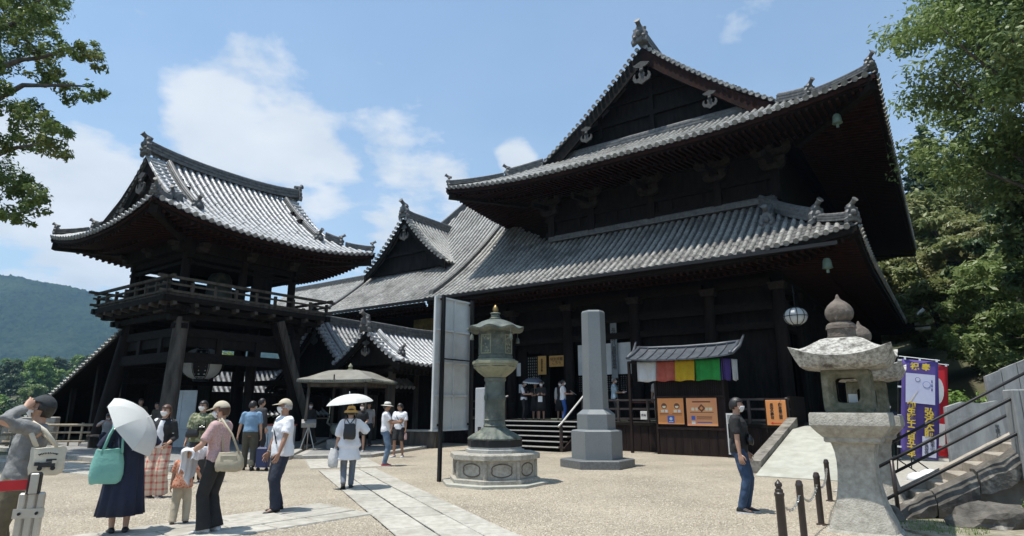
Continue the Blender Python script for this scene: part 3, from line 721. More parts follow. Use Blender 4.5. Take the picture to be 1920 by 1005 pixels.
# lower skirt roof over the veranda: front part, right side
PL = lambda d: .62 * d + .04 * d * d
LU0, LU1, LV0, LZ = -7.2, 11.2, -.4, 6.72
LL = LU1 - LU0
def lift_low(a, d):
    s_ = LL - a; k = max(0, 1 - s_ / 5.5); return .52 * k * k * max(0, 1 - d / 5.5)
low = Slope((LU0, LV0, 0), (1, 0, 0), (0, 1, 0), LL, LZ, PL, lift_low, lambda a: min(3.85 if a > 4.6 else 3.85 + (4.6 - a) * .55, LL - a))
low.cover(hall, .30, .088, .38, M['tile'], M['tile_pan'], lambda a, d: d < .34 or (a > 6.0 and d < .68) or (a > 12.5 and d < 1.0) or (a > 15.5 and d < 2.2))
low.eaves(hall, 3.0, .16, mb='wood_h', mr='wood_red', s0=0, fascia_h=.18, hip=(0, 1))
LLs = 28.0
def lift_lows(a, d): k = max(0, 1 - a / 5.5); return .52 * k * k * max(0, 1 - d / 5.5)
lows = Slope((LU1, LV0, 0), (0, 1, 0), (-1, 0, 0), LLs, LZ, PL, lift_lows, lambda a: min(3.4, a))
lows.cover(hall, .30, .088, .38, M['tile'], M['tile_pan']); lows.eaves(hall, 3.0, .16, mb='wood_h', mr='wood_red', fascia_h=.18)
zf = lambda t_: LZ + PL(t_) + .52 * max(0, 1 - t_ / 5.5) ** 3
pts = [(LU1 - t_, LV0 + t_, zf(t_) + .02) for t_ in np.linspace(3.5, 1.25, 7)]; ridge(hall, pts, .34, .5, name='corner_ridge'); oni(hall, pts[-1], (1, -1), .62)
pts = [(LU1 - t_, LV0 + t_, zf(t_) + .03 + .1 * (1 - t_ / 1.2)) for t_ in np.linspace(1.2, .1, 6)]; ridge(hall, pts, .27, .28, name='corner_ridge'); oni(hall, pts[-1], (1, -1), .52)
pts = [(8.15 + .0 * t_, LV0 + t_, LZ + PL(t_) + .04) for t_ in np.linspace(3.5, 1.95, 6)]; ridge(hall, pts, .36, .46, name='descending_ridge'); oni(hall, (8.15, pts[-1][1] - .03, pts[-1][2]), (0, -1), .62)
pts = [(-7.2, LV0 + t_, LZ + PL(t_) + .0) for t_ in np.linspace(6.3, .3, 10)]; ridge(hall, pts, .30, .30, name='descending_ridge')
ridge(hall, [(-2.3, 3.12, LZ + PL(3.6) + .05), (8.1, 3.12, LZ + PL(3.6) + .05)], .3, .30, name='wall_foot_ridge')
# eave gutter
b = MB(); b.beam((-15.5, -.52, 6.62), (10.6, -.52, 6.66), .14, .12); b.build('gutter', M['steel_black'], hall)
# upper body
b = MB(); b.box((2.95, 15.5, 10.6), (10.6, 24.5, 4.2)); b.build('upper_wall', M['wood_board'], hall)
for z_, h_ in ((9.9, .28), (10.65, .24), (11.75, .26)):
    b = MB(); b.box((2.95, 3.17, z_), (11.0, .16, h_)); b.build('tie_beam', M['wood_h'], hall)
for k_ in range(16):
    if k_ % 3 == 1: continue
    b = MB(); b.box((-2.0 + k_ * .66, 3.20, 10.28), (.09, .07, .5)); b.build('stud', M['wood_v'], hall)
for u_ in (-2.15, .05, 3.05, 6.0, 8.3):
    b = MB(); b.box((u_, 3.12, 10.75), (.34, .22, 2.3)); b.build('upper_post', M['wood_v'], hall)
    for zz0, wd, ou in ((10.92, 1.0, 0), (11.42, 1.55, .22)):                # two tiers: boat shaped arm under three blocks
        b = MB(); y_ = 2.86 - ou
        b.prism([(-wd / 2, .12), (-wd / 2 + .05, 0), (-wd / 2 + .22, -.12), (wd / 2 - .22, -.12), (wd / 2 - .05, 0), (wd / 2, .12)], -.11, .11, axis=1)
        br = b.build('bracket_arm', M['wood_mid'], hall, loc=(u_, y_, zz0))
        for q in (-1, 0, 1):
            b = MB(); b.add(*(lambda w, h, y0: ([(-w * .7, y0 - w * .7, 0), (w * .7, y0 - w * .7, 0), (w * .7, y0 + w * .7, 0), (-w * .7, y0 + w * .7, 0), (-w, y0 - w, h * .45), (w, y0 - w, h * .45), (w, y0 + w, h * .45), (-w, y0 + w, h * .45), (-w, y0 - w, h), (w, y0 - w, h), (w, y0 + w, h), (-w, y0 + w, h)],
                 [(3, 2, 1, 0), (8, 9, 10, 11), (0, 1, 5, 4), (1, 2, 6, 5), (2, 3, 7, 6), (3, 0, 4, 7), (4, 5, 9, 8), (5, 6, 10, 9), (6, 7, 11, 10), (7, 4, 8, 11)]))(.16, .22, 0))
            b.build('bearing_block', M['wood_mid'], br, loc=(q * (wd / 2 - .17), 0, .125))
    b = MB(); b.beam((u_, 3.1, 11.2), (u_, 1.3, 10.95), .16, .22); b.build('tail_rafter', M['wood_h'], hall)
# lower body: columns, beams, wall
colsU = (8.1, 5.5, 2.3, -1.0, -4.2, -7.4)
def column(u_, v_, z0_, z1_, r=.25, m='wood_v'):
    b = MB(); b.lathe([(r * 1.35, 0), (r * 1.35, .06), (r * 1.18, .10)], 16); b.lathe([(r * 1.02, .1), (r, 1.2), (r * .98, (z1_ - z0_) * .6), (r * .94, z1_ - z0_)], 16)
    c_ = b.build('column', M[m], hall, smooth=True, auto=50, loc=(u_, v_, z0_))
    b = MB(); b.box((0, 0, z1_ - z0_ + .14), (.62, .62, .28), taper=1.2); b.prism([(-.8, .12), (-.75, 0), (-.55, -.12), (.55, -.12), (.75, 0), (.8, .12)], -.1, .1, axis=1)
    bl = MB(); bl.box((0, 0, z1_ - z0_ + .14), (.5, .5, .26), taper=1.25); bl.build('bearing_block', M['wood_mid'], c_)
    return c_
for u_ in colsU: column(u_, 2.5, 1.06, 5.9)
for v_ in (5.6, 8.7, 11.8, 15, 18): column(8.1, v_, 1.06, 5.9)
for z_, h_, d_ in ((5.35, .34, .2), (4.6, .26, .16), (6.25, .3, .3)):
    for i in range(len(colsU) - 1):
        b = MB(); b.box(((colsU[i] + colsU[i + 1]) / 2, 2.5, z_), (abs(colsU[i] - colsU[i + 1]) - .46, d_, h_)); b.build('tie_beam', M['wood_h'], hall)
    b = MB(); b.box((8.1, 10.5, z_), (d_, 15.5, h_)); b.build('tie_beam', M['wood_h'], hall)
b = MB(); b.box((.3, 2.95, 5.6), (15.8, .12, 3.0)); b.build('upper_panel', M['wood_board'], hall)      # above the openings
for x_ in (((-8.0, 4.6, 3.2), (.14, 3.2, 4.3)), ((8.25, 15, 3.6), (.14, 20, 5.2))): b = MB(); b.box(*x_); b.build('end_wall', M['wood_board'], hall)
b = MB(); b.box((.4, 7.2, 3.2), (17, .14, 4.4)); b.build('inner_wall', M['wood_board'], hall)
b = MB(); b.box((.4, 5.1, 6.9), (17.2, 5.2, .1)); b.build('ceiling_boards', M['wood_h'], hall)
def wall_panel(u0, u1, z0_, z1_, m, name='wall_board', v_=2.78, th=.08):
    b = MB(); b.box(((u0 + u1) / 2, v_, (z0_ + z1_) / 2), (u1 - u0, th, z1_ - z0_)); return b.build(name, M[m], hall)
def lattice(u0, u1, z0_, z1_, n, k, v_=2.66):
    b = MB(); b.box(((u0 + u1) / 2, v_ + .06, (z0_ + z1_) / 2), (u1 - u0, .03, z1_ - z0_)); p = b.build('lattice_window', M['plaster'], hall)
    b = MB()
    for i in range(n + 1): b.box((u0 + (u1 - u0) * i / n, v_, (z0_ + z1_) / 2), (.045, .04, z1_ - z0_ + .05))
    for j in range(k + 1): b.box(((u0 + u1) / 2, v_ - .022, z0_ + (z1_ - z0_) * j / k), (u1 - u0 + .05, .04, .05))
    b.build('lattice', M['wood_h'], p, kind='stuff')
wall_panel(-7.9, -5.2, 1.06, 4.2, 'wood_board'); wall_panel(-5.2, -3.5, 1.06, 2.4, 'wood_board'); wall_panel(-5.2, -3.5, 2.45, 4.2, 'wood_board', v_=2.84)
lattice(-3.38, -2.72, 2.62, 3.92, 6, 10); wall_panel(-3.45, -2.65, 1.06, 2.55, 'wood_board')
wall_panel(-2.6, -2.2, 1.06, 4.2, 'wood_board'); wall_panel(-2.2, -1.25, 3.4, 4.2, 'wood_board')
wall_panel(-.62, 2.05, 2.98, 4.32, 'white_board', 'white_panel', v_=2.70); wall_panel(-.62, 2.05, 1.06, 2.2, 'wood_board')
lattice(-.62, -.06, 2.24, 2.92, 6, 7); lattice(-.02, 1.36, 2.24, 2.92, 14, 7); lattice(1.42, 2.05, 2.28, 2.92, 6, 7)
wall_panel(2.5, 8.0, 1.06, 4.5, 'wood_board', v_=2.82); lattice(2.7, 5.1, 3.25, 4.05, 24, 8)
for k_ in range(7):
    b = MB(); b.box((2.9 + k_ * .8, 2.76, 2.2), (.07, .05, 2.2)); b.build('batten', M['wood_h'], hall)
# veranda floor, skirt boards, railing
b = MB(); b.box((-.2, 1.35, 1.0), (17.4, 2.7, .1)); b.build('veranda_floor', M['wood_grey'], hall)
for k_ in range(58):
    u_ = -8.75 + k_ * .3
    if u_ > 8.4: break
    b = MB(); b.box((u_, .08 + random.uniform(-.006, .006), .48), (.285, .05, .93)); b.build('skirt_board', M['booth_wood'], hall)
b = MB(); b.box((-.2, .06, .985), (17.4, .14, .12)); b.build('veranda_edge', M['wood_h'], hall)
def railing(u0, u1, v_=.12, z0_=1.05, post=1.25):
    n = max(1, int(round((u1 - u0) / post)))
    for i in range(n + 1):
        b = MB(); b.cbox((u0 + (u1 - u0) * i / n, v_, z0_ + .42), (.10, .10, .84), .01); b.build('railing_post', M['steel_brown'], hall)
    for z_ in (z0_ + .80, z0_ + .48, z0_ + .12):
        b = MB(); b.beam((u0 - .08, v_, z_), (u1 + .08, v_, z_), .09 if z_ > 1.7 else .06, .07); b.build('handrail', M['steel_brown'], hall)
railing(1.3, 8.5); railing(-8.6, -2.95)
b = MB(); b.box((8.55, 1.4, 1.5), (.1, 2.4, .9)); b.build('railing_panel', M['booth_wood'], hall)
# wooden steps
for k_ in range(6):
    zt = 1.05 - .175 * k_; v_ = -.32 * k_
    b = MB(); b.cbox((-.82, v_ - .14, zt - .025), (3.75, .36, .05), .006); st = b.build('step_tread', M['wood_grey'], hall)
    b = MB(); b.box((-.82, v_ - .30, zt - .012), (3.70, .05, .032)); b.build('tread_edge', M['tread_edge'], st)
    b = MB(); b.box((-.82, v_ + .02, zt - .115), (3.7, .03, .13)); b.build('riser', M['wood_h'], hall)
for u_ in (-2.72, 1.08):
    b = MB(); b.prism([(.1, 1.0), (-1.85, .02), (-1.85, -.03), (.1, -.03)], u_ - .04, u_ + .04, axis=0); b.build('stair_side', M['booth_wood'], hall)
    for v_, zb in ((-1.78, 0.0), (-.05, 1.05)):
        b = MB(); b.cbox((u_, v_, zb + .48), (.10, .10, .96), .01); b.build('stair_post', M['steel_brown'], hall)
    b = MB(); b.tube([(u_, -1.98, .90), (u_, -1.8, .98), (u_, -.02, 2.02), (u_, .15, 2.06)], .036, 8); b.build('stair_handrail', M['rail_metal'], hall, smooth=True)

# ---- worship hall: long lower roof to the left, with a small gable dormer
wor = thing('worship_hall', 'long low tiled hall roof with small gable dormer, left of main hall', 'temple hall', HALL, HROT)
WL0, WL1 = -23.5, -7.36
def wd_(a):
    u_ = WL0 + a
    if u_ < -15: return 3.5
    if u_ < -11.5: return 3.5 + (u_ + 15) * 1.5
    return 8.8
wr = Slope((WL0, LV0, 0), (1, 0, 0), (0, 1, 0), WL1 - WL0, LZ - .08, PL, lambda a, d: 0, wd_)
wr.cover(wor, .30, .088, .38, M['tile'], M['tile_pan'], lambda a, d: a > 8.5 and (d < .34 or (a > 11.0 and d < 1.7)))
wr.eaves(wor, 3.0, .16, mb='wood_h', mr='wood_red', hip=(0, 0))
ridge(wor, [(-23.5, 3.1, LZ + PL(3.5) - .1), (-15, 3.1, LZ + PL(3.5) - .1)], .3, .32, name='wall_foot_ridge')
pts = [(-15 + t_, 3.1 + t_ * 1.5, LZ + PL(3.5 + t_ * 1.5) - .1) for t_ in np.linspace(0, 3.5, 8)]; ridge(wor, pts, .36, .5, name='descending_ridge')
ridge(wor, [(-11.5, 8.3, LZ + PL(8.7) - .1), (-4.0, 8.3, LZ + PL(8.7) - .1)], .5, .7)
pts = [(-15.3, LV0 + t_, LZ + PL(t_) - .06) for t_ in np.linspace(3.4, .3, 6)]; ridge(wor, pts, .26, .24, name='descending_ridge')
# dormer
DU, DV, DH, DHW = -11.72, 2.5, 12.45, 3.25
PD = lambda d: .62 * d + .105 * d * d
DZ = DH - PD(DHW)
for sd in (-1, 1):
    Ls = 4.6
    e0 = (DU + sd * DHW, DV, 0) if sd > 0 else (DU - DHW, DV + Ls, 0)
    ds = Slope(e0, (0, sd, 0), (-sd, 0, 0), Ls, DZ, PD, lambda a, d: 0, lambda a: DHW)
    ds.cover(wor, .29, .085, .36, M['tile'], M['tile_pan'], (lambda a, d: d < .3) if sd > 0 else (lambda a, d: False))
    d = .2
    base = tile_mesh('eave', .09, .5, M['tile'])
    while d < DHW - .1:
        sl = (PD(d + .05) - PD(d)) / .05; mt = Matrix.Identity(4); yin = Vector((0, 1, 0)); z_ = Vector((sd * sl, 0, 1)).normalized(); xx = yin.cross(z_); p = Vector((DU + sd * (DHW - d), DV - .32, DZ + PD(d) + .05))
        for i in range(3): mt[i][0], mt[i][1], mt[i][2], mt[i][3] = xx[i], yin[i], z_[i], p[i]
        inst('rake_tile', base, wor, mt); d += .28 / math.sqrt(1 + sl * sl)
    bb = MB(); secs = []
    for d in np.linspace(DHW, 0, 10):
        p = Vector((DU + sd * (DHW - d), DV - .2, DZ + PD(d) - .05)); secs.append([p, p + Vector((0, .1, 0)), p + Vector((0, .1, -.38)), p + Vector((0, 0, -.38))])
    bb.loft(secs); bb.build('bargeboard', M['wood_h'], wor)
ridge(wor, [(DU, DV - .25, DH - .02), (DU, DV + .5, DH - .1), (DU, DV + 4.5, DH - .1)], .34, .5); oni(wor, (DU, DV - .3, DH), (0, -1), .75)
poly = [(DU - DHW + d, DZ + PD(d) - .1) for d in np.linspace(0.05, DHW, 7)]; poly += [(2 * DU - p[0], p[1]) for p in poly[::-1][1:]]
b = MB(); b.loft([[(x, DV + .35, z) for x, z in poly], [(x, DV + .25, z) for x, z in poly]]); b.build('gable_wall', M['wood_board'], wor)
b = MB(); b.box((DU, DV + .2, DZ + 1.0), (3.4, .14, .2)); b.build('gable_beam', M['wood_h'], wor)
pendant(wor, (DU, DV - .12, DH - .95), (0, -1), .8)
# worship hall body
b = MB(); b.box((-15.3, 3.4, 4.6), (15.6, .16, 5.0)); b.build('wall', M['wood_board'], wor)
for u_ in (-8.4, -10.8, -13.2, -15.6, -18): 
    b = MB(); b.lathe([(.24, .9), (.24, 6.0)], 12, (u_, 2.5, 0)); b.build('column', M['wood_v'], wor, smooth=True, auto=50)
b = MB(); b.box((-15, 2.5, 5.6), (15, .22, .34)); b.build('tie_beam', M['wood_h'], wor)
b = MB(); b.box((-9.3, 2.3, 5.75), (2.6, .12, 1.0)); b.build('carved_panel', M['gold_carve'], wor)
b = MB(); b.box((-15.5, 1.0, .5), (14.5, 3.2, 1.0)); b.build('base', M['wood_board'], wor)

# ================================================================== BELL TOWER
tow = thing('bell_tower', 'two storey dark timber bell tower with balcony and bright tiled roof', 'bell tower', TOWER, HROT)
PT = lambda d: .50 * d + .066 * d * d
def tower_side(a, d): return d < .34 or (3.0 < a < 9 and d < .62)
irimoya(tow, (-4.9, 3.9, -4.75, 4.95), 7.92, PT, .55, 4.2, 1.75, .35, .285, .082, .36, M['tile_bright'], None, lambda a, d: d < .3, tower_side, raft_depth=2.4, slope_in=.18, rsc=.78, fa=.12)
UC = -.5
# upper storey: posts, lintels, open between them
for su in (-1, 1):
    for sv in (-1, 0, 1):
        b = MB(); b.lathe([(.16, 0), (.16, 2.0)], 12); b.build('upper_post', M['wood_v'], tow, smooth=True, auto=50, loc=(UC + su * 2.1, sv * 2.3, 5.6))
b = MB(); b.box((UC, 0, 7.75), (4.9, 5.4, .8)); b.build('ceiling_frame', M['wood_board'], tow)
for z_, w_ in ((7.25, .22), (6.95, .12)):
    for sv in (-1, 1): b = MB(); b.box((UC, sv * 2.3, z_), (4.9, .16, w_)); b.build('lintel', M['wood_h'], tow)
    for su in (-1, 1): b = MB(); b.box((UC + su * 2.1, 0, z_), (.16, 4.9, w_)); b.build('lintel', M['wood_h'], tow)
for su, sv in ((0, -1), (-.9, -1), (.9, -1), (1, -.8), (1, 0), (1, .8)):
    u_, v_ = UC + su * 2.3, sv * 2.45; d = Vector((1, 0, 0)) if su == 1 else Vector((0, -1, 0))
    b = MB(); b.box((u_ + d.x * .15, v_ + d.y * .15, 7.42), (.34, .34, .16), taper=1.3); b.box((u_ + d.x * .4, v_ + d.y * .4, 7.58), (.26, .26, .14), taper=1.3); br = b.build('bracket_set', M['wood_mid'], tow)
b = MB(); b.box((UC, -2.28, 6.05), (2.0, .1, 1.1)); b.build('wall_panel', M['wood_board'], tow)
b = MB(); b.box((UC + 2.05, .9, 6.4), (.1, .9, 1.5)); b.build('wall_panel', M['wood_board'], tow)
b = MB(); b.box((UC - 1.9, 0, 6.2), (.1, 4.4, 1.3)); b.build('wall_panel', M['wood_board'], tow)
bl = MB(); bl.lathe([(.05, 1.5), (.35, 1.42), (.48, 1.2), (.52, .6), (.56, .1), (.6, 0), (.5, 0), (.45, .6)], 20, (UC, .2, 5.75)); bl.build('bronze_bell', M['bronze'], tow, smooth=True, auto=40)
# balcony
BU0, BU1, BV0, BV1, BZ = -3.15, 2.6, -3.3, 3.45, 5.5
b = MB(); b.box(((BU0 + BU1) / 2, (BV0 + BV1) / 2, BZ), (BU1 - BU0, BV1 - BV0, .09)); b.build('balcony_floor', M['wood_grey'], tow)
for z_, k_ in ((BZ - .16, .0), (BZ - .40, .28), (BZ - .66, .55)):
    for sv, vv in ((-1, BV0 + k_), (1, BV1 - k_)): b = MB(); b.box(((BU0 + BU1) / 2, vv, z_), (BU1 - BU0 - 2 * k_ + .36, .2, .2)); b.build('balcony_beam', M['wood_h'], tow)
    for su, uu in ((-1, BU0 + k_), (1, BU1 - k_)): b = MB(); b.box((uu, (BV0 + BV1) / 2, z_ + .003), (.2, BV1 - BV0 - 2 * k_ + .36, .19)); b.build('balcony_beam', M['wood_h'], tow)
for uu in np.linspace(BU0 + .25, BU1 - .25, 8):
    b = MB(); b.beam((uu, BV0 - .10, BZ - .28), (uu, BV0 + 1.3, BZ - .5), .14, .18); b.build('bracket_beam', M['wood_grey'], tow)
for vv in np.linspace(BV0 + .25, BV1 - .25, 9):
    b = MB(); b.beam((BU1 + .10, vv, BZ - .28), (BU1 - 1.3, vv, BZ - .5), .14, .18); b.build('bracket_beam', M['wood_grey'], tow)
def rail_run(p, q, n):
    p, q = Vector(p), Vector(q); d = (q - p).normalized()
    for i in range(n + 1):
        c_ = p + (q - p) * i / n; b = MB(); b.box((c_.x, c_.y, BZ + .26), (.10, .10, .46)); b.build('railing_post', M['wood_grey'], tow)
    for z_, r_, ex in ((.60, .05, .38), (.36, .035, .2), (.10, .045, .28)):
        b = MB(); a_, e_ = p - d * ex, q + d * ex; a_.z = e_.z = BZ + z_
        b.beam(a_ + Vector((0, 0, .05 if z_ > .5 else 0)), p + (q - p) * .12 + Vector((0, 0, BZ + z_ - p.z)), r_ * 2, r_ * 2) if False else b.beam(a_, e_, r_ * 2, r_ * 2)
        b.build('handrail', M['wood_grey'], tow)
for a_, e_, n in (((BU0, BV0, 0), (BU1, BV0, 0), 7), ((BU1, BV0, 0), (BU1, BV1, 0), 8), ((BU0, BV0, 0), (BU0, BV1, 0), 8), ((BU0, BV1, 0), (BU1, BV1, 0), 7)): rail_run(a_, e_, n)
# lower storey: battered round columns, tie beams, bracket stacks
base_c = {(-1, -1): ((-2.65, -2.8), (-2.0, -2.45)), (1, -1): ((2.55, -2.8), (2.1, -2.45)), (1, 1): ((2.3, 2.5), (2.0, 2.3)), (-1, 1): ((-2.65, 2.8), (-2.0, 2.3))}
def lerp_c(k, z):
    (a, b_), (c_, d) = base_c[k]; t_ = (z - .13) / 4.7; return (a + (c_ - a) * t_, b_ + (d - b_) * t_, z)
for k in base_c:
    b = MB(); p, q = lerp_c(k, .13), lerp_c(k, 4.75); b.tube([p, [(p[i] + q[i]) / 2 for i in range(3)], q], [.30, .275, .25], 16); cc = b.build('column', M['wood_grey'] if k == (1, -1) else M['wood_v'], tow, smooth=True, auto=50)
    b = MB(); b.box((p[0], p[1], .17), (.85, .85, .12)); b.build('column_base', M['platform_stone'], cc)
    for z_, w_ in ((4.45, .62), (4.72, .95), (4.98, 1.3)):
        c_ = lerp_c(k, z_); b = MB(); b.box(c_, (w_, .2, .18)); b.box((c_[0], c_[1], c_[2] + .002), (.2, w_, .182)); b.build('bracket_arm', M['wood_h'], cc)
for z_, w_, h_ in ((3.35, .2, .36), (4.25, .18, .3), (2.62, .14, .22)):
    for a_, e_ in (((-1, -1), (1, -1)), ((1, -1), (1, 1)), ((-1, -1), (-1, 1)), ((-1, 1), (1, 1))):
        if z_ < 3 and a_ == (1, -1): continue
        if z_ < 3 and e_ == (1, -1): continue
        b = MB(); b.beam(lerp_c(a_, z_), lerp_c(e_, z_), w_, h_); b.build('tie_beam', M['wood_h'], tow)
b = MB(); b.box((-.1, -2.45, 4.0), (4.0, .08, .5)); b.box((2.1, 0, 4.0), (.08, 4.4, .5)); b.build('panel', M['wood_board'], tow)
for u_ in (-.8, .9): b = MB(); b.box((u_, -2.5, 3.8), (.22, .14, .6)); b.build('strut', M['wood_v'], tow)
for v_ in (-1.0, .6): b = MB(); b.box((2.18, v_, 3.8), (.14, .22, .6)); b.build('strut', M['wood_v'], tow)
b = MB(); b.box((-.2, 0, 5.15), (4.4, 5.0, .06)); b.build('lower_ceiling', M['wood_board'], tow)
b = MB(); b.tube([(.7, 1.3, .13), (.7, 1.3, 4.8)], .2, 12); b.build('inner_column', M['wood_v'], tow, smooth=True, auto=50)
# heavy raking prop on the right side
b = MB(); b.beam((2.62, 3.05, .13), (2.35, 1.25, 5.0), .34, .44, up=(0, 1, 0)); pr = b.build('raking_prop', M['wood_v'], tow)
b = MB(); b.beam((2.86, 3.06, .13), (2.58, 1.26, 5.0), .10, .30, up=(0, 1, 0)); b.build('facing_plank', M['wood_grey'], pr)
wind_bell(hp(10.9, .9, 11.25), 'small green bronze bell under the upper eave corner')
wind_bell(hp(10.1, .55, 6.10), 'small green bronze bell under the lower eave corner')
# ================================================================== OBJECTS
def text(s, size, parent, loc, rot, m, ext=.002, line=1.0, align='CENTER', name='lettering', bold=0.0):
    c = bpy.data.curves.new(name, 'FONT'); c.body = s; c.size = size; c.extrude = ext; c.align_x = align; c.align_y = 'CENTER'; c.space_line = line; c.resolution_u = 3; c.offset = bold
    c.materials.append(m); o = bpy.data.objects.new(name, c); COL.objects.link(o); o.parent = parent; o.location = loc; o.rotation_euler = rot; return o
FRONT = (R(90), 0, 0)                                                # text facing local -y
vert = lambda s: '\n'.join(s)
def sqring(w, z, n=6, lift=0.0, rnd=.0, d=None):
    """square ring of 4n points, corners lifted"""
    d = w if d is None else d; out = []
    for k in range(4):
        for i in range(n):
            t_ = -1 + 2 * i / n; x, y = [(t_, -1), (1, t_), (-t_, 1), (-1, -t_)][k]
            q = max(0, abs(x) + abs(y) - 1); f = 1 - rnd * q * q
            out.append((x * w / 2 * f, y * d / 2 * f, z + lift * q ** 2.2))
    return out
def stone_lantern(loc, rz, label, s=1.0):
    t_ = thing('stone_lantern', label, 'stone lantern', loc, rz, 'square stone lanterns by the steps')
    b = MB(); b.loft([sqring(1.12, -.25, 6, 0, .04), sqring(1.10, -.02, 6, 0, .05), sqring(.98, .03, 6, 0, .05)]); b.build('base', M['lantern_stone'], t_, auto=30)
    b = MB(); prof = [(.98, .03), (.94, .10), (.80, .24), (.70, .38), (.62, .56), (.58, .75), (.575, .88), (.60, 1.0), (.66, 1.10), (.73, 1.16)]
    b.loft([sqring(w, z, 6, 0, .10) for w, z in prof]); b.loft([sqring(.78, 1.13, 4, 0, .04), sqring(.82, 1.15, 4, 0, .04), sqring(.82, 1.20, 4, 0, .04)]); b.build('pillar', M['lantern_stone'], t_, smooth=True, auto=40)
    b = MB(); b.loft([sqring(.84, 1.20, 6, 0, .04), sqring(1.0, 1.27, 6, 0, .04), sqring(1.13, 1.34, 6, 0, .04), sqring(1.16, 1.36, 6, 0, .04), sqring(1.15, 1.50, 6, 0, .04), sqring(1.12, 1.525, 6, 0, .04)]); b.build('platform', M['lantern_stone'], t_, auto=35)
    fb = MB(); W, H0, H1 = .68, 1.525, 2.12                        # fire box: four window frames
    def rr(w, h, k, n=5):
        out = []
        for cx, cz, a0 in ((1, 1, 0), (-1, 1, 90), (-1, -1, 180), (1, -1, 270)):
            for i in range(n): a = R(a0 + 90 * i / (n - 1)); out.append((cx * (w / 2 - k) + k * math.cos(a), cz * (h / 2 - k) + k * math.sin(a)))
        return out
    zc = (H0 + H1) / 2
    for k in range(4):
        rot = Matrix.Rotation(k * math.pi / 2, 3, 'Z'); secs = []
        for (w, h, kk, y) in ((.36, .33, .09, -.20), (.38, .35, .10, -W / 2 + .05), (.47, .44, .12, -W / 2 + .01), (.50, .47, .13, -W / 2 - .012), (.56, .52, .13, -W / 2 - .012), (.58, .54, .10, -W / 2), (W, H1 - H0, .05, -W / 2 + .012), (W * .98, H1 - H0, .05, -W / 2 + .06)):
            secs.append([rot @ Vector((x, y, zc + z)) for x, z in rr(w, h, kk)])
        fb.loft(secs, False, False)
    fb.loft([sqring(.62, H1 - .05, 4), sqring(.62, H1, 4)]); fb.loft([sqring(.62, H0 + .002, 4), sqring(.62, H0 + .05, 4)])
    fb.build('fire_box', M['lantern_moss'], t_, smooth=True, auto=40)
    b = MB(); b.box((.05, .0, H0 + .15), (.12, .10, .2)); b.build('candle_stand', M['plaster'], t_)
    b = MB(); L_ = .14
    secs = [sqring(.80, 2.10, 8, 0), sqring(1.20, 2.12, 8, .03), sqring(1.34, 2.17, 8, L_ * .8), sqring(1.46, 2.28, 8, L_), sqring(1.34, 2.30, 8, L_ * .75), sqring(1.16, 2.335, 8, L_ * .4), sqring(1.0, 2.40, 8, L_ * .15), sqring(.84, 2.475, 8, 0, .05), sqring(.66, 2.53, 8, 0, .1), sqring(.50, 2.55, 8, 0, .1)]
    b.loft(secs); b.build('roof', M['lichen_stone'], t_, smooth=True, auto=38)
    b = MB(); b.lathe([(.225, 2.55), (.23, 2.58), (.215, 2.585), (.215, 2.68), (.235, 2.69), (.225, 2.74), (.19, 2.77), (.155, 2.79)], 20); b.build('neck', M['lantern_dark'], t_, smooth=True, auto=35)
    b = MB(); b.lathe([(.12, 2.78), (.155, 2.80), (.205, 2.85), (.222, 2.91), (.212, 2.97), (.17, 3.03), (.115, 3.075), (.065, 3.105), (.035, 3.135), (.026, 3.165), (.012, 3.19)], 24); b.build('finial', M['lantern_dark'], t_, smooth=True)
    t_.scale = (s * .85, s * .85, s)
    return t_
stone_lantern((4.72, 8.62, 0), HROT, 'weathered grey stone lantern with onion finial standing in front, by the bollards')
stone_lantern((6.06, 10.5, 0), HROT, 'second stone lantern, half hidden behind the front stone lantern', .96)

# bollards and chain
bol = []
def bollard(loc, label, cap=False):
    t_ = thing('bollard', label, 'bollard', loc, 0, 'dark bollards joined by a chain')
    b = MB(); b.lathe([(.042, 0), (.042, .62), (.046, .625), (.046, .65), (.040, .66), (.034, .69), (.018, .70)], 14) if not cap else b.lathe([(.05, 0), (.05, .58), (.056, .59), (.056, .62), (.045, .63), (.045, .66), (.030, .67), (.030, .685), (.042, .70), (.040, .73), (.018, .75), (.008, .77)], 14)
    b.build('post', M['steel_brown'], t_, smooth=True, auto=40)
    b = MB(); b.lathe([(.07, 0), (.07, .012), (.05, .02)], 14); b.build('foot_plate', M['steel_brown'], t_)
    bol.append(Vector(loc)); return t_
for (x, y, cap, lb) in ((3.12, 7.45, True, 'dark bollard with a knob cap, first of the chained bollards'), (3.62, 8.02, False, 'dark bollard with rounded top, second from the knob capped one'), (4.31, 8.98, False, 'dark bollard between the second bollard and the farthest one'), (5.55, 11.15, False, 'farthest dark bollard, at the foot of the ramp beside the lantern')):
    bollard((x, y, 0), lb, cap)
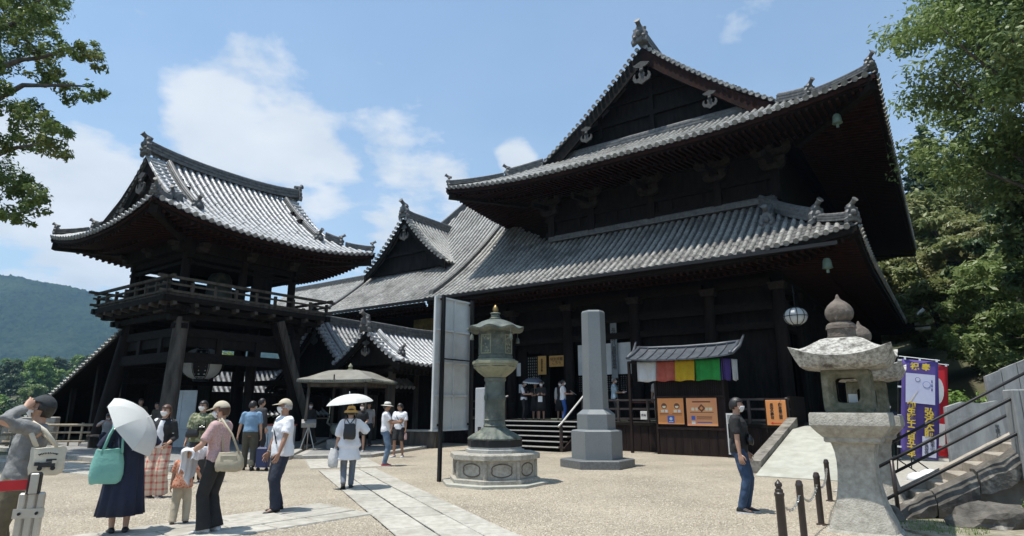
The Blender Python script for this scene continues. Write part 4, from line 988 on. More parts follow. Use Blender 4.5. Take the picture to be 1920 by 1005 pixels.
for i in range(3):
    a_, e_ = bol[i] + Vector((0, 0, .55)), bol[i + 1] + Vector((0, 0, .55)); ch = tag(bpy.data.objects.new('chain', None), 'metal chain hanging between ' + ('the knob capped bollard and the second bollard', 'the second and third bollards', 'the third bollard and the farthest bollard')[i], 'chain', 'chains between the bollards'); COL.objects.link(ch); ch.location = a_
    d = e_ - a_; n = int(d.length / .045); b = MB(); pts = [Vector((d.x * k / n, d.y * k / n, d.z * k / n - .16 * (1 - (2 * k / n - 1) ** 2))) for k in range(n + 1)]
    for k in range(n):
        c_ = (pts[k] + pts[k + 1]) / 2; t = (pts[k + 1] - pts[k]).normalized(); sd = t.cross(Vector((0, 0, 1))).normalized(); up = sd.cross(t)
        ax = sd if k % 2 else up
        b.tube([c_ + t * .03 * math.cos(q) + ax * .016 * math.sin(q) for q in np.linspace(0, 2 * math.pi, 7)], .0055, 4, cap=False)
    b.build('links', M['steel'] if i < 2 else M['steel'], ch, kind='stuff')

# bronze lantern on an octagonal stone base
t_ = thing('bronze_lantern', 'tall green bronze lantern on octagonal stone plinth in the gravel yard', 'lantern', (-.38, 13.75, 0), R(12))
def octa(b, prof, rot=R(22.5), mi=0): return b.lathe(prof, 8, rot=rot, mi=mi)
b = MB(); octa(b, [(1.18, -.05), (1.18, .05), (1.14, .06)]); b.build('ground_slab', M['concrete'], t_)
pl = MB(); octa(pl, [(1.0, .06), (1.0, .13), (.97, .145), (.90, .15), (.90, .50), (.93, .52), (1.0, .53), (1.0, .62), (.975, .645)]); pl = pl.build('plinth', M['lantern_stone'], t_)
for k in range(8):
    a = R(45 * k); nrm = Vector((math.cos(a), math.sin(a), 0)); tg = Vector((-math.sin(a), math.cos(a), 0)); ap = .90 * math.cos(R(22.5)); c0 = nrm * (ap + .004) + Vector((0, 0, .325))
    bb = MB(); bb.tube([c0 + tg * math.cos(q) * (.20 + .04 * abs(math.sin(2 * q))) + Vector((0, 0, math.sin(q) * .13)) for q in np.linspace(0, 2 * math.pi, 21)], .012, 5, cap=False); bb.build('panel_relief', M['lantern_dark'], pl)
    bb = MB(); cr_ = Vector((math.cos(a + R(22.5)), math.sin(a + R(22.5)), 0)) * .895; bb.tube([cr_ + Vector((0, 0, .15)), cr_ + Vector((0, 0, .51))], .045, 6); bb.build('corner_pilaster', M['lantern_stone'], pl)
b = MB(); octa(b, [(.66, .645), (.66, .71), (.63, .72)]); octa(b, [(.60, .72), (.60, .76), (.58, .765)]); b.build('step', M['granite'], t_)
b = MB(); octa(b, [(.60, .765), (.61, .78), (.61, .90), (.59, .91)]); b.build('foot', M['steel_black'], t_)
b = MB(); secs = []
for r, z, w in ((.56, .91, .04), (.54, .95, .05), (.44, 1.02, .05), (.34, 1.08, .03), (.27, 1.14, .01), (.245, 1.17, 0)):
    secs.append([((r + w * abs(math.sin(8 * q))) * math.cos(q), (r + w * abs(math.sin(8 * q))) * math.sin(q), z) for q in np.linspace(0, 2 * math.pi, 65)[:-1]])
b.loft(secs); b.build('lotus_base', M['bronze'], t_, smooth=True)
b = MB(); b.lathe([(.245, 1.17), (.255, 1.20), (.235, 1.22), (.225, 1.3), (.25, 1.32), (.225, 1.34), (.222, 1.72), (.235, 1.75), (.235, 1.82), (.222, 1.85), (.22, 2.15), (.245, 2.17), (.245, 2.22), (.225, 2.24)], 24); b.build('shaft', M['bronze'], t_, smooth=True, auto=40)
for k in range(4):
    a = R(90 * k + 20); bb = MB(); bb.lathe([(.0, 0), (.075, 0), (.08, .012), (.055, .02), (.02, .022)], 14); o_ = bb.build('medallion', M['bronze'], t_); o_.location = (math.cos(a) * .225, math.sin(a) * .225, 1.80); o_.rotation_euler = Euler((0, R(90), a))
b = MB(); secs = []
for r, z, w in ((.23, 2.24, 0), (.27, 2.28, .01), (.36, 2.36, .025), (.44, 2.45, .03), (.46, 2.47, .02)):
    secs.append([((r + w * abs(math.sin(8 * q))) * math.cos(q), (r + w * abs(math.sin(8 * q))) * math.sin(q), z) for q in np.linspace(0, 2 * math.pi, 65)[:-1]])
b.loft(secs); octa(b, [(.47, 2.47), (.50, 2.49), (.50, 2.53), (.53, 2.54), (.53, 2.60), (.47, 2.62), (.44, 2.65)]); b.build('bowl', M['bronze_pale'], t_, smooth=True, auto=35)
fb = MB(); octa(fb, [(.385, 2.65), (.40, 2.66), (.40, 2.72), (.38, 2.73), (.38, 3.22), (.40, 3.23), (.40, 3.27)]); fb = fb.build('fire_box', M['bronze'], t_)
for k in range(8):
    a = R(45 * k); nrm = Vector((math.cos(a), math.sin(a), 0)); tg = Vector((-math.sin(a), math.cos(a), 0)); ap = .38 * math.cos(R(22.5)); bb = MB()
    c0 = nrm * (ap + .006) + Vector((0, 0, 2.975))
    for x, z, w, h in ((0, .205, .26, .025), (0, -.205, .26, .025), (-.12, 0, .022, .4), (.12, 0, .022, .4)): bb.box(c0 + tg * x + Vector((0, 0, z)), (.02, w, h), (0, 0, a))
    rg = np.random.default_rng(k)
    for q in range(16): bb.ellipsoid(c0 + tg * rg.uniform(-.09, .09) + Vector((0, 0, rg.uniform(-.17, .17))), (.012, .022, .022), 5, 3, rot=Matrix.Rotation(a, 3, 'Z'))
    bb.build('relief_panel', M['bronze_pale'] if k % 2 else M['bronze'], fb, kind='stuff')
b = MB(); secs = []
for r, z, l_ in ((.30, 3.26, 0), (.58, 3.25, .035), (.64, 3.28, .06), (.645, 3.315, .06), (.60, 3.335, .045), (.48, 3.40, .012), (.34, 3.49, 0), (.20, 3.54, 0), (.10, 3.56, 0)):
    secs.append([(r * math.cos(q) * (1 - .02 * math.cos(8 * q)), r * math.sin(q) * (1 - .02 * math.cos(8 * q)), z + l_ * (.5 + .5 * math.cos(8 * (q - R(22.5))))) for q in np.linspace(0, 2 * math.pi, 65)[:-1]])
b.loft(secs); b.build('roof', M['bronze'], t_, smooth=True, auto=40)
b = MB(); b.lathe([(.13, 3.55), (.14, 3.58), (.10, 3.60), (.11, 3.63), (.09, 3.66), (.12, 3.69), (.11, 3.71), (.07, 3.72)], 14); b.build('finial_base', M['bronze'], t_, smooth=True, auto=40)
b = MB(); b.lathe([(.04, 3.72), (.065, 3.75), (.07, 3.78), (.055, 3.83), (.028, 3.87), (.008, 3.90)], 14); b.build('finial_jewel', M['gold'], t_, smooth=True)
for k in (0, 2, 4, 6):
    a = R(45 * k + 22.5); bb = MB(); bb.tube([(.62 * math.cos(a), .62 * math.sin(a), 3.31), (.62 * math.cos(a), .62 * math.sin(a), 3.16)], .008, 5); bb.lathe([(.02, .0), (.04, -.03), (.045, -.10), (.05, -.12)], 8, (.62 * math.cos(a), .62 * math.sin(a), 3.17)); bb.build('bell', M['bronze'], t_, smooth=True, auto=40)

# hexagonal stone monument
t_ = thing('stone_monument', 'tall polished grey hexagonal stone pillar on stepped hexagonal base', 'monument', (2.35, 17.35, 0), R(-4))
hx = lambda prof: MB().lathe(prof, 6, rot=0)
hx([(1.02, -.05), (1.02, .20), (.99, .22)]).build('base_slab', M['obelisk_base'], t_)
hx([(.70, .22), (.70, .95), (.66, .98), (.52, 1.0)]).build('lower_block', M['obelisk'], t_)
hx([(.53, 1.0), (.53, 1.40), (.50, 1.43), (.37, 1.53)]).build('middle_block', M['obelisk'], t_)
hx([(.355, 1.53), (.335, 4.26), (.30, 4.31), (.0, 4.34)]).build('shaft', M['obelisk'], t_)

# notice board seen from behind
BD = Vector((.579, .815, 0))
t_ = thing('notice_board', 'tall white notice board seen from behind, on two black posts', 'notice board', (-1.64, 13.97, 0), R(90) - A_)
for x in (0, 1.06):
    b = MB(); b.box((x, -.05, 2.08), (.075, .07, 4.16)); b.build('post', M['steel_black'], t_)
    b = MB(); b.box((x, .0, 4.08), (.05, .09, .05)); b.box((x, .0, 1.2), (.05, .09, .05)); b.build('bracket', M['steel_black'], t_)
b = MB(); b.box((.48, .055, 2.6), (1.36, .025, 3.0)); b.build('panel', M['white_board'], t_)
for x in (-.20, .48, 1.16): b = MB(); b.box((x, .02, 2.6), (.045, .05, 3.05)); b.build('frame_upright', M['white_board'], t_)
for z in (1.09, 1.85, 2.6, 3.35, 4.11): b = MB(); b.box((.48, .018, z), (1.30, .046, .045)); b.build('frame_rail', M['white_board'], t_)
b = MB(); b.box((.53, -.06, 2.68), (1.0, .03, .03)); b.build('cross_bar', M['steel_black'], t_)

# inscribed stone post
t_ = thing('inscribed_post', 'square pale grey stone post with carved black characters behind the bronze lantern', 'stone post', (-.86, 21.2, 0), R(-2))
b = MB(); b.cbox((0, 0, 1.12), (.60, .60, 2.24), .02); b.build('shaft', M['pillar_grey'], t_); t_.rotation_euler = (0, 0, R(32))
text(vert('西国第八番'), .165, t_, (.02, -.304, 1.72), FRONT, M['black_ink'], line=.78, bold=.004)
text(vert('長谷寺'), .34, t_, (.02, -.304, .72), FRONT, M['black_ink'], line=.80, bold=.008)
text(vert('長谷'), .34, t_, (-.304, -.02, .62), (R(90), 0, R(-90)), M['black_ink'], line=.85, bold=.008)

# ticket booth with five coloured curtain
t_ = thing('booth', 'small dark wooden booth with a curved metal roof in front of the veranda', 'booth', HALL, HROT)
B0, B1, BF, BB = 4.35, 6.72, -.65, .0 - .02
for k in range(8):
    w = (B1 - B0) / 8; b = MB(); b.box((B0 + w * (k + .5), BF + .02, .43), (w - .008, .04, .86)); b.build('board', M['booth_wood'], t_)
for k in range(3): b = MB(); b.box((B1 - .02, BF + .10 + .2 * k, .43), (.04, .19, .86)); b.build('board', M['booth_wood'], t_)
b = MB(); b.box(((B0 + B1) / 2, BF + .03, 1.42), (B1 - B0 - .12, .03, 1.08)); b.build('counter_panel', M['booth_wood'], t_)
b = MB()
for k in range(30): b.box((B0 + .1 + k * (B1 - B0 - .2) / 29, BF, 2.24), (.035, .03, .58))
b.build('slats', M['booth_wood'], t_, kind='stuff')
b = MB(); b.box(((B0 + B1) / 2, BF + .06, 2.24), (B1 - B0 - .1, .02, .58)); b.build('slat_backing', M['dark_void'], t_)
b = MB(); b.box((B1 - .03, BF + .33, 1.75), (.04, .60, 1.75)); b.build('side_panel', M['booth_wood'], t_)
for u_ in (3.35, B0, B1):
    b = MB(); b.cbox((u_, BF + .02, 1.62), (.10, .10, 3.24), .01); b.build('post', M['booth_wood'], t_)
for z in (.88, 1.94, 2.56, 3.2): b = MB(); b.box(((B0 + B1) / 2 - (.5 if z > 3 else 0), BF - .01, z), (B1 - B0 + (1.0 if z > 3 else 0), .10, .08)); b.build('rail', M['booth_wood'], t_)
def booth_z(q): return 3.22 + .30 * q + .16 * q * q
rf = MB(); nn_ = 16; secs = []
for i in range(nn_ + 1):
    u_ = 3.5 + 3.72 * i / nn_; lf_ = .10 * abs(2 * i / nn_ - 1) ** 3
    secs.append([(u_, -1.15 + 1.1 * q, booth_z(q) + lf_) for q in np.linspace(0, 1, 7)] + [(u_, -1.15 + 1.1 * q, booth_z(q) + lf_ - .05) for q in np.linspace(1, 0, 7)])
rf.loft(secs); rfo = rf.build('roof', M['metal_roof'], t_)
for i in range(11):
    u_ = 3.55 + 3.62 * i / 10; lf_ = .10 * abs(2 * i / 10 - 1) ** 3; b = MB(); b.tube([(u_, -1.16 + 1.1 * q, booth_z(q) + lf_ + .012) for q in np.linspace(0, 1, 6)], .022 if 0 < i < 10 else .06, 6); b.build('roof_batten' if 0 < i < 10 else 'verge_tile', M['metal_roof'], rfo, smooth=True)
b = MB(); b.tube([(3.4, -.05, 3.78), (4, -.05, 3.74), (5.2, -.05, 3.72), (6.4, -.05, 3.74), (7.3, -.05, 3.80)], .06, 8); b.build('ridge', M['metal_roof'], rfo, smooth=True)
for u_ in (3.49, 7.23): b = MB(); b.tube([(u_, -1.1, 3.32), (u_ + (.06 if u_ > 5 else -.06), -.35, 3.62), (u_ + (.12 if u_ > 5 else -.12), .05, 4.02)], [.05, .055, .035], 8); b.build('verge_end', M['metal_roof'], rfo, smooth=True)
ct = thing('curtain', 'five coloured temple curtain hanging from the booth eave', 'curtain', HALL, HROT)
def cloth(name, u0, u1, m, v_=-.78, z0=3.20, z1=2.48, par=ct, seed=0, du=0, dv=0):
    g = np.random.default_rng(seed); nx_, nz_ = 14, 8; b = MB(); vs = []
    for j in range(nz_ + 1):
        for i in range(nx_ + 1):
            f, h = i / nx_, j / nz_; s_ = math.sin(f * 11 + seed * 2) * .05 * (.35 + h) + math.sin(f * 27 + seed) * .018
            vs.append((u0 + (u1 - u0) * f + du * f, v_ + s_ + dv * f - .05 * h, z0 + (z1 - z0) * h + .02 * math.sin(f * 7 + seed) * h))
    fs = [(j * (nx_ + 1) + i, (j + 1) * (nx_ + 1) + i, (j + 1) * (nx_ + 1) + i + 1, j * (nx_ + 1) + i + 1) for j in range(nz_) for i in range(nx_)]
    b.add(vs, fs); o = b.build(name, m, par, smooth=True); o.modifiers.new('thick', 'SOLIDIFY').thickness = .004; return o
for k, (a, e_, mm) in enumerate(((3.72, 4.48, 'white_cloth'), (4.48, 5.16, 'cloth_red'), (5.16, 5.86, 'cloth_yellow'), (5.86, 6.72, 'cloth_green'))): cloth('curtain_panel', a, e_, M[mm], seed=k + 1)
cloth('curtain_panel', 6.74, 6.76, M['cloth_purple'], seed=6, du=.16, dv=.45, v_=-.70); cloth('curtain_panel', 6.93, 6.95, M['white_cloth'], seed=7, du=.10, dv=.32, v_=-.22)
def poster(u0, u1, z0, z1, m, label, v_=BF - .035):
    p = thing('poster', label, 'poster', HALL + U * ((u0 + u1) / 2) + V * v_ + Vector((0, 0, (z0 + z1) / 2)), HROT)
    b = MB(); b.cbox((0, 0, 0), (u1 - u0, .014, z1 - z0), .004); b.build('sheet', M[m], p); return p
def flat(p, x, z, w, h, m, y=-.0085, name='print'):
    b = MB(); b.box((x, y, z), (w, .002, h)); return b.build(name, M[m], p)
def disc(p, x, z, r, m, y=-.0085, name='print', n=20, sx=1.0):
    b = MB(); b.loft([[(x + r * sx * math.cos(2 * math.pi * i / n), yy, z + r * math.sin(2 * math.pi * i / n)) for i in range(n)] for yy in (y + .001, y - .001)]); return b.build(name, M[m], p)
p = poster(4.40, 5.34, 1.02, 1.90, 'orange_print', 'orange poster with two round face pictures and a blue square on the booth')
flat(p, 0, .06, .012, .68, 'salmon_print')
for x in (-.23, .23):
    disc(p, x, .17, .10, 'brown_print', y=-.0095); disc(p, x, .16, .065, 'cream', y=-.011); flat(p, x, .20, .14, .05, 'brown_print', y=-.0125)
    flat(p, x - .06, .0, .12, .09, 'cream', y=-.0095); flat(p, x + .08, .0, .09, .09, 'plaster', y=-.0095); flat(p, x, -.085, .34, .018, 'brown_print', y=-.0095)
flat(p, 0, -.13, .8, .014, 'brown_print', y=-.0095); flat(p, 0, -.28, .25, .24, 'blue_print', y=-.0095); disc(p, 0, -.26, .055, 'plaster', y=-.011); flat(p, 0, -.355, .16, .02, 'plaster', y=-.011)
p = poster(5.44, 6.48, .98, 1.90, 'salmon_print', 'salmon poster with a diamond picture and blue square, next to the five coloured curtain corner')
flat(p, 0, .33, .62, .045, 'brown_print'); b = MB(); b.box((0, -.0095, .12), (.19, .002, .19), (0, R(45), 0)); b.build('print', M['brown_print'], p)
b = MB(); b.box((0, -.012, .12), (.09, .002, .09), (0, R(45), 0)); b.build('print', M['orange_print'], p)
for x, w in ((-.3, .1), (-.17, .08), (.17, .1), (.3, .12)): flat(p, x, .09, w, .10, 'cream', y=-.0095)
flat(p, 0, -.02, .8, .02, 'brown_print'); flat(p, -.3, -.20, .13, .13, 'blue_print'); flat(p, .08, -.17, .52, .03, 'brown_print'); flat(p, .08, -.23, .5, .02, 'brown_print'); flat(p, -.3, -.36, .13, .10, 'plaster'); flat(p, .08, -.35, .5, .03, 'blue_print')
# framed sign by the ramp
p = thing('sign_board', 'orange upright sign with two columns of brown characters and red arrow, by the ramp', 'sign', hp(8.18, .0, 1.42), HROT)
b = MB(); b.cbox((0, 0, 0), (.62, .03, .80), .006); b.build('panel', M['orange_print'], p)
b = MB(); b.box((-.33, .02, -.1), (.04, .04, 1.1)); b.box((.33, .02, -.1), (.04, .04, 1.1)); b.box((0, .02, .42), (.72, .05, .04)); b.build('frame', M['booth_wood'], p)
text(vert('御本尊正面'), .115, p, (.13, -.018, .04), FRONT, M['black_ink'], line=.86, bold=.003); text(vert('長谷の舞台'), .115, p, (-.13, -.018, .04), FRONT, M['black_ink'], line=.86, bold=.003)
b = MB(); b.prism([(-.20, -.335), (-.12, -.29), (-.12, -.325), (.20, -.325), (.20, -.345), (-.12, -.345), (-.12, -.38)], -.019, -.016, axis=1); b.build('arrow', M['red_print'], p)
# small stand sign at the booth corner and little green marker
p = thing('stand_sign', 'narrow pale framed stand sign at the booth corner', 'sign', hp(6.95, -.75, 0), HROT)
b = MB(); b.box((0, 0, .75), (.36, .03, 1.3)); b.build('panel', M['plaster'], p); b = MB(); b.box((0, -.018, .75), (.28, .006, 1.2)); b.build('print', M['fence_stone'], p)
for x in (-.19, .19): b = MB(); b.box((x, 0, .72), (.03, .05, 1.44)); b.build('frame', M['steel_black'], p)
b = MB(); b.box((0, .12, .04), (.4, .3, .04)); b.build('foot', M['steel_black'], p)
# hall notices
def notice(u_, z_, w, h, m, label, txt=None, size=.12, color='black_ink', v_=2.58, name='notice', line=.85):
    p = thing(name, label, 'notice', hp(u_, v_, z_), HROT); b = MB(); b.cbox((0, 0, 0), (w, .025, h), .004); b.build('panel', M[m], p)
    if txt: text(txt, size, p, (0, -.015, 0), FRONT, M[color], line=line, bold=.002)
    return p
notice(-2.50, 3.50, .46, .86, 'sign_wood', 'upright orange wooden notice left of the hall doorway', vert('本尊特別拝観'), .12, line=.84)
notice(-1.70, 3.66, .80, .50, 'sign_wood', 'wide orange wooden notice over the hall doorway', '特別拝観\nこちら', .17, line=.95)
notice(-1.04, 2.86, .16, 1.08, 'salmon_print', 'narrow red orange notice strip right of the hall doorway', vert('十一面観音'), .11, 'cream', line=1.35)
notice(1.26, 4.05, .30, 2.5, 'obelisk', 'long grey hanging board with a column of characters on the hall front', vert('長谷寺八番観音霊場'), .23, 'black_ink', v_=2.5, line=.86)
notice(-3.95, 3.35, .36, .62, 'plaster', 'white paper notice pinned on the dark hall wall', None, v_=2.66); notice(-3.72, 2.45, .30, .40, 'plaster', 'small white paper sheet under the white notice on the hall wall', None, v_=2.66)
notice(3.55, 1.30, .26, .30, 'plaster', 'small white notice plate tied on the veranda railing', '授与', .09, v_=.05)
b = thing('striped_curtain', 'short purple and white striped curtain under the hall eave', 'curtain', hp(-4.9, 2.2, 5.3), HROT)
for k in range(9):
    q = MB(); q.box((-1.0 + k * .24, .01 * (k % 2), 0), (.235, .012, .55)); q.build('stripe_panel', M['white_cloth' if k % 2 else 'cloth_purple'], b)
# offering table and box on the veranda
p = thing('offering_table', 'low dark table with red cloth on the veranda', 'table', hp(3.0, 1.7, 1.05), HROT)
b = MB(); b.box((0, 0, .70), (1.6, .6, .05)); b.build('table_top', M['booth_wood'], p); b = MB(); b.box((0, -.02, .735), (1.3, .5, .02)); b.build('cloth', M['cloth_red'], p)
for x in (-.7, .7):
    for y in (-.24, .24): b = MB(); b.box((x, y, .34), (.06, .06, .68)); b.build('leg', M['booth_wood'], p)
p = thing('paper_lantern', 'round white ribbed lantern hanging under the hall corner', 'lantern', hp(9.0, .35, 4.55), HROT)
def ribbed_lantern(p, r, hh, nv=10):
    b = MB(); b.lathe([(r * math.cos(q) ** .8 if abs(q) < 1.5 else .02, hh * math.sin(q)) for q in np.linspace(-1.25, 1.25, 11)], 20); b.build('shade', M['lamp_paper'], p, smooth=True)
    for k in range(nv):
        a = 2 * math.pi * k / nv; b = MB(); b.tube([((r * math.cos(q) ** .8 + .012) * math.cos(a), (r * math.cos(q) ** .8 + .012) * math.sin(a), hh * math.sin(q)) for q in np.linspace(-1.25, 1.25, 9)], .012, 5); b.build('rib', M['steel_black'], p)
    b = MB(); b.tube([((r + .014) * math.cos(a), (r + .014) * math.sin(a), 0) for a in np.linspace(0, 2 * math.pi, 25)], .012, 5, cap=False); b.build('hoop', M['steel_black'], p)
    for s_ in (-1, 1): b = MB(); b.lathe([(r * .36, s_ * hh * .95), (r * .38, s_ * hh * 1.08)][::s_], 12); b.build('cap', M['steel_black'], p)
    b = MB(); b.tube([(0, 0, hh), (0, 0, hh + .8)], .014, 5); b.build('hanger', M['steel_black'], p)
ribbed_lantern(p, .37, .29)
p = thing('great_lantern', 'big white and black striped lantern hanging inside the bell tower', 'lantern', (-12.2, 24.0, 3.25), 0)
ribbed_lantern(p, .78, .62, 8)
for k in range(0, 8, 2):
    b = MB(); a0 = 2 * math.pi * (k + .05) / 8; secs = []
    for q in np.linspace(-1.2, 1.2, 9): rr_ = .78 * math.cos(q) ** .8 + .006; secs.append([(rr_ * math.cos(a0 + w), rr_ * math.sin(a0 + w), .62 * math.sin(q)) for w in np.linspace(0, .7, 5)])
    b.loft(secs, closed=False); b.build('stripe', M['black_ink'], p)

# ramp beside the veranda
p = bpy.data.objects.new('ramp', None); COL.objects.link(p); p['kind'] = 'structure'; p.location = HALL; p.rotation_euler = (0, 0, HROT)
b = MB(); b.prism([(-5.9, -.02), (-5.9, .02), (-1.2, .95), (2.6, 1.04), (2.6, -.02)], 8.86, 11.0, axis=0); b.build('ramp_surface', M['concrete'], p)
for k in range(6):
    v0_, v1_ = -5.2 + k * .82, -5.2 + (k + 1) * .82 - .012; zz = lambda v: .16 + (v + 5.9) * .198
    b = MB(); b.prism([(v0_, -.02), (v0_, zz(v0_)), (v1_, zz(v1_)), (v1_, -.02)], 8.56, 8.84, axis=0); b.build('kerb', M['rock_light'], p)

# purple and red banners on poles with water filled bases
def banner(loc, rz, label, m, w, h, lean, purple=True):
    t_ = thing('banner', label, 'banner', loc, rz, 'upright banners on poles')
    t_.rotation_euler = (R(2), R(lean), rz)
    b = MB(); b.lathe([(.24, .0), (.25, .04), (.22, .11), (.12, .17), (.05, .19)], 18); b.build('base', M['plastic_white'], t_, smooth=True, auto=50)
    b = MB(); b.tube([(-w / 2 - .06, 0, .15), (-w / 2 - .06, 0, h + .58)], .014, 6); b.tube([(0, 0, .15), (-w / 2 - .06, 0, .40)], .016, 6); b.build('pole', M['steel_black'], t_)
    b = MB(); b.tube([(-w / 2 - .1, 0, h + .56), (w / 2 + .02, 0, h + .53)], .010, 6); b.build('cross_bar', M['plastic_white'], t_)
    n = 16; vs = []; k = 8
    yy = lambda x, z: .035 * math.sin(z * 2.6 + x * 3) + .02 * math.sin(x * 7 + z)
    for j in range(n + 1):
        for i in range(k + 1): x, z = -w / 2 + w * i / k, .50 + h * (1 - j / n); vs.append((x, yy(x, z), z))
    b = MB(); b.add(vs, [(j * (k + 1) + i, (j + 1) * (k + 1) + i, (j + 1) * (k + 1) + i + 1, j * (k + 1) + i + 1) for j in range(n) for i in range(k)]); o = b.build('cloth', M[m], t_, smooth=True); o.modifiers.new('thick', 'SOLIDIFY').thickness = .004
    for z in (h + .5, h * .72 + .5, h * .42 + .5, h * .1 + .5): b = MB(); b.box((-w / 2 - .03, -.01, z - .03), (.08, .02, .04)); b.build('loop', M['plastic_white'], t_)
    for x in (-w * .4, 0, w * .45): b = MB(); b.box((x, 0, h + .52), (.04, .02, .06)); b.build('loop', M['plastic_white'], t_)
    return t_
bt = banner((9.05, 14.1, 0), R(-22), 'purple banner with gold characters and a pale picture panel', 'banner_purple', .72, 2.16, 7)
Y0 = -.062
text('祝 奉', .17, bt, (0, Y0, 2.50), FRONT, M['banner_gold'], ext=.003, bold=.006)
b = MB(); b.box((0, Y0 + .006, 2.02), (.56, .008, .66)); b.build('picture_panel', M['banner_panel'], bt)
disc(bt, -.05, 2.22, .05, 'banner_purple', y=Y0 - .001, name='emblem'); disc(bt, -.05, 2.22, .04, 'banner_panel', y=Y0 - .0035, name='emblem'); disc(bt, .12, 2.12, .075, 'blue_print', y=Y0 - .001, name='emblem'); disc(bt, .12, 2.12, .066, 'banner_panel', y=Y0 - .0035, name='emblem')
for k_ in range(3): flat(bt, .22, 2.2 - k_ * .09, .02, .06, 'cloth_purple', y=Y0 - .001)
text(vert('弘法大師'), .185, bt, (.17, Y0, 1.28), FRONT, M['banner_gold'], ext=.003, line=.86, bold=.006)
text(vert('御生誕千二百五十年'), .165, bt, (-.17, Y0, 1.09), FRONT, M['banner_gold'], ext=.003, line=.80, bold=.006)
b = MB(); b.box((.17, Y0 + .006, .76), (.26, .008, .44)); b.build('name_panel', M['banner_panel'], bt)
text(vert('総本山'), .085, bt, (.225, Y0 - .003, .80), FRONT, M['black_ink'], line=.9); text(vert('長谷寺'), .085, bt, (.115, Y0 - .003, .70), FRONT, M['black_ink'], line=.9)
bt2 = banner((9.75, 14.75, 0), R(-22), 'plain red banner with a white oval, behind the purple banner', 'banner_red', .66, 2.10, 7)
disc(bt2, .12, 2.0, .3, 'plaster', y=Y0, name='oval', sx=.4); flat(bt2, .2, 1.0, .12, .5, 'plaster', y=Y0)

# stone stairs climbing to the right
SD = Vector((.94, -.342, 0)); SW = Vector((.342, .94, 0)); S0 = Vector((5.80, 9.62, 0))
stz = math.atan2(SD.y, SD.x)
p = thing('stone_stairs', 'short flight of worn stone steps climbing to the right beside rocks', 'stairs', S0, stz)
NST, RI, TR = 9, .15, .27
for k in range(NST):
    b = MB(); b.cbox((.12 + TR * (k + .5), .60, RI * (k + .5) + random.uniform(-.005, .005)), (TR + .05, .86, RI + .002 * k), .015, (0, 0, R(random.uniform(-.5, .5)))); b.box((.12 + TR * (k + .5), .60, RI * k / 2 - .06), (TR, .84, max(.02, RI * k - .02))); b.build('step', M['stair_stone'], p)
def strg(y0, y1, m, name, off=.0, top=.10):
    b = MB(); L_ = NST * TR; n = 10; secs = []
    for i in range(n + 1):
        x = -.05 + (L_ + .3) * i / n; z = RI / TR * x + top + random.uniform(-.012, .012); low = max(-.15, z - .42)
        secs.append([(x, y0 + random.uniform(-.02, .02), low), (x, y1, low), (x, y1, z), (x, (y0 + y1) / 2, z + .01), (x, y0 + .03, z - .01)])
    b.loft(secs); return b.build(name, M[m], p)
for k in range(5):                                                # rough stones bedded one behind another up the slope
    b = MB(); x0, x1 = -.1 + k * .56, -.1 + (k + 1) * .56 - .015; secs = []; hh = random.uniform(.34, .46); tp = random.uniform(.08, .14)
    for i in range(6):
        x = x0 + (x1 - x0) * i / 5; z = RI / TR * x + tp + random.uniform(-.02, .02); q = 1 - .18 * abs(2 * i / 5 - 1) ** 3; yo = random.uniform(-.02, .02)
        secs.append([(x, -.22 + yo + (1 - q) * .2, max(-.15, z - hh * q)), (x, .15, max(-.15, z - hh)), (x, .16, z), (x, -.02, z + .015), (x, -.16 + yo, z - .03), (x, -.24 + yo, z - hh * .4)])
    b.loft(secs); b.build('side_stone', M['rock'], p, smooth=False); strg(1.03, 1.20, 'stair_stone', 'side_stone', top=.12)
def handrail(y, label, post_x):
    t_ = thing('handrail', label, 'handrail', S0, stz, 'double tube handrails of the stone stairs')
    sl = RI / TR; P_ = lambda x, h: (x, y, sl * max(x, -.5) + h)
    for h in (.86, .38):
        b = MB(); b.tube([P_(-.45, h), P_(.3, h), P_(1.5, h), P_(2.9, h)], .024, 8); b.build('tube', M['steel_black'], t_, smooth=True)
    for x in post_x: b = MB(); b.tube([(x, y, sl * max(x, 0) - .02), P_(x, .86)], .03, 8); b.build('post', M['steel_brown'], t_, smooth=True)
    return t_
handrail(-.26, 'near black double handrail beside the lower rocks', (-.06, 2.4)); handrail(1.24, 'far black double handrail on the wall side of the stairs', (-.3, 2.6))
# dressed stone fence and slab beyond the stairs
p = thing('stone_fence', 'grey fence of close set upright stone slabs above the stairs', 'fence', (10.35, 13.4, 0), R(-24))
for k in range(12):
    b = MB(); hgt = random.uniform(1.40, 1.43); x0_, x1_ = k * .29, k * .29 + .278; z0_ = .50 + .10 * k; zt_ = lambda x: .85 + .44 * x + hgt; y_ = random.uniform(-.012, .012); b.loft([[(x0_, y_ - .1, z0_), (x1_, y_ - .1, z0_), (x1_, y_ - .1, zt_(x1_)), (x0_, y_ - .1, zt_(x0_))], [(x0_, y_ + .1, z0_), (x1_, y_ + .1, z0_), (x1_, y_ + .1, zt_(x1_)), (x0_, y_ + .1, zt_(x0_))]]); b.build('slab', M['fence_stone'], p)
p = thing('stone_tablet', 'broad pale stone slab with a small column of characters beside the stairs', 'stone tablet', (9.62, 12.95, .42), R(-20)); p.scale = (.84, 1, .92)
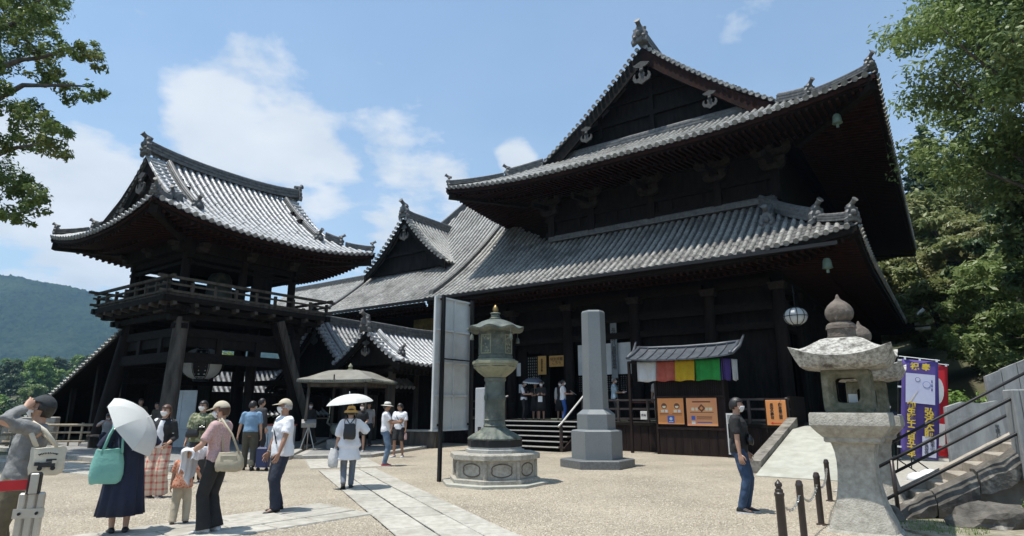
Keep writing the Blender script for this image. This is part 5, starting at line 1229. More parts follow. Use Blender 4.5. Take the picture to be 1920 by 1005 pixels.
b = MB(); b.loft([[(x * w, -.10, z) for x, z, w in ((-.62, 0, 1), (-.56, 1.28, 1), (-.2, 1.40, 1), (.2, 1.36, 1), (.52, 1.42, 1), (.62, 0, 1))], [(x * 1.0, .12, z) for x, z in ((-.62, 0), (-.56, 1.28), (-.2, 1.40), (.2, 1.36), (.52, 1.42), (.62, 0))]]); b.build('slab', M['fence_stone'], p); text(vert('平成八年'), .10, p, (.42, -.104, .72), FRONT, M['black_ink'], line=.85)
p = thing('stone_gatepost', 'fluted grey stone gatepost standing on the near stair wall', 'gatepost', (7.42, 8.85, .62), R(-20))
for k in range(5): b = MB(); b.cbox((-.2 + k * .1, 0, .6), (.096, .34, 1.25 + .0), .015); b.build('rib', M['fence_stone'], p)
b = MB(); b.box((0, .02, .6), (.5, .28, 1.2)); b.build('core', M['fence_stone'], p)

# rocks
mat('dry_earth', (.20, .175, .12), (.33, .30, .23), 9, 8, .95, None, .7, 40, c3=(.10, .12, .045), s3=1.6, k3=(.5, .66))
def rock(loc, size, label, m='rock', seed=0, rz=0):
    g = np.random.default_rng(seed); bmh = bmesh.new(); bmesh.ops.create_icosphere(bmh, subdivisions=3, radius=1)
    ph = g.uniform(0, 6, (6, 3)); am = g.uniform(.05, .16, 6); fr = g.uniform(1.2, 4.2, (6, 3))
    pl_ = [Vector(g.normal(0, 1, 3)).normalized() for _ in range(9)]; dd = g.uniform(.62, .9, 9)
    for v in bmh.verts:
        c_ = v.co.copy()
        for n_, d_ in zip(pl_, dd):
            q = c_.dot(n_)
            if q > d_: c_ -= n_ * (q - d_) * .9
        k = 1 + sum(a * math.sin(f[0] * c_.x * 2 + p_[0]) * math.sin(f[1] * c_.y * 2 + p_[1]) * math.sin(f[2] * c_.z * 2 + p_[2]) for a, f, p_ in zip(am, fr, ph))
        v.co = c_ * k
    me = bpy.data.meshes.new('rock'); bmh.to_mesh(me); bmh.free(); me.materials.append(M[m])
    o = bpy.data.objects.new('rock', me); COL.objects.link(o); o.location = loc; o.scale = size; o.rotation_euler = (0, 0, rz)
    return tag(o, label, 'rock', 'rocks by the stairs')
for i, (l, s_, lb, mm) in enumerate((((6.55, 8.72, .02), (.62, .38, .30), 'dark boulder wedged under the lower end of the stair side', 'rock'), ((7.25, 8.35, .12), (.62, .42, .40), 'brown rock under the fluted gatepost', 'rock_light'), ((7.9, 8.2, .3), (.6, .5, .5), 'large dark rock at the end of the stair wall', 'rock'),
      ((6.25, 7.35, -.08), (.62, .42, .26), 'flat topped dark rock in the lower corner by the grass', 'rock'), ((7.15, 7.45, .0), (.66, .5, .30), 'long flat rock below the gatepost rocks', 'rock'), ((6.85, 8.0, -.06), (.5, .36, .22), 'light brown rock between the grass and the stair wall', 'rock_light'), ((7.5, 7.0, .05), (.55, .42, .34), 'pale topped rock at the corner of the grass bank', 'rock_light'), ((5.42, 9.25, .0), (.26, .22, .30), 'dark rounded rock beside the stone lantern foot', 'rock'), ((5.9, 7.9, -.1), (.45, .35, .16), 'low pale rock near the lantern foot', 'rock_light'))):
    rock(l, s_, lb, mm, 31 + i, i * .7)
b = MB(); b.prism([(5.1, 9.1), (5.6, 6.0), (12, 5), (13, 8.5), (8.6, 8.3), (6.2, 9.3)], -.05, .03); b.build('earth_bank', M['dry_earth'], kind='structure')
b = MB(); b.prism([(6.2, 12.3), (8.2, 11.6), (16, 8.6), (18, 22), (12.5, 21), (9.2, 15.6), (8.4, 14.9)], -.05, .02); b.build('side_yard', M['kerb_stone'], kind='structure')
b = MB(); b.prism([(9.6, 13.2), (10.4, 12.7), (16, 10), (20, 20), (14, 20)], -.05, .55); b.build('raised_terrace', M['rock_light'], kind='structure')

# incense burner shelter
p = thing('burner_shelter', 'small open shelter with a bell shaped copper roof on thin posts', 'shelter', (-6.2, 23.4, .1), R(-8))
W = 1.42
b = MB(); pf = [(1.0, 2.46), (.93, 2.50), (.80, 2.56), (.66, 2.66), (.54, 2.75), (.42, 2.82), (.26, 2.86), (.06, 2.87)]
b.loft([sqring(2 * W * f, z, 8, .03 * f) for f, z in pf]); b.loft([sqring(2 * W, 2.36, 8, .03), sqring(2 * W, 2.46, 8, .03)]); ro = b.build('roof', M['copper_roof'], p, smooth=True, auto=35)
for k in range(34):
    for s_ in (0, 1, 2, 3):
        if s_ in (1, 2) and k % 2: continue
        x = -W + .05 + k * (2 * W - .1) / 33; c_ = [(x, -W - .012), (W + .012, x), (x, W + .012), (-W - .012, x)][s_]
        b = MB(); b.lathe([(.034, 0), (.034, .03)], 8); o_ = b.build('eave_tile', M['bronze'], ro); o_.location = (c_[0], c_[1], 2.41); o_.rotation_euler = (R(90) if s_ in (0, 2) else 0, R(90) if s_ in (1, 3) else 0, 0)
b = MB(); b.lathe([(.12, 2.86), (.12, 2.90), (.07, 2.92), (.08, 2.95)], 12); b.lathe([(.04, 2.94), (.085, 2.99), (.08, 3.04), (.03, 3.10), (.01, 3.14)], 12); b.build('finial', M['bronze_pale'], ro, smooth=True, auto=40)
b = MB(); b.box((0, -W * .99, 2.55), (.03, .05, .18)); b.build('seam', M['steel_black'], ro)
for x in (-1.08, 1.08):
    for y in (-1.08, 1.08): b = MB(); b.tube([(x * 1.06, y * 1.06, 0), (x, y, 2.4)], .055, 10); b.build('post', M['wood_grey'], p, smooth=True)
for y in (-1.08, 1.08): b = MB(); b.box((0, y, 2.28), (2.3, .08, .12)); b.build('beam', M['wood_grey'], p)
for x in (-1.08, 1.08): b = MB(); b.box((x, 0, 2.29), (.08, 2.3, .12)); b.build('beam', M['wood_grey'], p)
p = thing('incense_burner', 'round bronze incense burner on a stone block under the small shelter', 'incense burner', (-6.3, 23.3, .1), 0)
b = MB(); b.lathe([(.62, 0), (.62, .30), (.55, .34)], 8); b.build('stone_block', M['platform_stone'], p)
b = MB(); b.lathe([(.25, .34), (.22, .44), (.40, .52), (.48, .66), (.46, .80), (.40, .86), (.44, .90), (.38, .90), (.34, .82)], 20); b.build('bowl', M['bronze'], p, smooth=True, auto=45)
for a in (0, math.pi): b = MB(); b.tube([(.44 * math.cos(a), 0, .80), (.62 * math.cos(a), 0, .92), (.58 * math.cos(a), 0, 1.08)], .04, 8); b.build('handle', M['bronze'], p, smooth=True)
p = thing('display_stand', 'small grey tripod stand with a sloping top beside the shelter post', 'stand', (-7.35, 22.5, .1), R(20))
b = MB(); b.box((0, 0, .92), (.5, .30, .18), (R(25), 0, 0)); b.build('top', M['platform_stone'], p)
for a in (90, 210, 330): b = MB(); b.tube([(0, 0, .85), (.28 * math.cos(R(a)), .28 * math.sin(R(a)), 0)], .02, 6); b.build('leg', M['steel'], p)
p = thing('stone_box', 'low pale stone trough by the small hall posts', 'stone box', (-4.05, 25.4, 0), R(-8))
b = MB(); b.cbox((0, 0, .32), (2.2, .8, .64), .02); b.build('body', M['wood_grey'], p); b = MB(); b.cbox((0, 0, .67), (2.26, .86, .06), .02); b.build('lid', M['kerb_stone'], p)

# small hall behind the shelter: two tiled roofs
sh_ = thing('small_hall', 'small hall with bright grey tiled roof and gabled porch, behind the copper roofed shelter', 'small hall', (-6.85, 26.6, 0), HROT)
PS = lambda d: .52 * d + .09 * d * d
def gable_roof(root, uc, v0, L, half, zr, m, indiv_r, rake=True, sp=.27, r=.08):
    z0 = zr - PS(half)
    for sd in (-1, 1):
        e0 = (uc + half, v0, 0) if sd > 0 else (uc - half, v0 + L, 0)
        q = Slope(e0, (0, sd, 0), (-sd, 0, 0), L, z0, PS, lambda a, d: .12 * max(0, 1 - min(a, L - a) / 1.5) ** 2 * max(0, 1 - d), lambda a: half)
        q.cover(root, sp, r, .34, m, M['tile_pan'], indiv_r if sd > 0 else (lambda a, d: False)); q.eaves(root, .9, .2, mb='wood_h', mr='wood_h', fascia_h=.1, hip=(0, 0))
        d = .15; base = tile_mesh('eave', r * 1.05, .42, m)
        while d < half - .1:
            sl = (PS(d + .05) - PS(d)) / .05; mt = Matrix.Identity(4); yin = Vector((0, 1, 0)); z_ = Vector((sd * sl, 0, 1)).normalized(); xx = yin.cross(z_); p_ = Vector((uc + sd * (half - d), v0 - .25, z0 + PS(d) + .04))
            for i in range(3): mt[i][0], mt[i][1], mt[i][2], mt[i][3] = xx[i], yin[i], z_[i], p_[i]
            inst('rake_tile', base, root, mt); d += sp / math.sqrt(1 + sl * sl)
        bb = MB(); secs = []
        for d in np.linspace(half, 0, 9):
            p_ = Vector((uc + sd * (half - d), v0 - .16, z0 + PS(d) - .04)); secs.append([p_, p_ + Vector((0, .09, 0)), p_ + Vector((0, .09, -.26)), p_ + Vector((0, 0, -.26))])
        bb.loft(secs); bb.build('bargeboard', M['wood_h'], root)
        ds = np.linspace(half - .2, .35, 8); pr = [(uc + sd * (half - d_), v0 + .42, z0 + PS(d_) + .02) for d_ in ds[::-1]][::-1]
        pr = [(uc + sd * (half - d_), v0 + .42, z0 + PS(d_) + .02) for d_ in np.linspace(half - .2, .4, 8)]; ridge(root, pr, .24, .26, m='tile_bright', name='descending_ridge'); oni(root, pr[-1], (sd, 0), .42)
    ridge(root, [(uc, v0 - .2, zr), (uc, v0 + L * .5, zr - .06), (uc, v0 + L + .1, zr)], .28, .42); oni(root, (uc, v0 - .25, zr + .05), (0, -1), .6)
    poly = [(uc - half + d, z0 + PS(d) - .08) for d in np.linspace(.1, half, 7)]; poly += [(2 * uc - x, z) for x, z in poly[::-1][1:]]
    b = MB(); b.loft([[(x, v0 + .30, z) for x, z in poly], [(x, v0 + .22, z) for x, z in poly]]); b.build('gable_wall', M['wood_board'], root); pendant(root, (uc, v0 - .10, zr - .72), (0, -1), .55)
gable_roof(sh_, 1.45, -.6, 5.2, 2.0, 4.72, M['tile_bright'], lambda a, d: True)
gable_roof(sh_, -3.3, .35, 5.6, 3.6, 5.55, M['tile_bright'], lambda a, d: a < 4.0)
b = MB(); b.box((-.9, 3.6, 1.9), (5.0, .14, 3.4)); b.build('back_wall', M['wood_board'], sh_); b = MB(); b.box((-3.6, 3.2, 2.0), (.12, 3, 3.6)); b.build('side_wall', M['wood_board'], sh_)
for u_, v_ in ((-1.1, .5), (1.8, .5), (1.8, 3.9), (-1.1, 2.2), (-3.5, 2.2), (.35, 3.5)): b = MB(); b.box((u_, v_, 1.65), (.22, .22, 3.3)); b.build('post', M['wood_grey'], sh_)
for (a_, e_) in (((-1.3, .5), (2.0, .5)), ((1.8, .4), (1.8, 4.0)), ((-3.7, 2.2), (-1.1, 2.2))): b = MB(); b.beam((*a_, 3.1), (*e_, 3.1), .16, .24); b.build('beam', M['wood_h'], sh_); 
for k in range(5): b = MB(); b.box((-2.3, 2.15, .9 + k * .42), (2.3, .05, .22)); b.build('shelf_board', M['wood_grey'], sh_)

# corridor roof running down to the left of the tower
co = thing('roofed_stairway', 'dark roofed stairway descending left from the bell tower', 'stairway', TOWER, HROT)
sl_ = .39; cz = lambda u: 4.26 + sl_ * (u + 4.92)
b = MB()
for v0_, v1_, dz in ((-2.05, 0, 1.0), (0, 2.05, 1.0)):
    za = (0, 1.05) if v0_ < 0 else (1.05, 0)
    b.loft([[(u_, v0_, cz(u_) + za[0]), (u_, v1_, cz(u_) + za[1]), (u_, v1_, cz(u_) + za[1] - .12), (u_, v0_, cz(u_) + za[0] - .12)] for u_ in (-24, -2.75)])
b.build('roof_deck', M['wood_h'], co)
et = tile_mesh('eave', .085, 1.9, M['tile'])
for k in range(66):
    u_ = -2.9 - k * .3; mt = Matrix.Identity(4); yin = Vector((0, 1, .5)).normalized(); z_ = Vector((-sl_, -.5, 1)).normalized(); z_ = (z_ - yin * z_.dot(yin)).normalized(); xx = yin.cross(z_); p_ = Vector((u_, -2.12, cz(u_) + .02))
    for i in range(3): mt[i][0], mt[i][1], mt[i][2], mt[i][3] = xx[i], yin[i], z_[i], p_[i]
    inst('eave_tile', et, co, mt)
for k in range(6):
    u_ = -4.2 - k * 2.6; zt = cz(u_)
    for v_ in (-1.5, 1.5): b = MB(); b.box((u_, v_, (zt - 4.5) / 2 + 0), (.2, .2, zt + 4.4)); b.build('post', M['wood_v'], co)
b = MB(); b.prism([(-24, cz(-24) - 4.3), (-2.9, -.0), (-2.9, cz(-2.9)), (-24, cz(-24))], 1.6, 1.7, axis=1); b.build('side_wall', M['wood_board'], co)  # dark wall added to give the darkness under and behind the roof
b = MB(); b.prism([(-24, cz(-24) - 3.6), (-2.9, -1.0), (-2.9, .1), (-24, cz(-24) - 2.5)], -1.6, 1.5, axis=1); b.build('steps', M['wood_board'], co)

# roofs seen through the tower
rr_ = thing('distant_roof', 'curved tiled roof with pale rows seen between the bell tower posts', 'roof', (-14.6, 33.5, 0), HROT)
q = Slope((1.5, -3, 0), (0, 1, 0), (-1, 0, 0), 7.5, 1.15, lambda d: .45 * d + .22 * d * d, lambda a, d: 0, lambda a: 2.6); q.cover(rr_, .30, .085, .36, M['tile_bright'], M['tile_pan'], lambda a, d: False)
ridge(rr_, [(-1.1, -3.1, 3.7), (-1.1, 4.6, 3.7)], .4, .6); b = MB(); b.box((-.6, .75, 1.2), (3.6, 7, 2.3)); b.build('wall', M['wood_board'], rr_)

# rustic fences on the terrace edge at the left
def rustic_fence(a, e_, label, posts=6):
    a, e_ = Vector(a), Vector(e_); t_ = thing('wooden_fence', label, 'fence', a, math.atan2(e_.y - a.y, e_.x - a.x), 'rustic fences on the terrace edge'); L_ = (e_ - a).length
    n = max(2, int(L_ / .42))
    for i in range(n + 1): b = MB(); x = L_ * i / n; b.tube([(x, random.uniform(-.02, .02), -.1), (x + random.uniform(-.03, .03), 0, 1.0 if i % 3 == 0 else .9)], .05 if i % 3 == 0 else .033, 7); b.build('fence_post', M['bamboo'], t_, smooth=True)
    for z, r_ in ((.92, .05), (.62, .04), (.30, .04)): b = MB(); b.tube([(-.15, -.05, z), (L_ / 2, -.06, z + random.uniform(-.03, .03)), (L_ + .15, -.05, z)], r_, 7); b.build('fence_rail', M['bamboo'], t_, smooth=True)
    return t_
rustic_fence((-19.5, 24.2, 0), (-15.1, 24.6, 0), 'rustic log fence between the corridor and the tower column'); rustic_fence((-22.5, 20.6, 0), (-18.4, 23.0, 0), 'pale rustic log fence at the terrace edge behind the man in the cap')
p = thing('stone_wall', 'low pale stone wall capping the terrace edge far left', 'wall', (-22.0, 24.3, 0), R(12))
for k in range(9): b = MB(); b.cbox((-1.5 + k * .62, 0, .6), (.6, .4, 1.22), .03); b.build('stone', M['kerb_stone'], p)
# white boards behind the front column
p = thing('leaning_board', 'white framed board standing behind the front tower column', 'board', (-12.35, 23.1, .13), R(-14))
b = MB(); b.box((0, 0, 1.05), (1.25, .04, 2.0)); b.build('panel', M['white_board'], p)
for x in (-.62, 0, .62): b = MB(); b.box((x, -.03, 1.05), (.05, .04, 2.04)); b.build('frame_upright', M['white_board'], p)
for z in (.05, .7, 1.4, 2.05): b = MB(); b.box((0, -.028, z), (1.2, .036, .05)); b.build('frame_rail', M['white_board'], p)
for x in (-.5, .5): b = MB(); b.beam((x, .02, 1.4), (x, .6, 0), .05, .05); b.build('leg', M['wood_grey'], p)
# bench in the tower
p = thing('bench', 'plain wooden bench under the bell tower', 'bench', (-14.6, 22.6, .13), HROT)
b = MB(); b.cbox((0, 0, .43), (2.6, .45, .06), .01); b.build('seat', M['wood_grey'], p)
for x in (-1.1, 0, 1.1): b = MB(); b.box((x, 0, .2), (.10, .38, .4)); b.build('leg', M['wood_grey'], p)
# goods counter in the tower with a red lined edge
p = thing('display_table', 'white covered table with a red edge beneath the raking prop', 'table', (-8.6, 22.9, .13), R(-20))
b = MB(); b.box((0, 0, .42), (1.1, .6, .78)); b.build('skirt_cloth', M['white_cloth'], p); b = MB(); b.box((0, 0, .83), (1.16, .66, .05)); b.build('table_top', M['cloth_red'], p)
# small roof corner beyond the hall at the right
rr_ = thing('far_eave', 'dark distant roof corner with curved white ridge ends, beyond the main hall', 'roof', (24.2, 40.5, 0), R(-30))
b = MB(); b.loft([[(-5, -2.5, 6.2), (-5, 2.5, 8.0), (-5, 2.5, 7.6), (-5, -2.5, 6.0)], [(1.5, -2.5, 6.4), (1.0, 2.5, 8.0), (1.0, 2.5, 7.6), (1.5, -2.5, 6.0)], [(2.6, -2.5, 7.0), (1.6, 2.0, 7.8), (1.6, 2.0, 7.4), (2.6, -2.5, 6.6)]]); b.build('roof_deck', M['wood_h'], rr_)
b = MB(); b.box((-2, 1, 3), (5, 3, 6.4)); b.build('wall', M['wood_board'], rr_)
for pts_ in ([(-.9, -2.0, 7.25), (.3, -2.1, 7.15), (.9, -2.2, 7.6)], [(1.2, -2.4, 7.0), (2.3, -2.5, 6.95), (2.9, -2.55, 7.5)]): b = MB(); b.tube(pts_, [.10, .12, .10], 8); b.build('ridge_end', M['plaster'], rr_, smooth=True)
for k in range(2): b = MB(); b.tube([(2.3, -2.5, 6.6 - k * .3), (3.1, -2.55, 6.62 - k * .3)], .1, 8); b.build('eave_tile', M['plaster'], rr_, smooth=True)
# barrier post with red belt
p = thing('barrier_post', 'steel barrier post with a red belt at the corner of the yard', 'barrier', (-3.74, 4.98, 0), R(20)); p.scale = (.8, .8, 1)
b = MB(); b.lathe([(.17, 0), (.17, .03), (.05, .05)], 20); b.build('base', M['steel'], p)
for x, w in ((-.075, .06), (0, .07), (.075, .06)): b = MB(); b.cbox((x, 0, .50), (w, .06, .90), .012); b.build('bar', M['steel'], p)
for z in (.22, .80): b = MB(); b.box((0, -.035, z), (.25, .02, .07)); b.build('clamp', M['steel'], p); b = MB(); b.lathe([(.012, 0), (.012, .02)], 8); o_ = b.build('bolt', M['steel_black'], p, loc=(-.07, -.045, z), rot=(R(90), 0, 0)); b = MB(); b.lathe([(.012, 0), (.012, .02)], 8); b.build('bolt', M['steel_black'], p, loc=(.07, -.045, z), rot=(R(90), 0, 0))
b = MB(); b.cbox((0, 0, 1.02), (.10, .10, .16), .015); b.build('belt_housing', M['steel_black'], p); b = MB(); b.cbox((.01, -.052, 1.02), (.07, .02, .15), .006); b.build('cover', M['steel'], p)
b = MB(); b.beam((-.06, 0, 1.01), (-1.6, -.2, .98), .006, .075); b.build('belt', M['belt_red'], p)
# cable hanging from the roof corner
p = thing('rain_chain', 'thin dark cable hanging from the far eave corner', 'cable', hp(12.1, 27.5, 0), 0)
b = MB(); b.tube([(0, 0, 11.9), (.5, -.6, 6), (1.0, -1.2, 2.2)], .03, 5); b.build('cable', M['steel_black'], p)
# ================================================================== PLANTS
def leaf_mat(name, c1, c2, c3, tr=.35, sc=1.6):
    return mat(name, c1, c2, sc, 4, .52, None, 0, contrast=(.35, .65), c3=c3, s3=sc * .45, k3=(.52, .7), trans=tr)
leaf_mat('leaf_camphor', (0.085, 0.14, 0.032), (0.17, 0.225, 0.06), (0.23, 0.23, 0.07), sc=1.3)
leaf_mat('leaf_fresh', (0.15, 0.215, 0.065), (0.22, 0.29, 0.1), (0.32, 0.37, 0.17), .4, sc=.5)
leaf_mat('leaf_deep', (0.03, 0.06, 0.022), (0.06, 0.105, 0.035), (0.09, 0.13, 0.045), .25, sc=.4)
leaf_mat('leaf_olive', (0.16, 0.195, 0.06), (0.25, 0.27, 0.1), (0.3, 0.26, 0.12), .35, sc=.35)
leaf_mat('leaf_pale', (0.128, 0.225, 0.042), (0.210, 0.315, 0.068), (0.075, 0.150, 0.038), .35, sc=.12)
leaf_mat('leaf_conifer', (0.02, 0.05, 0.028), (0.04, 0.08, 0.04), (0.06, 0.1, 0.045), .15, sc=.3)
mat('bark', (.06, .05, .04), (.13, .11, .09), 6, 7, .9, None, .7, 20, stretch=(1, 1, .25))
def leaves_mesh(name, clumps, per, size, m, parent=None, seed=0, flat=.6, up=.55, shell=.55, kind=None):
    """clumps: rows of (x,y,z,r); a leaf is two triangles folded along its midrib"""
    g = np.random.default_rng(seed); cl = np.asarray(clumps, float)
    w = cl[:, 3] ** 2; cnt = np.maximum(8, (per * len(cl) * w / w.sum()).astype(int)); ci = np.repeat(np.arange(len(cl)), cnt); n = len(ci)
    d = g.normal(0, 1, (n, 3)); d /= np.linalg.norm(d, axis=1)[:, None]
    # lumpy shells: each clump has its own bumps
    rad = shell + (1 - shell) * g.random(n) ** .6
    ph = g.uniform(0, 6.28, (len(cl), 3)); bump = 1 + .22 * np.sin(d[:, 0] * 5 + ph[ci, 0]) * np.sin(d[:, 1] * 5 + ph[ci, 1]) + .18 * np.sin(d[:, 2] * 7 + ph[ci, 2])
    c = cl[ci, :3] + d * (rad * bump * cl[ci, 3])[:, None] * np.array([1, 1, flat])
    nrm = d * .6 + g.normal(0, .55, (n, 3)); nrm[:, 2] += up; nrm /= np.linalg.norm(nrm, axis=1)[:, None]
    a = g.normal(0, 1, (n, 3)); a -= nrm * (a * nrm).sum(1)[:, None]; a /= np.linalg.norm(a, axis=1)[:, None]; b_ = np.cross(nrm, a)
    s = size * g.uniform(.6, 1.25, n)[:, None]
    v = np.stack([c - a * s, c + b_ * s * .42 + nrm * s * .10, c + a * s, c - b_ * s * .42 + nrm * s * .10], 1).reshape(-1, 3)
    f = np.arange(n * 4).reshape(n, 4)
    return mesh_np(name, v, f, m, parent, kind=kind)
def limb(b, p, q, r0, r1, bend=.12, n=6, seed=0):
    g = np.random.default_rng(seed); p, q = np.array(p, float), np.array(q, float); L_ = np.linalg.norm(q - p); pts = []
    o1, o2 = g.normal(0, bend * L_, 3), g.normal(0, bend * L_ * .5, 3)
    for i in range(n + 1): t = i / n; pts.append(p + (q - p) * t + o1 * t * (1 - t) + o2 * math.sin(t * 6.28) * .3)
    b.tube(pts, [r0 + (r1 - r0) * i / n for i in range(n + 1)], 7)
# camphor tree at the left: trunk outside the frame, boughs reaching in
CL = [(-8.30,8.90,8.14,0.49),(-8.08,9.08,8.38,0.36),(-9.13,9.76,8.11,0.49),(-8.51,9.50,7.67,0.34),(-8.22,8.91,6.91,0.45),(-8.63,9.32,6.65,0.47),(-8.37,9.37,6.43,0.45),(-7.59,8.99,7.50,0.29),(-8.38,9.68,7.79,0.27),(-7.26,8.94,7.39,0.27),(-7.22,9.27,7.34,0.30),(-7.43,9.42,7.73,0.23),(-7.08,9.32,7.30,0.17),(-8.06,9.50,7.26,0.30),(-7.91,9.69,7.26,0.25),(-7.95,9.95,7.20,0.32),(-7.03,9.14,6.70,0.24),(-7.22,9.58,6.97,0.17),(-8.41,9.64,7.34,0.29),(-7.95,9.15,6.08,0.38),(-7.35,8.80,5.90,0.32),(-8.11,9.97,6.47,0.24),(-7.63,9.16,5.75,0.31),(-7.40,9.18,5.62,0.20),(-8.69,9.87,6.27,0.36),(-8.56,9.50,5.95,0.34),(-8.18,9.37,5.23,0.32),(-8.23,9.73,5.17,0.35),(-7.35,8.84,4.89,0.18),(-8.44,9.65,4.91,0.39),(-7.85,9.25,4.63,0.28),(-7.41,8.91,4.61,0.21),(-8.54,9.59,5.22,0.35),(-8.57,9.92,9.00,0.28),(-7.64,9.05,8.38,0.14),(-7.99,9.56,4.55,0.13),(-8.01,9.16,4.52,0.18)]
CL = [(x * 1.75, y * 1.75, 1.6 + (z - 1.6) * 1.75, r * 1.75) for x, y, z, r in CL]
t_ = thing('camphor_tree', 'leafy camphor tree whose boughs reach in over the yard, before the bell tower', 'tree', (0, 0, 0))
g = np.random.default_rng(5); ex = []
for x, y, z, r in CL:
    k = 5
    for _ in range(k): d = g.normal(0, 1, 3); d /= np.linalg.norm(d); ex.append((x + d[0] * r * .62, y + d[1] * r * .8, z + d[2] * r * .55, r * g.uniform(.28, .46)))
for _ in range(50): ex.append((g.uniform(-24, -17.6), g.uniform(15, 21), g.uniform(7.5, 18), g.uniform(.7, 1.3)))
leaves_mesh('crown', ex, 400, .078, M['leaf_camphor'], t_, 3, flat=.8, up=.6, shell=.35)
b = MB(); b.tube([(-11.3, 10.2, -.2), (-19.60, 17.85, 0.90), (-19.25, 17.68, 4.92), (-18.90, 17.50, 9.30), (-18.55, 17.32, 13.68)], [.8, .65, .55, .45, .3], 12); b.build('trunk', M['bark'], t_, smooth=True)
for i, (st, pts) in enumerate((((-19.07, 17.50, 5.80), [(-15.05, 16.80, 7.03), (-13.30, 16.10, 7.03)]), ((-18.90, 17.50, 7.90), [(-15.05, 16.80, 9.13), (-13.12, 15.75, 8.86)]), ((-18.72, 17.50, 9.65), [(-14.88, 16.62, 11.14), (-12.42, 16.10, 10.79)]), ((-18.55, 17.32, 11.05), [(-15.05, 16.62, 12.01), (-12.60, 15.92, 12.01)]), ((-18.55, 17.32, 12.45), [(-15.40, 16.45, 13.15), (-14.00, 15.75, 13.50)]))):
    b = MB(); limb(b, st, pts[0], .16, .07, .05, 6, i); limb(b, pts[0], pts[1], .07, .02, .06, 6, i + 9)
    for q in range(4): c_ = CL[(i * 7 + q * 3) % len(CL)]; s_ = pts[0] if q % 2 else ((np.array(pts[0]) + np.array(pts[1])) / 2); 
    b.build('branch', M['bark'], t_, smooth=True)
# right hand trees
def broad_tree(loc, h, crown_r, label, m, size, nl, seed, name='broadleaf_tree', group=None, lean=(0, 0), flat=.42, nclump=46, low=.30, trunk_r=None, cat='tree'):
    g = np.random.default_rng(seed); t_ = thing(name, label, cat, loc, 0, group); tr = trunk_r or h * .022; top = np.array([lean[0], lean[1], h * .62]); cl = []
    b = MB(); b.tube([(0, 0, -.4), (lean[0] * .05, lean[1] * .05, h * .12), (lean[0] * .3, lean[1] * .3, h * .35), top], [tr * 1.3, tr, tr * .8, tr * .5], 9); b.build('trunk', M['bark'], t_, smooth=True)
    bb = MB()
    for i in range(nclump):
        a = g.uniform(0, 6.28); zz = g.random(); z = h * (low + (1 - low) * zz); rr = crown_r * math.sqrt(max(.02, 1 - (abs(zz - .42) / .62) ** 2)) * g.uniform(.45, 1.0)
        lx = lean[0] * min(1, zz + .3); ly = lean[1] * min(1, zz + .3)
        p = (lx + rr * math.cos(a), ly + rr * math.sin(a), z); cl.append((*p, crown_r * g.uniform(.18, .34)))
        if i % 3 == 0:
            s_ = np.array([lean[0] * .5, lean[1] * .5, 0]) + np.array([0, 0, h * (.22 + .38 * zz)]); limb(bb, s_, p, tr * .32, tr * .05, .10, 5, seed * 50 + i)
    bb.build('limbs', M['bark'], t_, smooth=True)
    leaves_mesh('crown', cl, nl / len(cl), size, M[m], t_, seed, flat=flat, up=.7, shell=.25); return t_
# near trees with separately visible sprays
broad_tree((18.3, 16.6, 1.2), 16.5, 4.7, 'tall fresh green tree spreading its sprays over the right edge of the hall roof', 'leaf_fresh', .105, 78000, 21, lean=(-1.5, -.4), nclump=135, low=.33)
broad_tree((20.2, 14.2, 2.0), 17.5, 5.5, 'tallest bright green tree at the upper right, behind the spreading tree', 'leaf_fresh', .12, 45000, 22, lean=(-1.2, .3), nclump=80, low=.5)
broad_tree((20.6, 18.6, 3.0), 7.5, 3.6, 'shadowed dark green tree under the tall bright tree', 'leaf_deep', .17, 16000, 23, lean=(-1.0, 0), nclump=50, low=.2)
TH = lambda x, y: float(terrain_h(np.array([float(x)]), np.array([float(y)]))[0])
broad_tree((30.5, 50, TH(30.5, 50) - .3), 9.5, 4.6, 'olive tinted sunlit tree seen past the rear eave of the hall', 'leaf_olive', .26, 16000, 24, nclump=60, low=.1, flat=.62)
broad_tree((36.5, 48, TH(36.5, 48) - .3), 10, 4.8, 'yellow green bushy tree on the slope, right of the olive tinted tree', 'leaf_olive', .26, 16000, 25, nclump=60, low=.1, flat=.62)
broad_tree((33.5, 41.5, TH(33.5, 41.5) - .3), 6.5, 3.6, 'low yellow green tree in front of the bushy tree on the slope', 'leaf_olive', .22, 14000, 28, nclump=50, low=.08)
broad_tree((23.2, 28.5, TH(23.2, 28.5) - .3), 4.6, 2.6, 'low green maple behind the banners', 'leaf_fresh', .15, 13000, 26, nclump=50, low=.08)
broad_tree((21.5, 23.5, TH(21.5, 23.5) - .3), 6.5, 3.2, 'green maple above the stone fence', 'leaf_fresh', .15, 14000, 27, nclump=50, low=.1)
for i_, (x_, y_, h_, r_) in enumerate(((41, 54, 9, 4.6), (46, 57.5, 10, 5), (30, 45, 6, 3.4), (38.5, 52.5, 8, 4.2), (27.5, 38.5, 4.5, 2.8))):
    broad_tree((x_, y_, TH(x_, y_) - .3), h_, r_, ('spreading olive green tree on the slope, left of the cedars', 'large olive green tree on the slope under the cedars', 'small olive green tree close behind the hall corner', 'middle sized olive green tree below the cedars', 'lowest olive green bush tree above the banners')[i_], 'leaf_olive', .25, 11000, 71 + i_, nclump=50, low=.06, flat=.62)
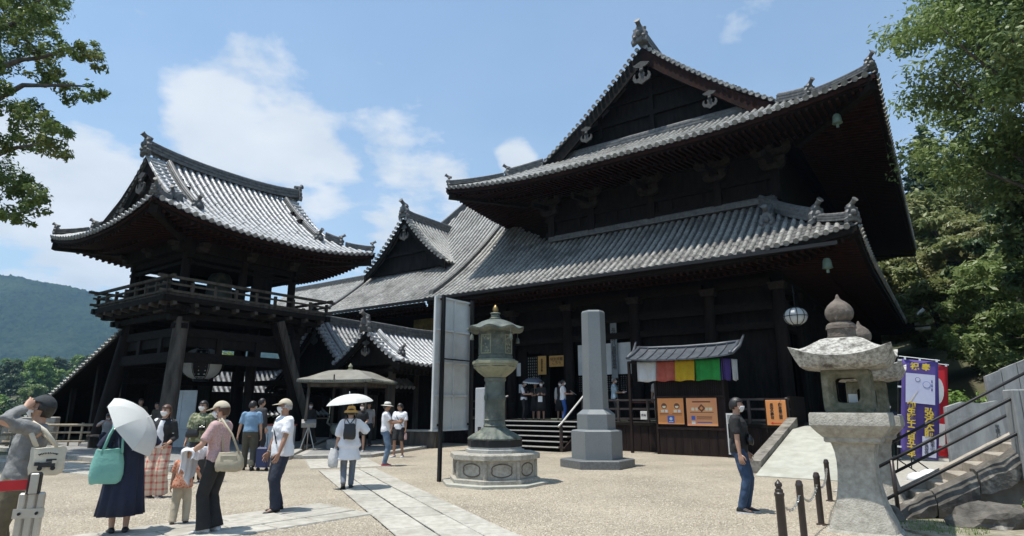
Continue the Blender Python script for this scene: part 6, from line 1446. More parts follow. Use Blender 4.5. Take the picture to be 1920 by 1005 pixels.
def conifer(loc, h, r, label, seed, nl=9000, size=.3, m='leaf_conifer'):
    g = np.random.default_rng(seed); t_ = thing('cedar_tree', label, 'tree', loc, 0, 'dark cedars on the hill behind the hall')
    b = MB(); b.tube([(0, 0, -1), (0, 0, h * .5), (0, 0, h * .96)], [h * .02, h * .013, .04], 8); b.build('trunk', M['bark'], t_, smooth=True)
    cl = []
    for i in range(70):
        zz = g.random() ** .8; a = g.uniform(0, 6.28); rr = r * (1 - zz) ** .8 * g.uniform(.4, 1) + .1; cl.append((rr * math.cos(a), rr * math.sin(a), h * (.18 + .82 * zz) - rr * .25, .25 * r * (1.15 - zz) + .25))
    leaves_mesh('crown', cl, nl / 70, size, M[m], t_, seed, flat=.55, up=.3, shell=.2); return t_
ced = [conifer((42, 57, TH(42, 57) - 1), 18.5, 3.6, 'dark cedar on the hill, nearest the hall roof edge', 41), conifer((48, 60, TH(48, 60) - 1), 18, 3.6, 'dark cedar on the hill, beside the nearest cedar', 42)]
spots = [(40, 56, 19, 1.0), (47, 58, 22, 1.1), (52, 52, 22, .95), (34, 58, 17, .9), (45, 66, 25, 1.15), (56, 62, 26, 1.0), (50, 72, 29, 1.2), (38, 70, 22, 1.1), (61, 55, 27, 1.0), (60, 74, 31, 1.1), (33, 66, 19, 1.0)]
for i, (x, y, z, s) in enumerate(spots):
    c = copy_tree(ced[i % 2]); c.location = (x, y + 6, TH(x, y + 6) - 1); c.scale = (s,) * 3; c.rotation_euler = (0, 0, i * 1.3)
    c['label'] = 'dark cedar of the stand on the wooded hill to the right, behind the front cedars'
hillt = broad_tree((40, 50, TH(40, 50) - .3), 11, 4.6, 'round green tree on the wooded hill behind the olive tree', 'leaf_deep', .30, 9000, 51, group='trees on the wooded hill', nclump=45, low=.12)
hillt2 = broad_tree((44.5, 52, TH(44.5, 52) - .3), 10, 4.8, 'paler green tree on the wooded hill beside the round green tree', 'leaf_olive', .30, 9000, 52, group='trees on the wooded hill', nclump=45, low=.12)
for i, (x, y, s) in enumerate(((29, 34, .62), (33, 36.5, .7), (38, 42, .85), (35, 54, .9), (43, 46, 1.0), (28, 55, .9), (46, 58, 1.1), (52, 52, 1.1), (40, 62, 1.1), (32, 60, 1.0), (27, 31, .5), (50, 66, 1.2), (36, 66, 1.1), (58, 60, 1.2))):
    c = copy_tree((hillt, hillt2)[i % 2]); zz = float(terrain_h(np.array([float(x)]), np.array([float(y)]))[0]); c.location = (x, y, zz - .3); c.scale = (s,) * 3; c.rotation_euler = (0, 0, i * 2.1)
    c['label'] = ('dark green tree among the mixed trees of the wooded hill', 'paler green tree among the mixed trees of the wooded hill')[i % 2]
# forest across the valley at the left
fv = [broad_tree((-70, 92, -12), 13, 5.0, 'dark green tree of the valley wood left of the corridor roof, nearest its eave', 'leaf_deep', .50, 4200, 61, name='valley_tree', group='trees of the valley wood', nclump=40, low=.08, flat=.7),
      broad_tree((-88, 100, -9), 12, 5.2, 'bright yellow green tree of the valley wood behind the corridor roof', 'leaf_pale', .50, 4200, 62, name='valley_tree', group='trees of the valley wood', nclump=40, low=.08, flat=.7),
      broad_tree((-80, 118, -6), 12, 5.0, 'fresh green tree of the valley wood at its middle', 'leaf_fresh', .50, 4200, 63, name='valley_tree', group='trees of the valley wood', nclump=40, low=.08, flat=.7)]
g = np.random.default_rng(77); k = 0
for row, (Yr, n) in enumerate(((78, 12), (98, 14), (122, 15), (150, 16), (182, 17), (218, 18), (255, 18))):
    for i in range(n):
        az = math.radians(-46 + 22 * (i + g.uniform(0, 1)) / n); Y = Yr * g.uniform(.93, 1.07); X = Y * math.tan(az)
        zz = float(terrain_h(np.array([X]), np.array([Y]))[0]); w_ = g.random(); q = 0 if (w_ < .35 if row > 1 else w_ < .6) else (1 if w_ < .75 else 2)
        c = copy_tree(fv[q]); s = g.uniform(.75, 1.1) * (.8 if row < 2 else 1.0); c.location = (X, Y, zz - .5); c.scale = (s, s, s * g.uniform(.85, 1.1)); c.rotation_euler = (0, 0, g.uniform(0, 6))
        c['label'] = ('dark green', 'yellow green', 'fresh green')[q] + ' tree ' + ('at the foot of', 'in the lowest rows of', 'in the lower half of', 'half way up', 'in the upper half of', 'near the top of', 'along the skyline of')[row] + ' the valley wood'
# grass tufts and weeds by the rocks
def tuft(n, spread, loc, h, m, seed, name, label, kind=None, cat=None):
    g = np.random.default_rng(seed); r = spread * np.sqrt(g.random(n)); a = g.uniform(0, 6.28, n); x, y = r * np.cos(a), r * np.sin(a); hh = h * g.uniform(.5, 1.2, n); la = g.uniform(0, 6.28, n); ln = hh * g.uniform(.1, .6, n); w = .006
    v = np.stack([np.stack([x - w * np.sin(la), y + w * np.cos(la), 0 * x], -1), np.stack([x + w * np.sin(la), y - w * np.cos(la), 0 * x], -1), np.stack([x + ln * np.cos(la), y + ln * np.sin(la), hh], -1)], 1).reshape(-1, 3)
    o = mesh_np(name, v, np.arange(n * 3).reshape(n, 3), M[m], None, kind=kind); o.location = loc
    if label: o['label'] = label
    if cat: o['category'] = cat
    return o
tuft(1500, 1.0, (6.9, 6.9, .02), .12, 'leaf_pale', 1, 'grass', 'thin bright grass on the bank by the rocks', 'stuff')
tuft(1200, .8, (8.3, 7.6, .03), .16, 'leaf_pale', 4, 'grass', 'grass growing under the gatepost rocks', 'stuff')
tuft(500, .5, (5.75, 8.6, .02), .06, 'leaf_fresh', 6, 'grass', 'low weeds at the foot of the stair side stone', 'stuff')
w = thing('weed', 'small green leafy weed growing on the rocks under the stair wall', 'plant', (6.75, 8.25, .30)); leaves_mesh('foliage', [(0, 0, .10, .10), (.08, .02, .16, .07), (-.07, 0, .07, .08)], 60, .028, M['leaf_pale'], w, 9, flat=.9)
w = thing('shrub', 'light green shrub between the stone fence and the tablet', 'shrub', (11.2, 15.2, .5)); leaves_mesh('foliage', [(g.uniform(-.6, .6), g.uniform(-.4, .4), g.uniform(.3, 1.5), g.uniform(.2, .4)) for _ in range(16)], 150, .06, M['leaf_pale'], w, 19, flat=.8); b = MB(); b.tube([(0, 0, -.2), (0, 0, 1.2)], [.05, .02], 6); b.build('stem', M['bark'], w)
# haze: the air of the valley
hz = bpy.data.materials.new('haze'); hz.use_nodes = True; t = hz.node_tree; t.nodes.clear(); ou = t.nodes.new('ShaderNodeOutputMaterial'); pv = t.nodes.new('ShaderNodeVolumePrincipled')
pv.inputs['Color'].default_value = (.40, .66, 1.0, 1); pv.inputs['Density'].default_value = .00017; pv.inputs['Anisotropy'].default_value = .2
t.links.new(pv.outputs[0], ou.inputs['Volume'])
b = MB(); b.box((0, 900, 180), (15000, 13000, 480)); b.build('haze', hz, kind='stuff')
# ================================================================== PEOPLE
def cm(name, c, c2=None, sc=20, rough=.85, tr=0, bump=.15): return mat(name, c, c2 or tuple(x * .8 for x in c), sc, 4, rough, None, bump, sc * 3, trans=tr)
mat('skin', (.50, .30, .21), (.44, .25, .17), 9, 3, .55); mat('skin_tan', (.36, .20, .13), (.30, .16, .10), 9, 3, .55)
mat('hair_black', (.010, .008, .007), (.02, .016, .014), 30, 3, .45, None, .4, 60, stretch=(1, 1, .2)); mat('hair_brown', (.06, .028, .015), (.10, .045, .025), 30, 3, .45, None, .4, 60, stretch=(1, 1, .2)); mat('hair_grey', (.25, .24, .23), (.4, .39, .38), 30, 3, .6, None, .4, 60)
cm('mask_white', (.80, .80, .80), (.74, .74, .75), rough=.8, bump=0)
cm('white_shirt', (.76, .76, .78), (.70, .70, .73), 8, bump=.25); cm('offwhite', (.62, .60, .54), (.55, .53, .48)); cm('grey_shirt', (.17, .17, .165), (.24, .24, .235), 14, bump=.3); cm('khaki', (.14, .115, .07), (.11, .09, .055)); cm('navy', (.012, .018, .045), (.008, .012, .032), 6, bump=.3)
cm('navy_trousers', (.022, .028, .048), (.015, .02, .036), 9); cm('black_cloth', (.012, .012, .013), (.02, .02, .021), 8, bump=.25); cm('charcoal', (.04, .04, .042)); cm('blue_shirt', (.20, .32, .46), (.17, .28, .41), 9, bump=.25); cm('olive_trousers', (.085, .08, .06), (.065, .06, .045), 9)
cm('jeans', (.07, .12, .20), (.16, .22, .30), 7); cm('jeans_dark', (.02, .045, .095), (.045, .08, .15), 7); cm('jeans_blue', (.02, .08, .30), (.03, .10, .34), 7); cm('grey_leggings', (.16, .18, .21), (.13, .15, .18), 12); cm('beige_trousers', (.50, .43, .32), (.45, .38, .28), 12); cm('cap_beige', (.52, .45, .34), (.46, .40, .30)); cm('cap_dark', (.025, .028, .032), (.035, .04, .045)); cm('straw', (.50, .32, .10), (.38, .23, .07), 50, bump=.5)
cm('shoe_black', (.015, .014, .014), rough=.5); cm('shoe_white', (.62, .62, .62)); cm('shoe_brown', (.06, .04, .03), rough=.5); cm('shoe_red', (.45, .06, .07)); cm('teal_bag', (.20, .44, .38), (.16, .38, .33), 7, bump=.3); cm('canvas', (.60, .55, .44), (.54, .49, .39), 30); cm('beige_bag', (.42, .37, .27), (.37, .32, .23), 14, .6); cm('black_bag', (.012, .012, .013), (.02, .02, .02), 12, .45); cm('lens_black', (.006, .006, .007), rough=.25); cm('navy_case', (.015, .025, .09), rough=.45); cm('umbrella_white', (.74, .74, .71), (.70, .70, .67), 6, .7, .3, bump=.05); cm('umbrella_grey', (.12, .13, .16), (.10, .11, .14), 6, .7, .1, bump=.05); cm('bag_white', (.66, .66, .66), tr=.15); cm('dark_red', (.10, .02, .02)); cm('brown_shirt', (.10, .075, .05)); cm('pale_grey', (.46, .45, .45)); cm('vest_dark', (.03, .025, .035)); cm('rosy_check', (.56, .41, .39), (.46, .26, .25), 60); cm('pale_blue', (.36, .48, .56)); cm('cardigan', (.42, .41, .39))
def pattern(name, base, col, sc, thr, c3=None, kind='noise'):
    m = bpy.data.materials.new(name); m.use_nodes = True; t = m.node_tree; n = t.nodes; l = t.links; g = n.new('ShaderNodeTexCoord')
    if kind == 'check':
        sp = n.new('ShaderNodeSeparateXYZ'); l.new(g.outputs['Object'], sp.inputs[0]); fac = None
        for ax, f, off in (('X', 62, 0), ('Z', 52, 1)):
            s_ = n.new('ShaderNodeMath'); s_.operation = 'MULTIPLY'; l.new(sp.outputs[ax], s_.inputs[0]); s_.inputs[1].default_value = f
            w = n.new('ShaderNodeMath'); w.operation = 'SINE'; l.new(s_.outputs[0], w.inputs[0]); c = n.new('ShaderNodeMath'); c.operation = 'GREATER_THAN'; l.new(w.outputs[0], c.inputs[0]); c.inputs[1].default_value = .62
            if fac is None: fac = c
            else: a = n.new('ShaderNodeMath'); a.operation = 'ADD'; l.new(fac.outputs[0], a.inputs[0]); l.new(c.outputs[0], a.inputs[1]); fac = a
        h = n.new('ShaderNodeMath'); h.operation = 'MULTIPLY'; l.new(fac.outputs[0], h.inputs[0]); h.inputs[1].default_value = .5; out = h.outputs[0]
    else:
        v = n.new('ShaderNodeTexVoronoi' if kind == 'cell' else 'ShaderNodeTexNoise'); v.inputs['Scale'].default_value = sc; l.new(g.outputs['Object'], v.inputs['Vector'])
        mr = n.new('ShaderNodeMapRange'); l.new(v.outputs['Distance' if kind == 'cell' else 'Fac'], mr.inputs[0]); mr.inputs['From Min'].default_value = thr - .04; mr.inputs['From Max'].default_value = thr + .04; out = mr.outputs[0]
    x = n.new('ShaderNodeMix'); x.data_type = 'RGBA'; l.new(out, x.inputs['Factor']); x.inputs['A'].default_value = (*base, 1); x.inputs['B'].default_value = (*col, 1)
    l.new(x.outputs['Result'], n['Principled BSDF'].inputs['Base Color']); n['Principled BSDF'].inputs['Roughness'].default_value = .85; M[name] = m
pattern('leaf_shirt', (.12, .14, .07), (.30, .30, .19), 16, .52); pattern('plaid', (.62, .48, .36), (.48, .10, .08), 0, 0, kind='check'); pattern('orange_knit', (.48, .12, .05), (.58, .30, .20), 34, .40, kind='cell')
cloth_tex = bpy.data.textures.new('folds', 'CLOUDS'); cloth_tex.noise_scale = .085; cloth_tex.noise_depth = 2
PENDING = []                                   # surfaces grown by voxel union, evaluated together at the end
def grow(mb, name, m, parent, vox, smooth=3, fold=0.0, extra=None):
    me = bpy.data.meshes.new(name + '_seed'); me.from_pydata(mb.v, [], mb.f); o = bpy.data.objects.new(name + '_seed', me); COL.objects.link(o)
    q = o.modifiers.new('r', 'REMESH'); q.mode = 'VOXEL'; q.voxel_size = vox; q.use_smooth_shade = True
    if smooth: s_ = o.modifiers.new('s', 'SMOOTH'); s_.factor = .5; s_.iterations = smooth
    if fold: d = o.modifiers.new('d', 'DISPLACE'); d.texture = cloth_tex; d.strength = fold; d.mid_level = .5; d.texture_coords = 'LOCAL'
    ob = bpy.data.objects.new(name, bpy.data.meshes.new(name)); COL.objects.link(ob); ob.parent = parent; PENDING.append((o, ob, M[m], extra)); return ob
def finish_grown():
    dg = bpy.context.evaluated_depsgraph_get()
    for o, ob, m, extra in PENDING:
        me = bpy.data.meshes.new_from_object(o.evaluated_get(dg))
        if extra is not None:
            bmh = bmesh.new(); bmh.from_mesh(me); tmp = bpy.data.meshes.new('t'); tmp.from_pydata(extra.v, [], extra.f); bmh.from_mesh(tmp); bmh.to_mesh(me); bmh.free(); bpy.data.meshes.remove(tmp)
        me.materials.clear(); me.materials.append(m); me.polygons.foreach_set('use_smooth', [True] * len(me.polygons)); old = ob.data; ob.data = me; me.name = ob.name; bpy.data.meshes.remove(old)
    for o, *_ in PENDING: me = o.data; bpy.data.objects.remove(o); bpy.data.meshes.remove(me)
def ik(a, c, l1, l2, pole):
    a, c = Vector(a), Vector(c); d = c - a; L_ = min(d.length, (l1 + l2) * .999); d.normalize(); c = a + d * L_
    x = (l1 * l1 - l2 * l2 + L_ * L_) / (2 * L_); h = math.sqrt(max(0, l1 * l1 - x * x)); p = Vector(pole); p = p - d * p.dot(d)
    if p.length < 1e-3: p = Vector((0, 1, 0)) - d * d.y
    p.normalize(); return a + d * x + p * h, c
def hand_mb(b, w, d, nrm, side, s, curl=.35):
    """palm with four fingers of different lengths and a thumb; d along the hand, nrm out of the palm"""
    w, d, nrm = Vector(w), Vector(d).normalized(), Vector(nrm); nrm = (nrm - d * nrm.dot(d)).normalized(); x = d.cross(nrm).normalized() * side
    P = lambda a, l, n_: w + x * a * s + d * l * s + nrm * n_ * s
    ring = lambda l, hw, ht: [P(hw * math.cos(q), l, ht * math.sin(q)) for q in np.linspace(0, 2 * math.pi, 11)[:-1]]
    b.loft([ring(-.03, .026, .021), ring(.0, .029, .020), ring(.045, .041, .017), ring(.085, .042, .014), ring(.095, .038, .010)])
    for a, ln, r in ((.030, .072, .0092), (.010, .082, .0095), (-.011, .076, .0092), (-.030, .060, .0082)):
        p0 = Vector((a, .080, 0)); ang = 0; pts = [P(*p0)]; q = p0.copy()
        for k, f in enumerate((.42, .32, .26)): ang += curl * (1.0 if k else .6); q = q + Vector((a * .10, math.cos(ang) * ln * f, math.sin(ang) * ln * f)); pts.append(P(*q))
        b.tube(pts, [r * s, r * s * .98, r * s * .9, r * s * .62], 7)
    b.tube([P(.026, .015, .004), P(.050, .045, .014), P(.060, .072, .024), P(.060, .094, .034)], [.013 * s, .0115 * s, .010 * s, .007 * s], 7)
class Person:
    def __init__(s, label, loc, az, h=1.70, lean=(0, 0), build=1.0, vox=.02, turn=0, nod=0, hands=None, feet=None, poles=None, skin='skin', sit=None, group=None, female=False, curl=.35, kneepole=None, child=False):
        s.root = thing('person', label, 'person', loc, -R(az), group); s.loc = Vector(loc); s.az = az; s.k = h / 1.70; s.vox = vox; s.sk = skin; k = s.k; s.build = build; s.child = child
        s.lean = lean; sw = (.165 if female else .185) * (1 if not child else .92)
        s.tilt = Matrix.Rotation(-lean[0], 3, 'X') @ Matrix.Rotation(lean[1], 3, 'Y'); s.drop = Vector((0, 0, 0)) if sit is None else Vector((0, sit[1] if len(sit) > 1 else 0, sit[0] - .92))
        s.hipz = .92
        s.T = lambda p: (s.tilt @ (Vector(p) - Vector((0, 0, s.hipz))) + Vector((0, 0, s.hipz)) + s.drop) * k
        L = lambda p: (Vector(p)) * k
        s.sh = {q: s.T((q * sw, -.01, 1.385)) for q in (-1, 1)}; s.hip = {q: (Vector((q * .085, 0, .90)) + s.drop) * k for q in (-1, 1)}
        hands = hands or {}; feet = feet or {}; poles = poles or {}; s.el, s.wr, s.kn, s.an, s.toe = {}, {}, {}, {}, {}
        for q in (-1, 1):
            t = hands.get(q, (q * (sw + .07), .02, .80)); t = L(t); s.el[q], s.wr[q] = ik(s.sh[q], t, .285 * k, .245 * k, poles.get(q, (q * .35, -1, -.1)))
            f = feet.get(q, (q * .10, 0, .075, q * 8)); fp = L(f[:3]); s.kn[q], s.an[q] = ik(s.hip[q], fp, .425 * k, .42 * k, kneepole or (q * .12, 1, .1)); yw = R(f[3]) if len(f) > 3 else 0; s.toe[q] = Vector((math.sin(yw), math.cos(yw), (f[4] if len(f) > 4 else 0))).normalized()
        s.hm = Matrix.Rotation(-R(turn), 3, 'Z') @ Matrix.Rotation(-R(nod), 3, 'X'); hs = k * (1.0 if not child else 1.38)
        s.hc = s.T((0, .012, 1.59 if not child else 1.585)); s.hs = hs
        s.H = lambda p: s.hc + s.tilt @ (s.hm @ (Vector(p) * hs))
        bw = build; b = MB(); s.tors = [(.83, .11, .095, -.01), (.90, .165 if not female else .172, .112, -.012), (.98, .158, .108, -.005), (1.07, .138 * (1 if not female else .92), .098, 0), (1.17, .146 * (1 if not female else .94), .105, .004), (1.27, .160, .112, .006), (1.35, .160 * (1 if not female else .95), .100, 0), (1.41, .118, .078, -.01), (1.445, .066, .062, -.012)]
        s.tors = [(z, x * (bw if z < 1.4 else 1), y * (bw if z < 1.4 else 1), o) for z, x, y, o in s.tors]
        s.ringT = lambda z, x, y, o, n=20, e=0: [s.T((x * math.cos(a) + e * math.cos(a), o + (y + e) * math.sin(a), z)) for a in np.linspace(0, 2 * math.pi, n + 1)[:-1]]
        b.loft([s.ringT(z, x * (.9 if z < 1.38 else 1), y * (.88 if z < 1.38 else 1), o) for z, x, y, o in s.tors]); b.tube([s.T((0, -.012, 1.40)), s.T((0, -.004, 1.47)), s.H((0, -.005, -.05))], [.062 * k, .054 * k, .058 * k], 12)
        def face(p):                                   # head: jaw, brow, flat cheeks
            x, y, z = p.x, p.y, p.z; w = 1.0
            if z < -.1: w = 1 - .36 * ((-z - .1) / .9) ** 1.3
            if z > .5: w = 1 - .10 * (z - .5)
            y2 = y
            if z < 0 and y < 0: y2 = y * (1 + .22 * z)
            if z < -.35 and y > 0: y2 = y * (1 - .04)
            if y > .55: y2 -= .05 * (1 - abs(x)) * (1 if -.1 < z < .25 else 0)
            return Vector((x * w, y2, z))
        b.ellipsoid(s.hc, (.076 * hs, .096 * hs, .115 * hs), 20, 16, rot=s.tilt @ s.hm, fn=face)
        b.loft([[s.H((x * .5, .088 + y * .2, z)) for x, y, z in ((-.022, 0, .022), (.022, 0, .022), (.012, .03, .024), (-.012, .03, .024))], [s.H(v) for v in ((-.018, .082, -.022), (.018, .082, -.022), (.010, .114, -.018), (-.010, .114, -.018))]])
        for q in (-1, 1): b.ellipsoid(s.H((q * .076, -.006, -.005)), (.010 * hs, .022 * hs, .032 * hs), 8, 6, rot=s.tilt @ s.hm)
        b.ellipsoid(s.H((0, .088, -.062)), (.026 * hs, .010 * hs, .008 * hs), 8, 5, rot=s.tilt @ s.hm)
        for q in (-1, 1):
            b.ellipsoid(s.sh[q] - s.tilt @ Vector((q * .018 * k, 0, .01 * k)), (.062 * k,) * 3, 12, 8)
            b.tube([s.sh[q], s.sh[q].lerp(s.el[q], .5), s.el[q]], [.052 * k * bw, .046 * k * bw, .038 * k], 12); b.tube([s.el[q], s.el[q].lerp(s.wr[q], .3), s.wr[q]], [.038 * k, .039 * k, .024 * k], 12); b.ellipsoid(s.el[q], (.038 * k,) * 3, 8, 6)
            b.tube([s.hip[q] + Vector((0, 0, .03 * k)), s.hip[q].lerp(s.kn[q], .45), s.kn[q]], [.078 * k, .066 * k, .048 * k], 14); b.ellipsoid(s.kn[q], (.052 * k,) * 3, 10, 6)
            b.tube([s.kn[q], s.kn[q].lerp(s.an[q], .35) - s.toe[q] * .012 * k, s.an[q]], [.051 * k, .053 * k, .034 * k], 12)
            b.tube([s.an[q] + Vector((0, 0, .0)), s.an[q] + s.toe[q] * .05 * k - Vector((0, 0, .03 * k)), s.an[q] + s.toe[q] * .15 * k - Vector((0, 0, .055 * k))], [.036 * k, .034 * k, .018 * k], 10); b.tube([s.an[q], s.an[q] - s.toe[q] * .04 * k - Vector((0, 0, .045 * k))], [.034 * k, .028 * k], 8)
        hb = MB(); s.hd = {}
        for q in (-1, 1):
            d = (s.wr[q] - s.el[q]).normalized(); d2 = (d + Vector((0, .15, -.25 if d.z < 0 else .1))).normalized(); nn_ = Vector((-q, .25, 0)); hand_mb(hb, s.wr[q], d2, nn_, q, k * (1 if not child else 1.05), curl); s.hd[q] = s.wr[q] + d2 * .085 * k
        s.body = grow(b, 'body', skin, s.root, vox * .62, 2, extra=hb)
        e = MB()
        for q in (-1, 1): e = MB(); e.ellipsoid(s.H((q * .030, .084, .020)), (.011 * hs, .006 * hs, .006 * hs), 8, 5, rot=s.tilt @ s.hm); e.build('eye', M['black_ink'], s.root, smooth=True)
        for q in (-1, 1): e = MB(); e.beam(s.H((q * .016, .089, .040)), s.H((q * .046, .080, .042)), .006 * hs, .007 * hs); e.build('eyebrow', M['hair_black'], s.root)
    def W(s, p): return Matrix.Translation(s.loc) @ Matrix.Rotation(-R(s.az), 4, 'Z') @ Vector(p)
    def top(s, m, sleeve=.45, e=.022, hem=.86, flare=0.0, sl_r=1.5, fold=.016, name='shirt', open_front=None, long=None, v=None):
        k = s.k; b = MB(); rs = [r for r in s.tors if r[0] > hem + .02]; r0 = rs[0]
        secs = [s.ringT(hem, max(r0[1], .15 * s.build) + flare, max(r0[2], .105 * s.build) + flare * .8, r0[3], 24, e)]
        for z, x, y, o in rs: f = flare * max(0, (1.2 - z) / (1.2 - hem)) if z < 1.2 else 0; secs.append(s.ringT(z, x + f, y + f * .8, o, 24, e * (1 if z < 1.38 else .55)))
        secs.append(s.ringT(1.452, .066, .062, -.012, 24, .006)); b.loft(secs)
        for q in (-1, 1):
            t = sleeve; A = s.sh[q]; in_ = A - s.tilt @ Vector((q * .06 * k, 0, -.005 * k)); pts = [in_]; rad = [.066 * k]
            if t <= .54:
                E_ = A.lerp(s.el[q], t / .54); pts += [A, E_]; rad += [.064 * k * s.build, .047 * k * sl_r * .9]
            else:
                E_ = s.el[q].lerp(s.wr[q], (t - .54) / .46); pts += [A, A.lerp(s.el[q], .6), s.el[q], E_]; rad += [.066 * k * s.build, .056 * k * sl_r * .8, .052 * k * sl_r * .8, .036 * k * sl_r * .85]
            b.tube(pts, rad, 14); b.ellipsoid(A - s.tilt @ Vector((q * .02 * k, 0, 0)), (.068 * k,) * 3, 12, 8)
        return grow(b, name, m, s.root, s.vox, 3, fold * k)
    def trousers(s, m, upto=1.0, r=(.098, .080, .066, .062), e=.012, fold=.014, name='trousers', waist=1.06, flare=1.0):
        k = s.k; b = MB(); secs = []
        for z, x, y, o in [(.84, .12, .10, -.01)] + [r_ for r_ in s.tors if .86 < r_[0] < waist] + [(waist, .145 * s.build, .102 * s.build, 0)]: secs.append(s.ringT(z, x, y, o, 24, e))
        b.loft(secs); bw = s.build
        for q in (-1, 1):
            pts = [s.hip[q] + Vector((-q * .0, 0, .04 * k)), s.hip[q].lerp(s.kn[q], .5), s.kn[q]]; rad = [r[0] * k * bw, (r[0] + r[1]) / 2 * k * bw, r[1] * k]
            if upto > .55: end = s.kn[q].lerp(s.an[q], (upto - .5) / .5) - Vector((0, 0, .012 * k)); pts += [s.kn[q].lerp(end, .5), end]; rad += [r[2] * k, r[3] * k * flare]
            else: pts[-1] = s.hip[q].lerp(s.kn[q], upto / .5)
            b.tube(pts, rad, 14)
        return grow(b, name, m, s.root, s.vox, 3, fold * k)
    def skirt(s, m, rows, n=72, pleat=.012, npl=18, name='skirt', fold=0):
        b = MB(); secs = []
        for i, (z, x, y, o) in enumerate(rows):
            pl = pleat * i / (len(rows) - 1); ring = []
            for a in np.linspace(0, 2 * math.pi, n + 1)[:-1]: f = 1 + pl / x * (math.sin(a * npl) + .5 * math.sin(a * npl * .37 + 1)); ring.append((s.T((x * f * math.cos(a), o + y * f * math.sin(a), z)) if z > .9 else (Vector((x * f * math.cos(a), o + y * f * math.sin(a), z)) + s.drop) * s.k))
            secs.append(ring)
        b.loft(secs[::-1]); return b.build(name, M[m], s.root, smooth=True)
    def shoes(s, m, sole='shoe_black', w=.048):
        k = s.k
        for q in (-1, 1):
            t = s.toe[q]; sd = t.cross(Vector((0, 0, 1))).normalized(); up = sd.cross(t).normalized(); a = s.an[q]; P = lambda l, x, z: a + t * l * k + sd * x * k + up * z * k
            b = MB(); secs = []
            for l, hw, zt, zb in ((-.075, .026, -.015, -.062), (-.06, .038, .01, -.064), (-.01, .042, .022, -.064), (.05, .044, -.004, -.064), (.11, w, -.026, -.064), (.16, .042, -.040, -.062), (.185, .022, -.048, -.060)):
                secs.append([P(l, hw * math.cos(x), zb + (zt - zb) * (.5 + .5 * math.sin(x))) for x in np.linspace(0, 2 * math.pi, 13)[:-1]])
            b.loft(secs); sh = b.build('shoe', M[m], s.root, smooth=True)
            b = MB(); prof = [(-.082, .0), (-.07, .034), (0, .044), (.06, .048), (.12, w + .004), (.17, .040), (.192, .012)]; pl = [(l, x) for l, x in prof] + [(l, -x) for l, x in prof[::-1]]
            b.loft([[P(l, x, -.075) for l, x in pl], [P(l, x, -.056) for l, x in pl]]); b.build('sole', M[sole], sh)
    def cap_surface(s, r, keep, m, name, n=28, mm=20, c=(0, 0, 0), thick=.006):
        v, f, ids = [], [], {}; hs = s.hs
        for i in range(mm + 1):
            ph = -math.pi / 2 + math.pi * i / mm
            for j in range(n): th = 2 * math.pi * j / n; p = Vector((math.cos(ph) * math.cos(th), math.cos(ph) * math.sin(th), math.sin(ph))); ids[(i, j)] = p
        def pos(p):
            w = 1.0 - (.36 * ((-p.z - .1) / .9) ** 1.3 if p.z < -.1 else 0); return s.H((p.x * r[0] * w + c[0], p.y * r[1] + c[1], p.z * r[2] + c[2]))
        mp_ = {}; vs = []
        for i in range(mm):
            for j in range(n):
                q = [(i, j), (i, (j + 1) % n), (i + 1, (j + 1) % n), (i + 1, j)]; ce = sum((ids[x] for x in q), Vector()) / 4
                if keep(ce):
                    for x in q:
                        if x not in mp_: mp_[x] = len(vs); vs.append(pos(ids[x]))
                    f.append(tuple(mp_[x] for x in q))
        b = MB(); b.add(vs, f); o = b.build(name, M[m], s.root, smooth=True); d = o.modifiers.new('t', 'SOLIDIFY'); d.thickness = thick * hs; d.offset = 1; return o
    def hair(s, m='hair_black', long=0, front=.45, crop=-.45):
        s.cap_surface((.084, .104, .122), lambda p: (p.z > front or (p.y < .28 and p.z > -.12) or (p.y < -.12 and p.z > crop)), m, 'hair', c=(0, -.004, .004), thick=.010)
        if long:
            b = MB(); secs = []
            for t in np.linspace(0, 1, 6): z = .02 - long * t; secs.append([s.H((.078 * (1.06 - .2 * t) * math.cos(a), -.035 - .02 * t + .068 * (1 - .25 * t) * math.sin(a), z)) for a in np.linspace(math.pi * .93, math.pi * 2.07, 12)] + [s.H((.062 * (1 - .2 * t) * math.cos(a), -.03 - .02 * t + .05 * math.sin(a), z)) for a in np.linspace(math.pi * 2.05, math.pi * .95, 12)])
            b.loft(secs); b.build('long_hair', M[m], s.root, smooth=True)
    def mask(s, m='mask_white'): s.cap_surface((.083, .112, .116), lambda p: p.y > .42 and -.80 < p.z < -.02 and abs(p.x) < .86, m, 'face_mask', c=(0, .002, -.004), thick=.003, n=32, mm=28); [MB().tube([s.H((q * .064, .07, -.03)), s.H((q * .080, .0, .005))], .0022 * s.hs, 5).build('mask_loop', M[m], s.root) for q in (-1, 1)]
    def glasses(s):
        b = MB()
        for q in (-1, 1): b.tube([s.H((q * (.033 + .022 * math.cos(a)), .100, .020 + .016 * math.sin(a))) for a in np.linspace(0, 6.28, 13)], .0028, 5, cap=False); b.tube([s.H((q * .055, .10, .024)), s.H((q * .078, .0, .012))], .0025, 5)
        b.tube([s.H((-.012, .104, .022)), s.H((.012, .104, .022))], .0025, 5); b.build('glasses', M['steel_black'], s.root)
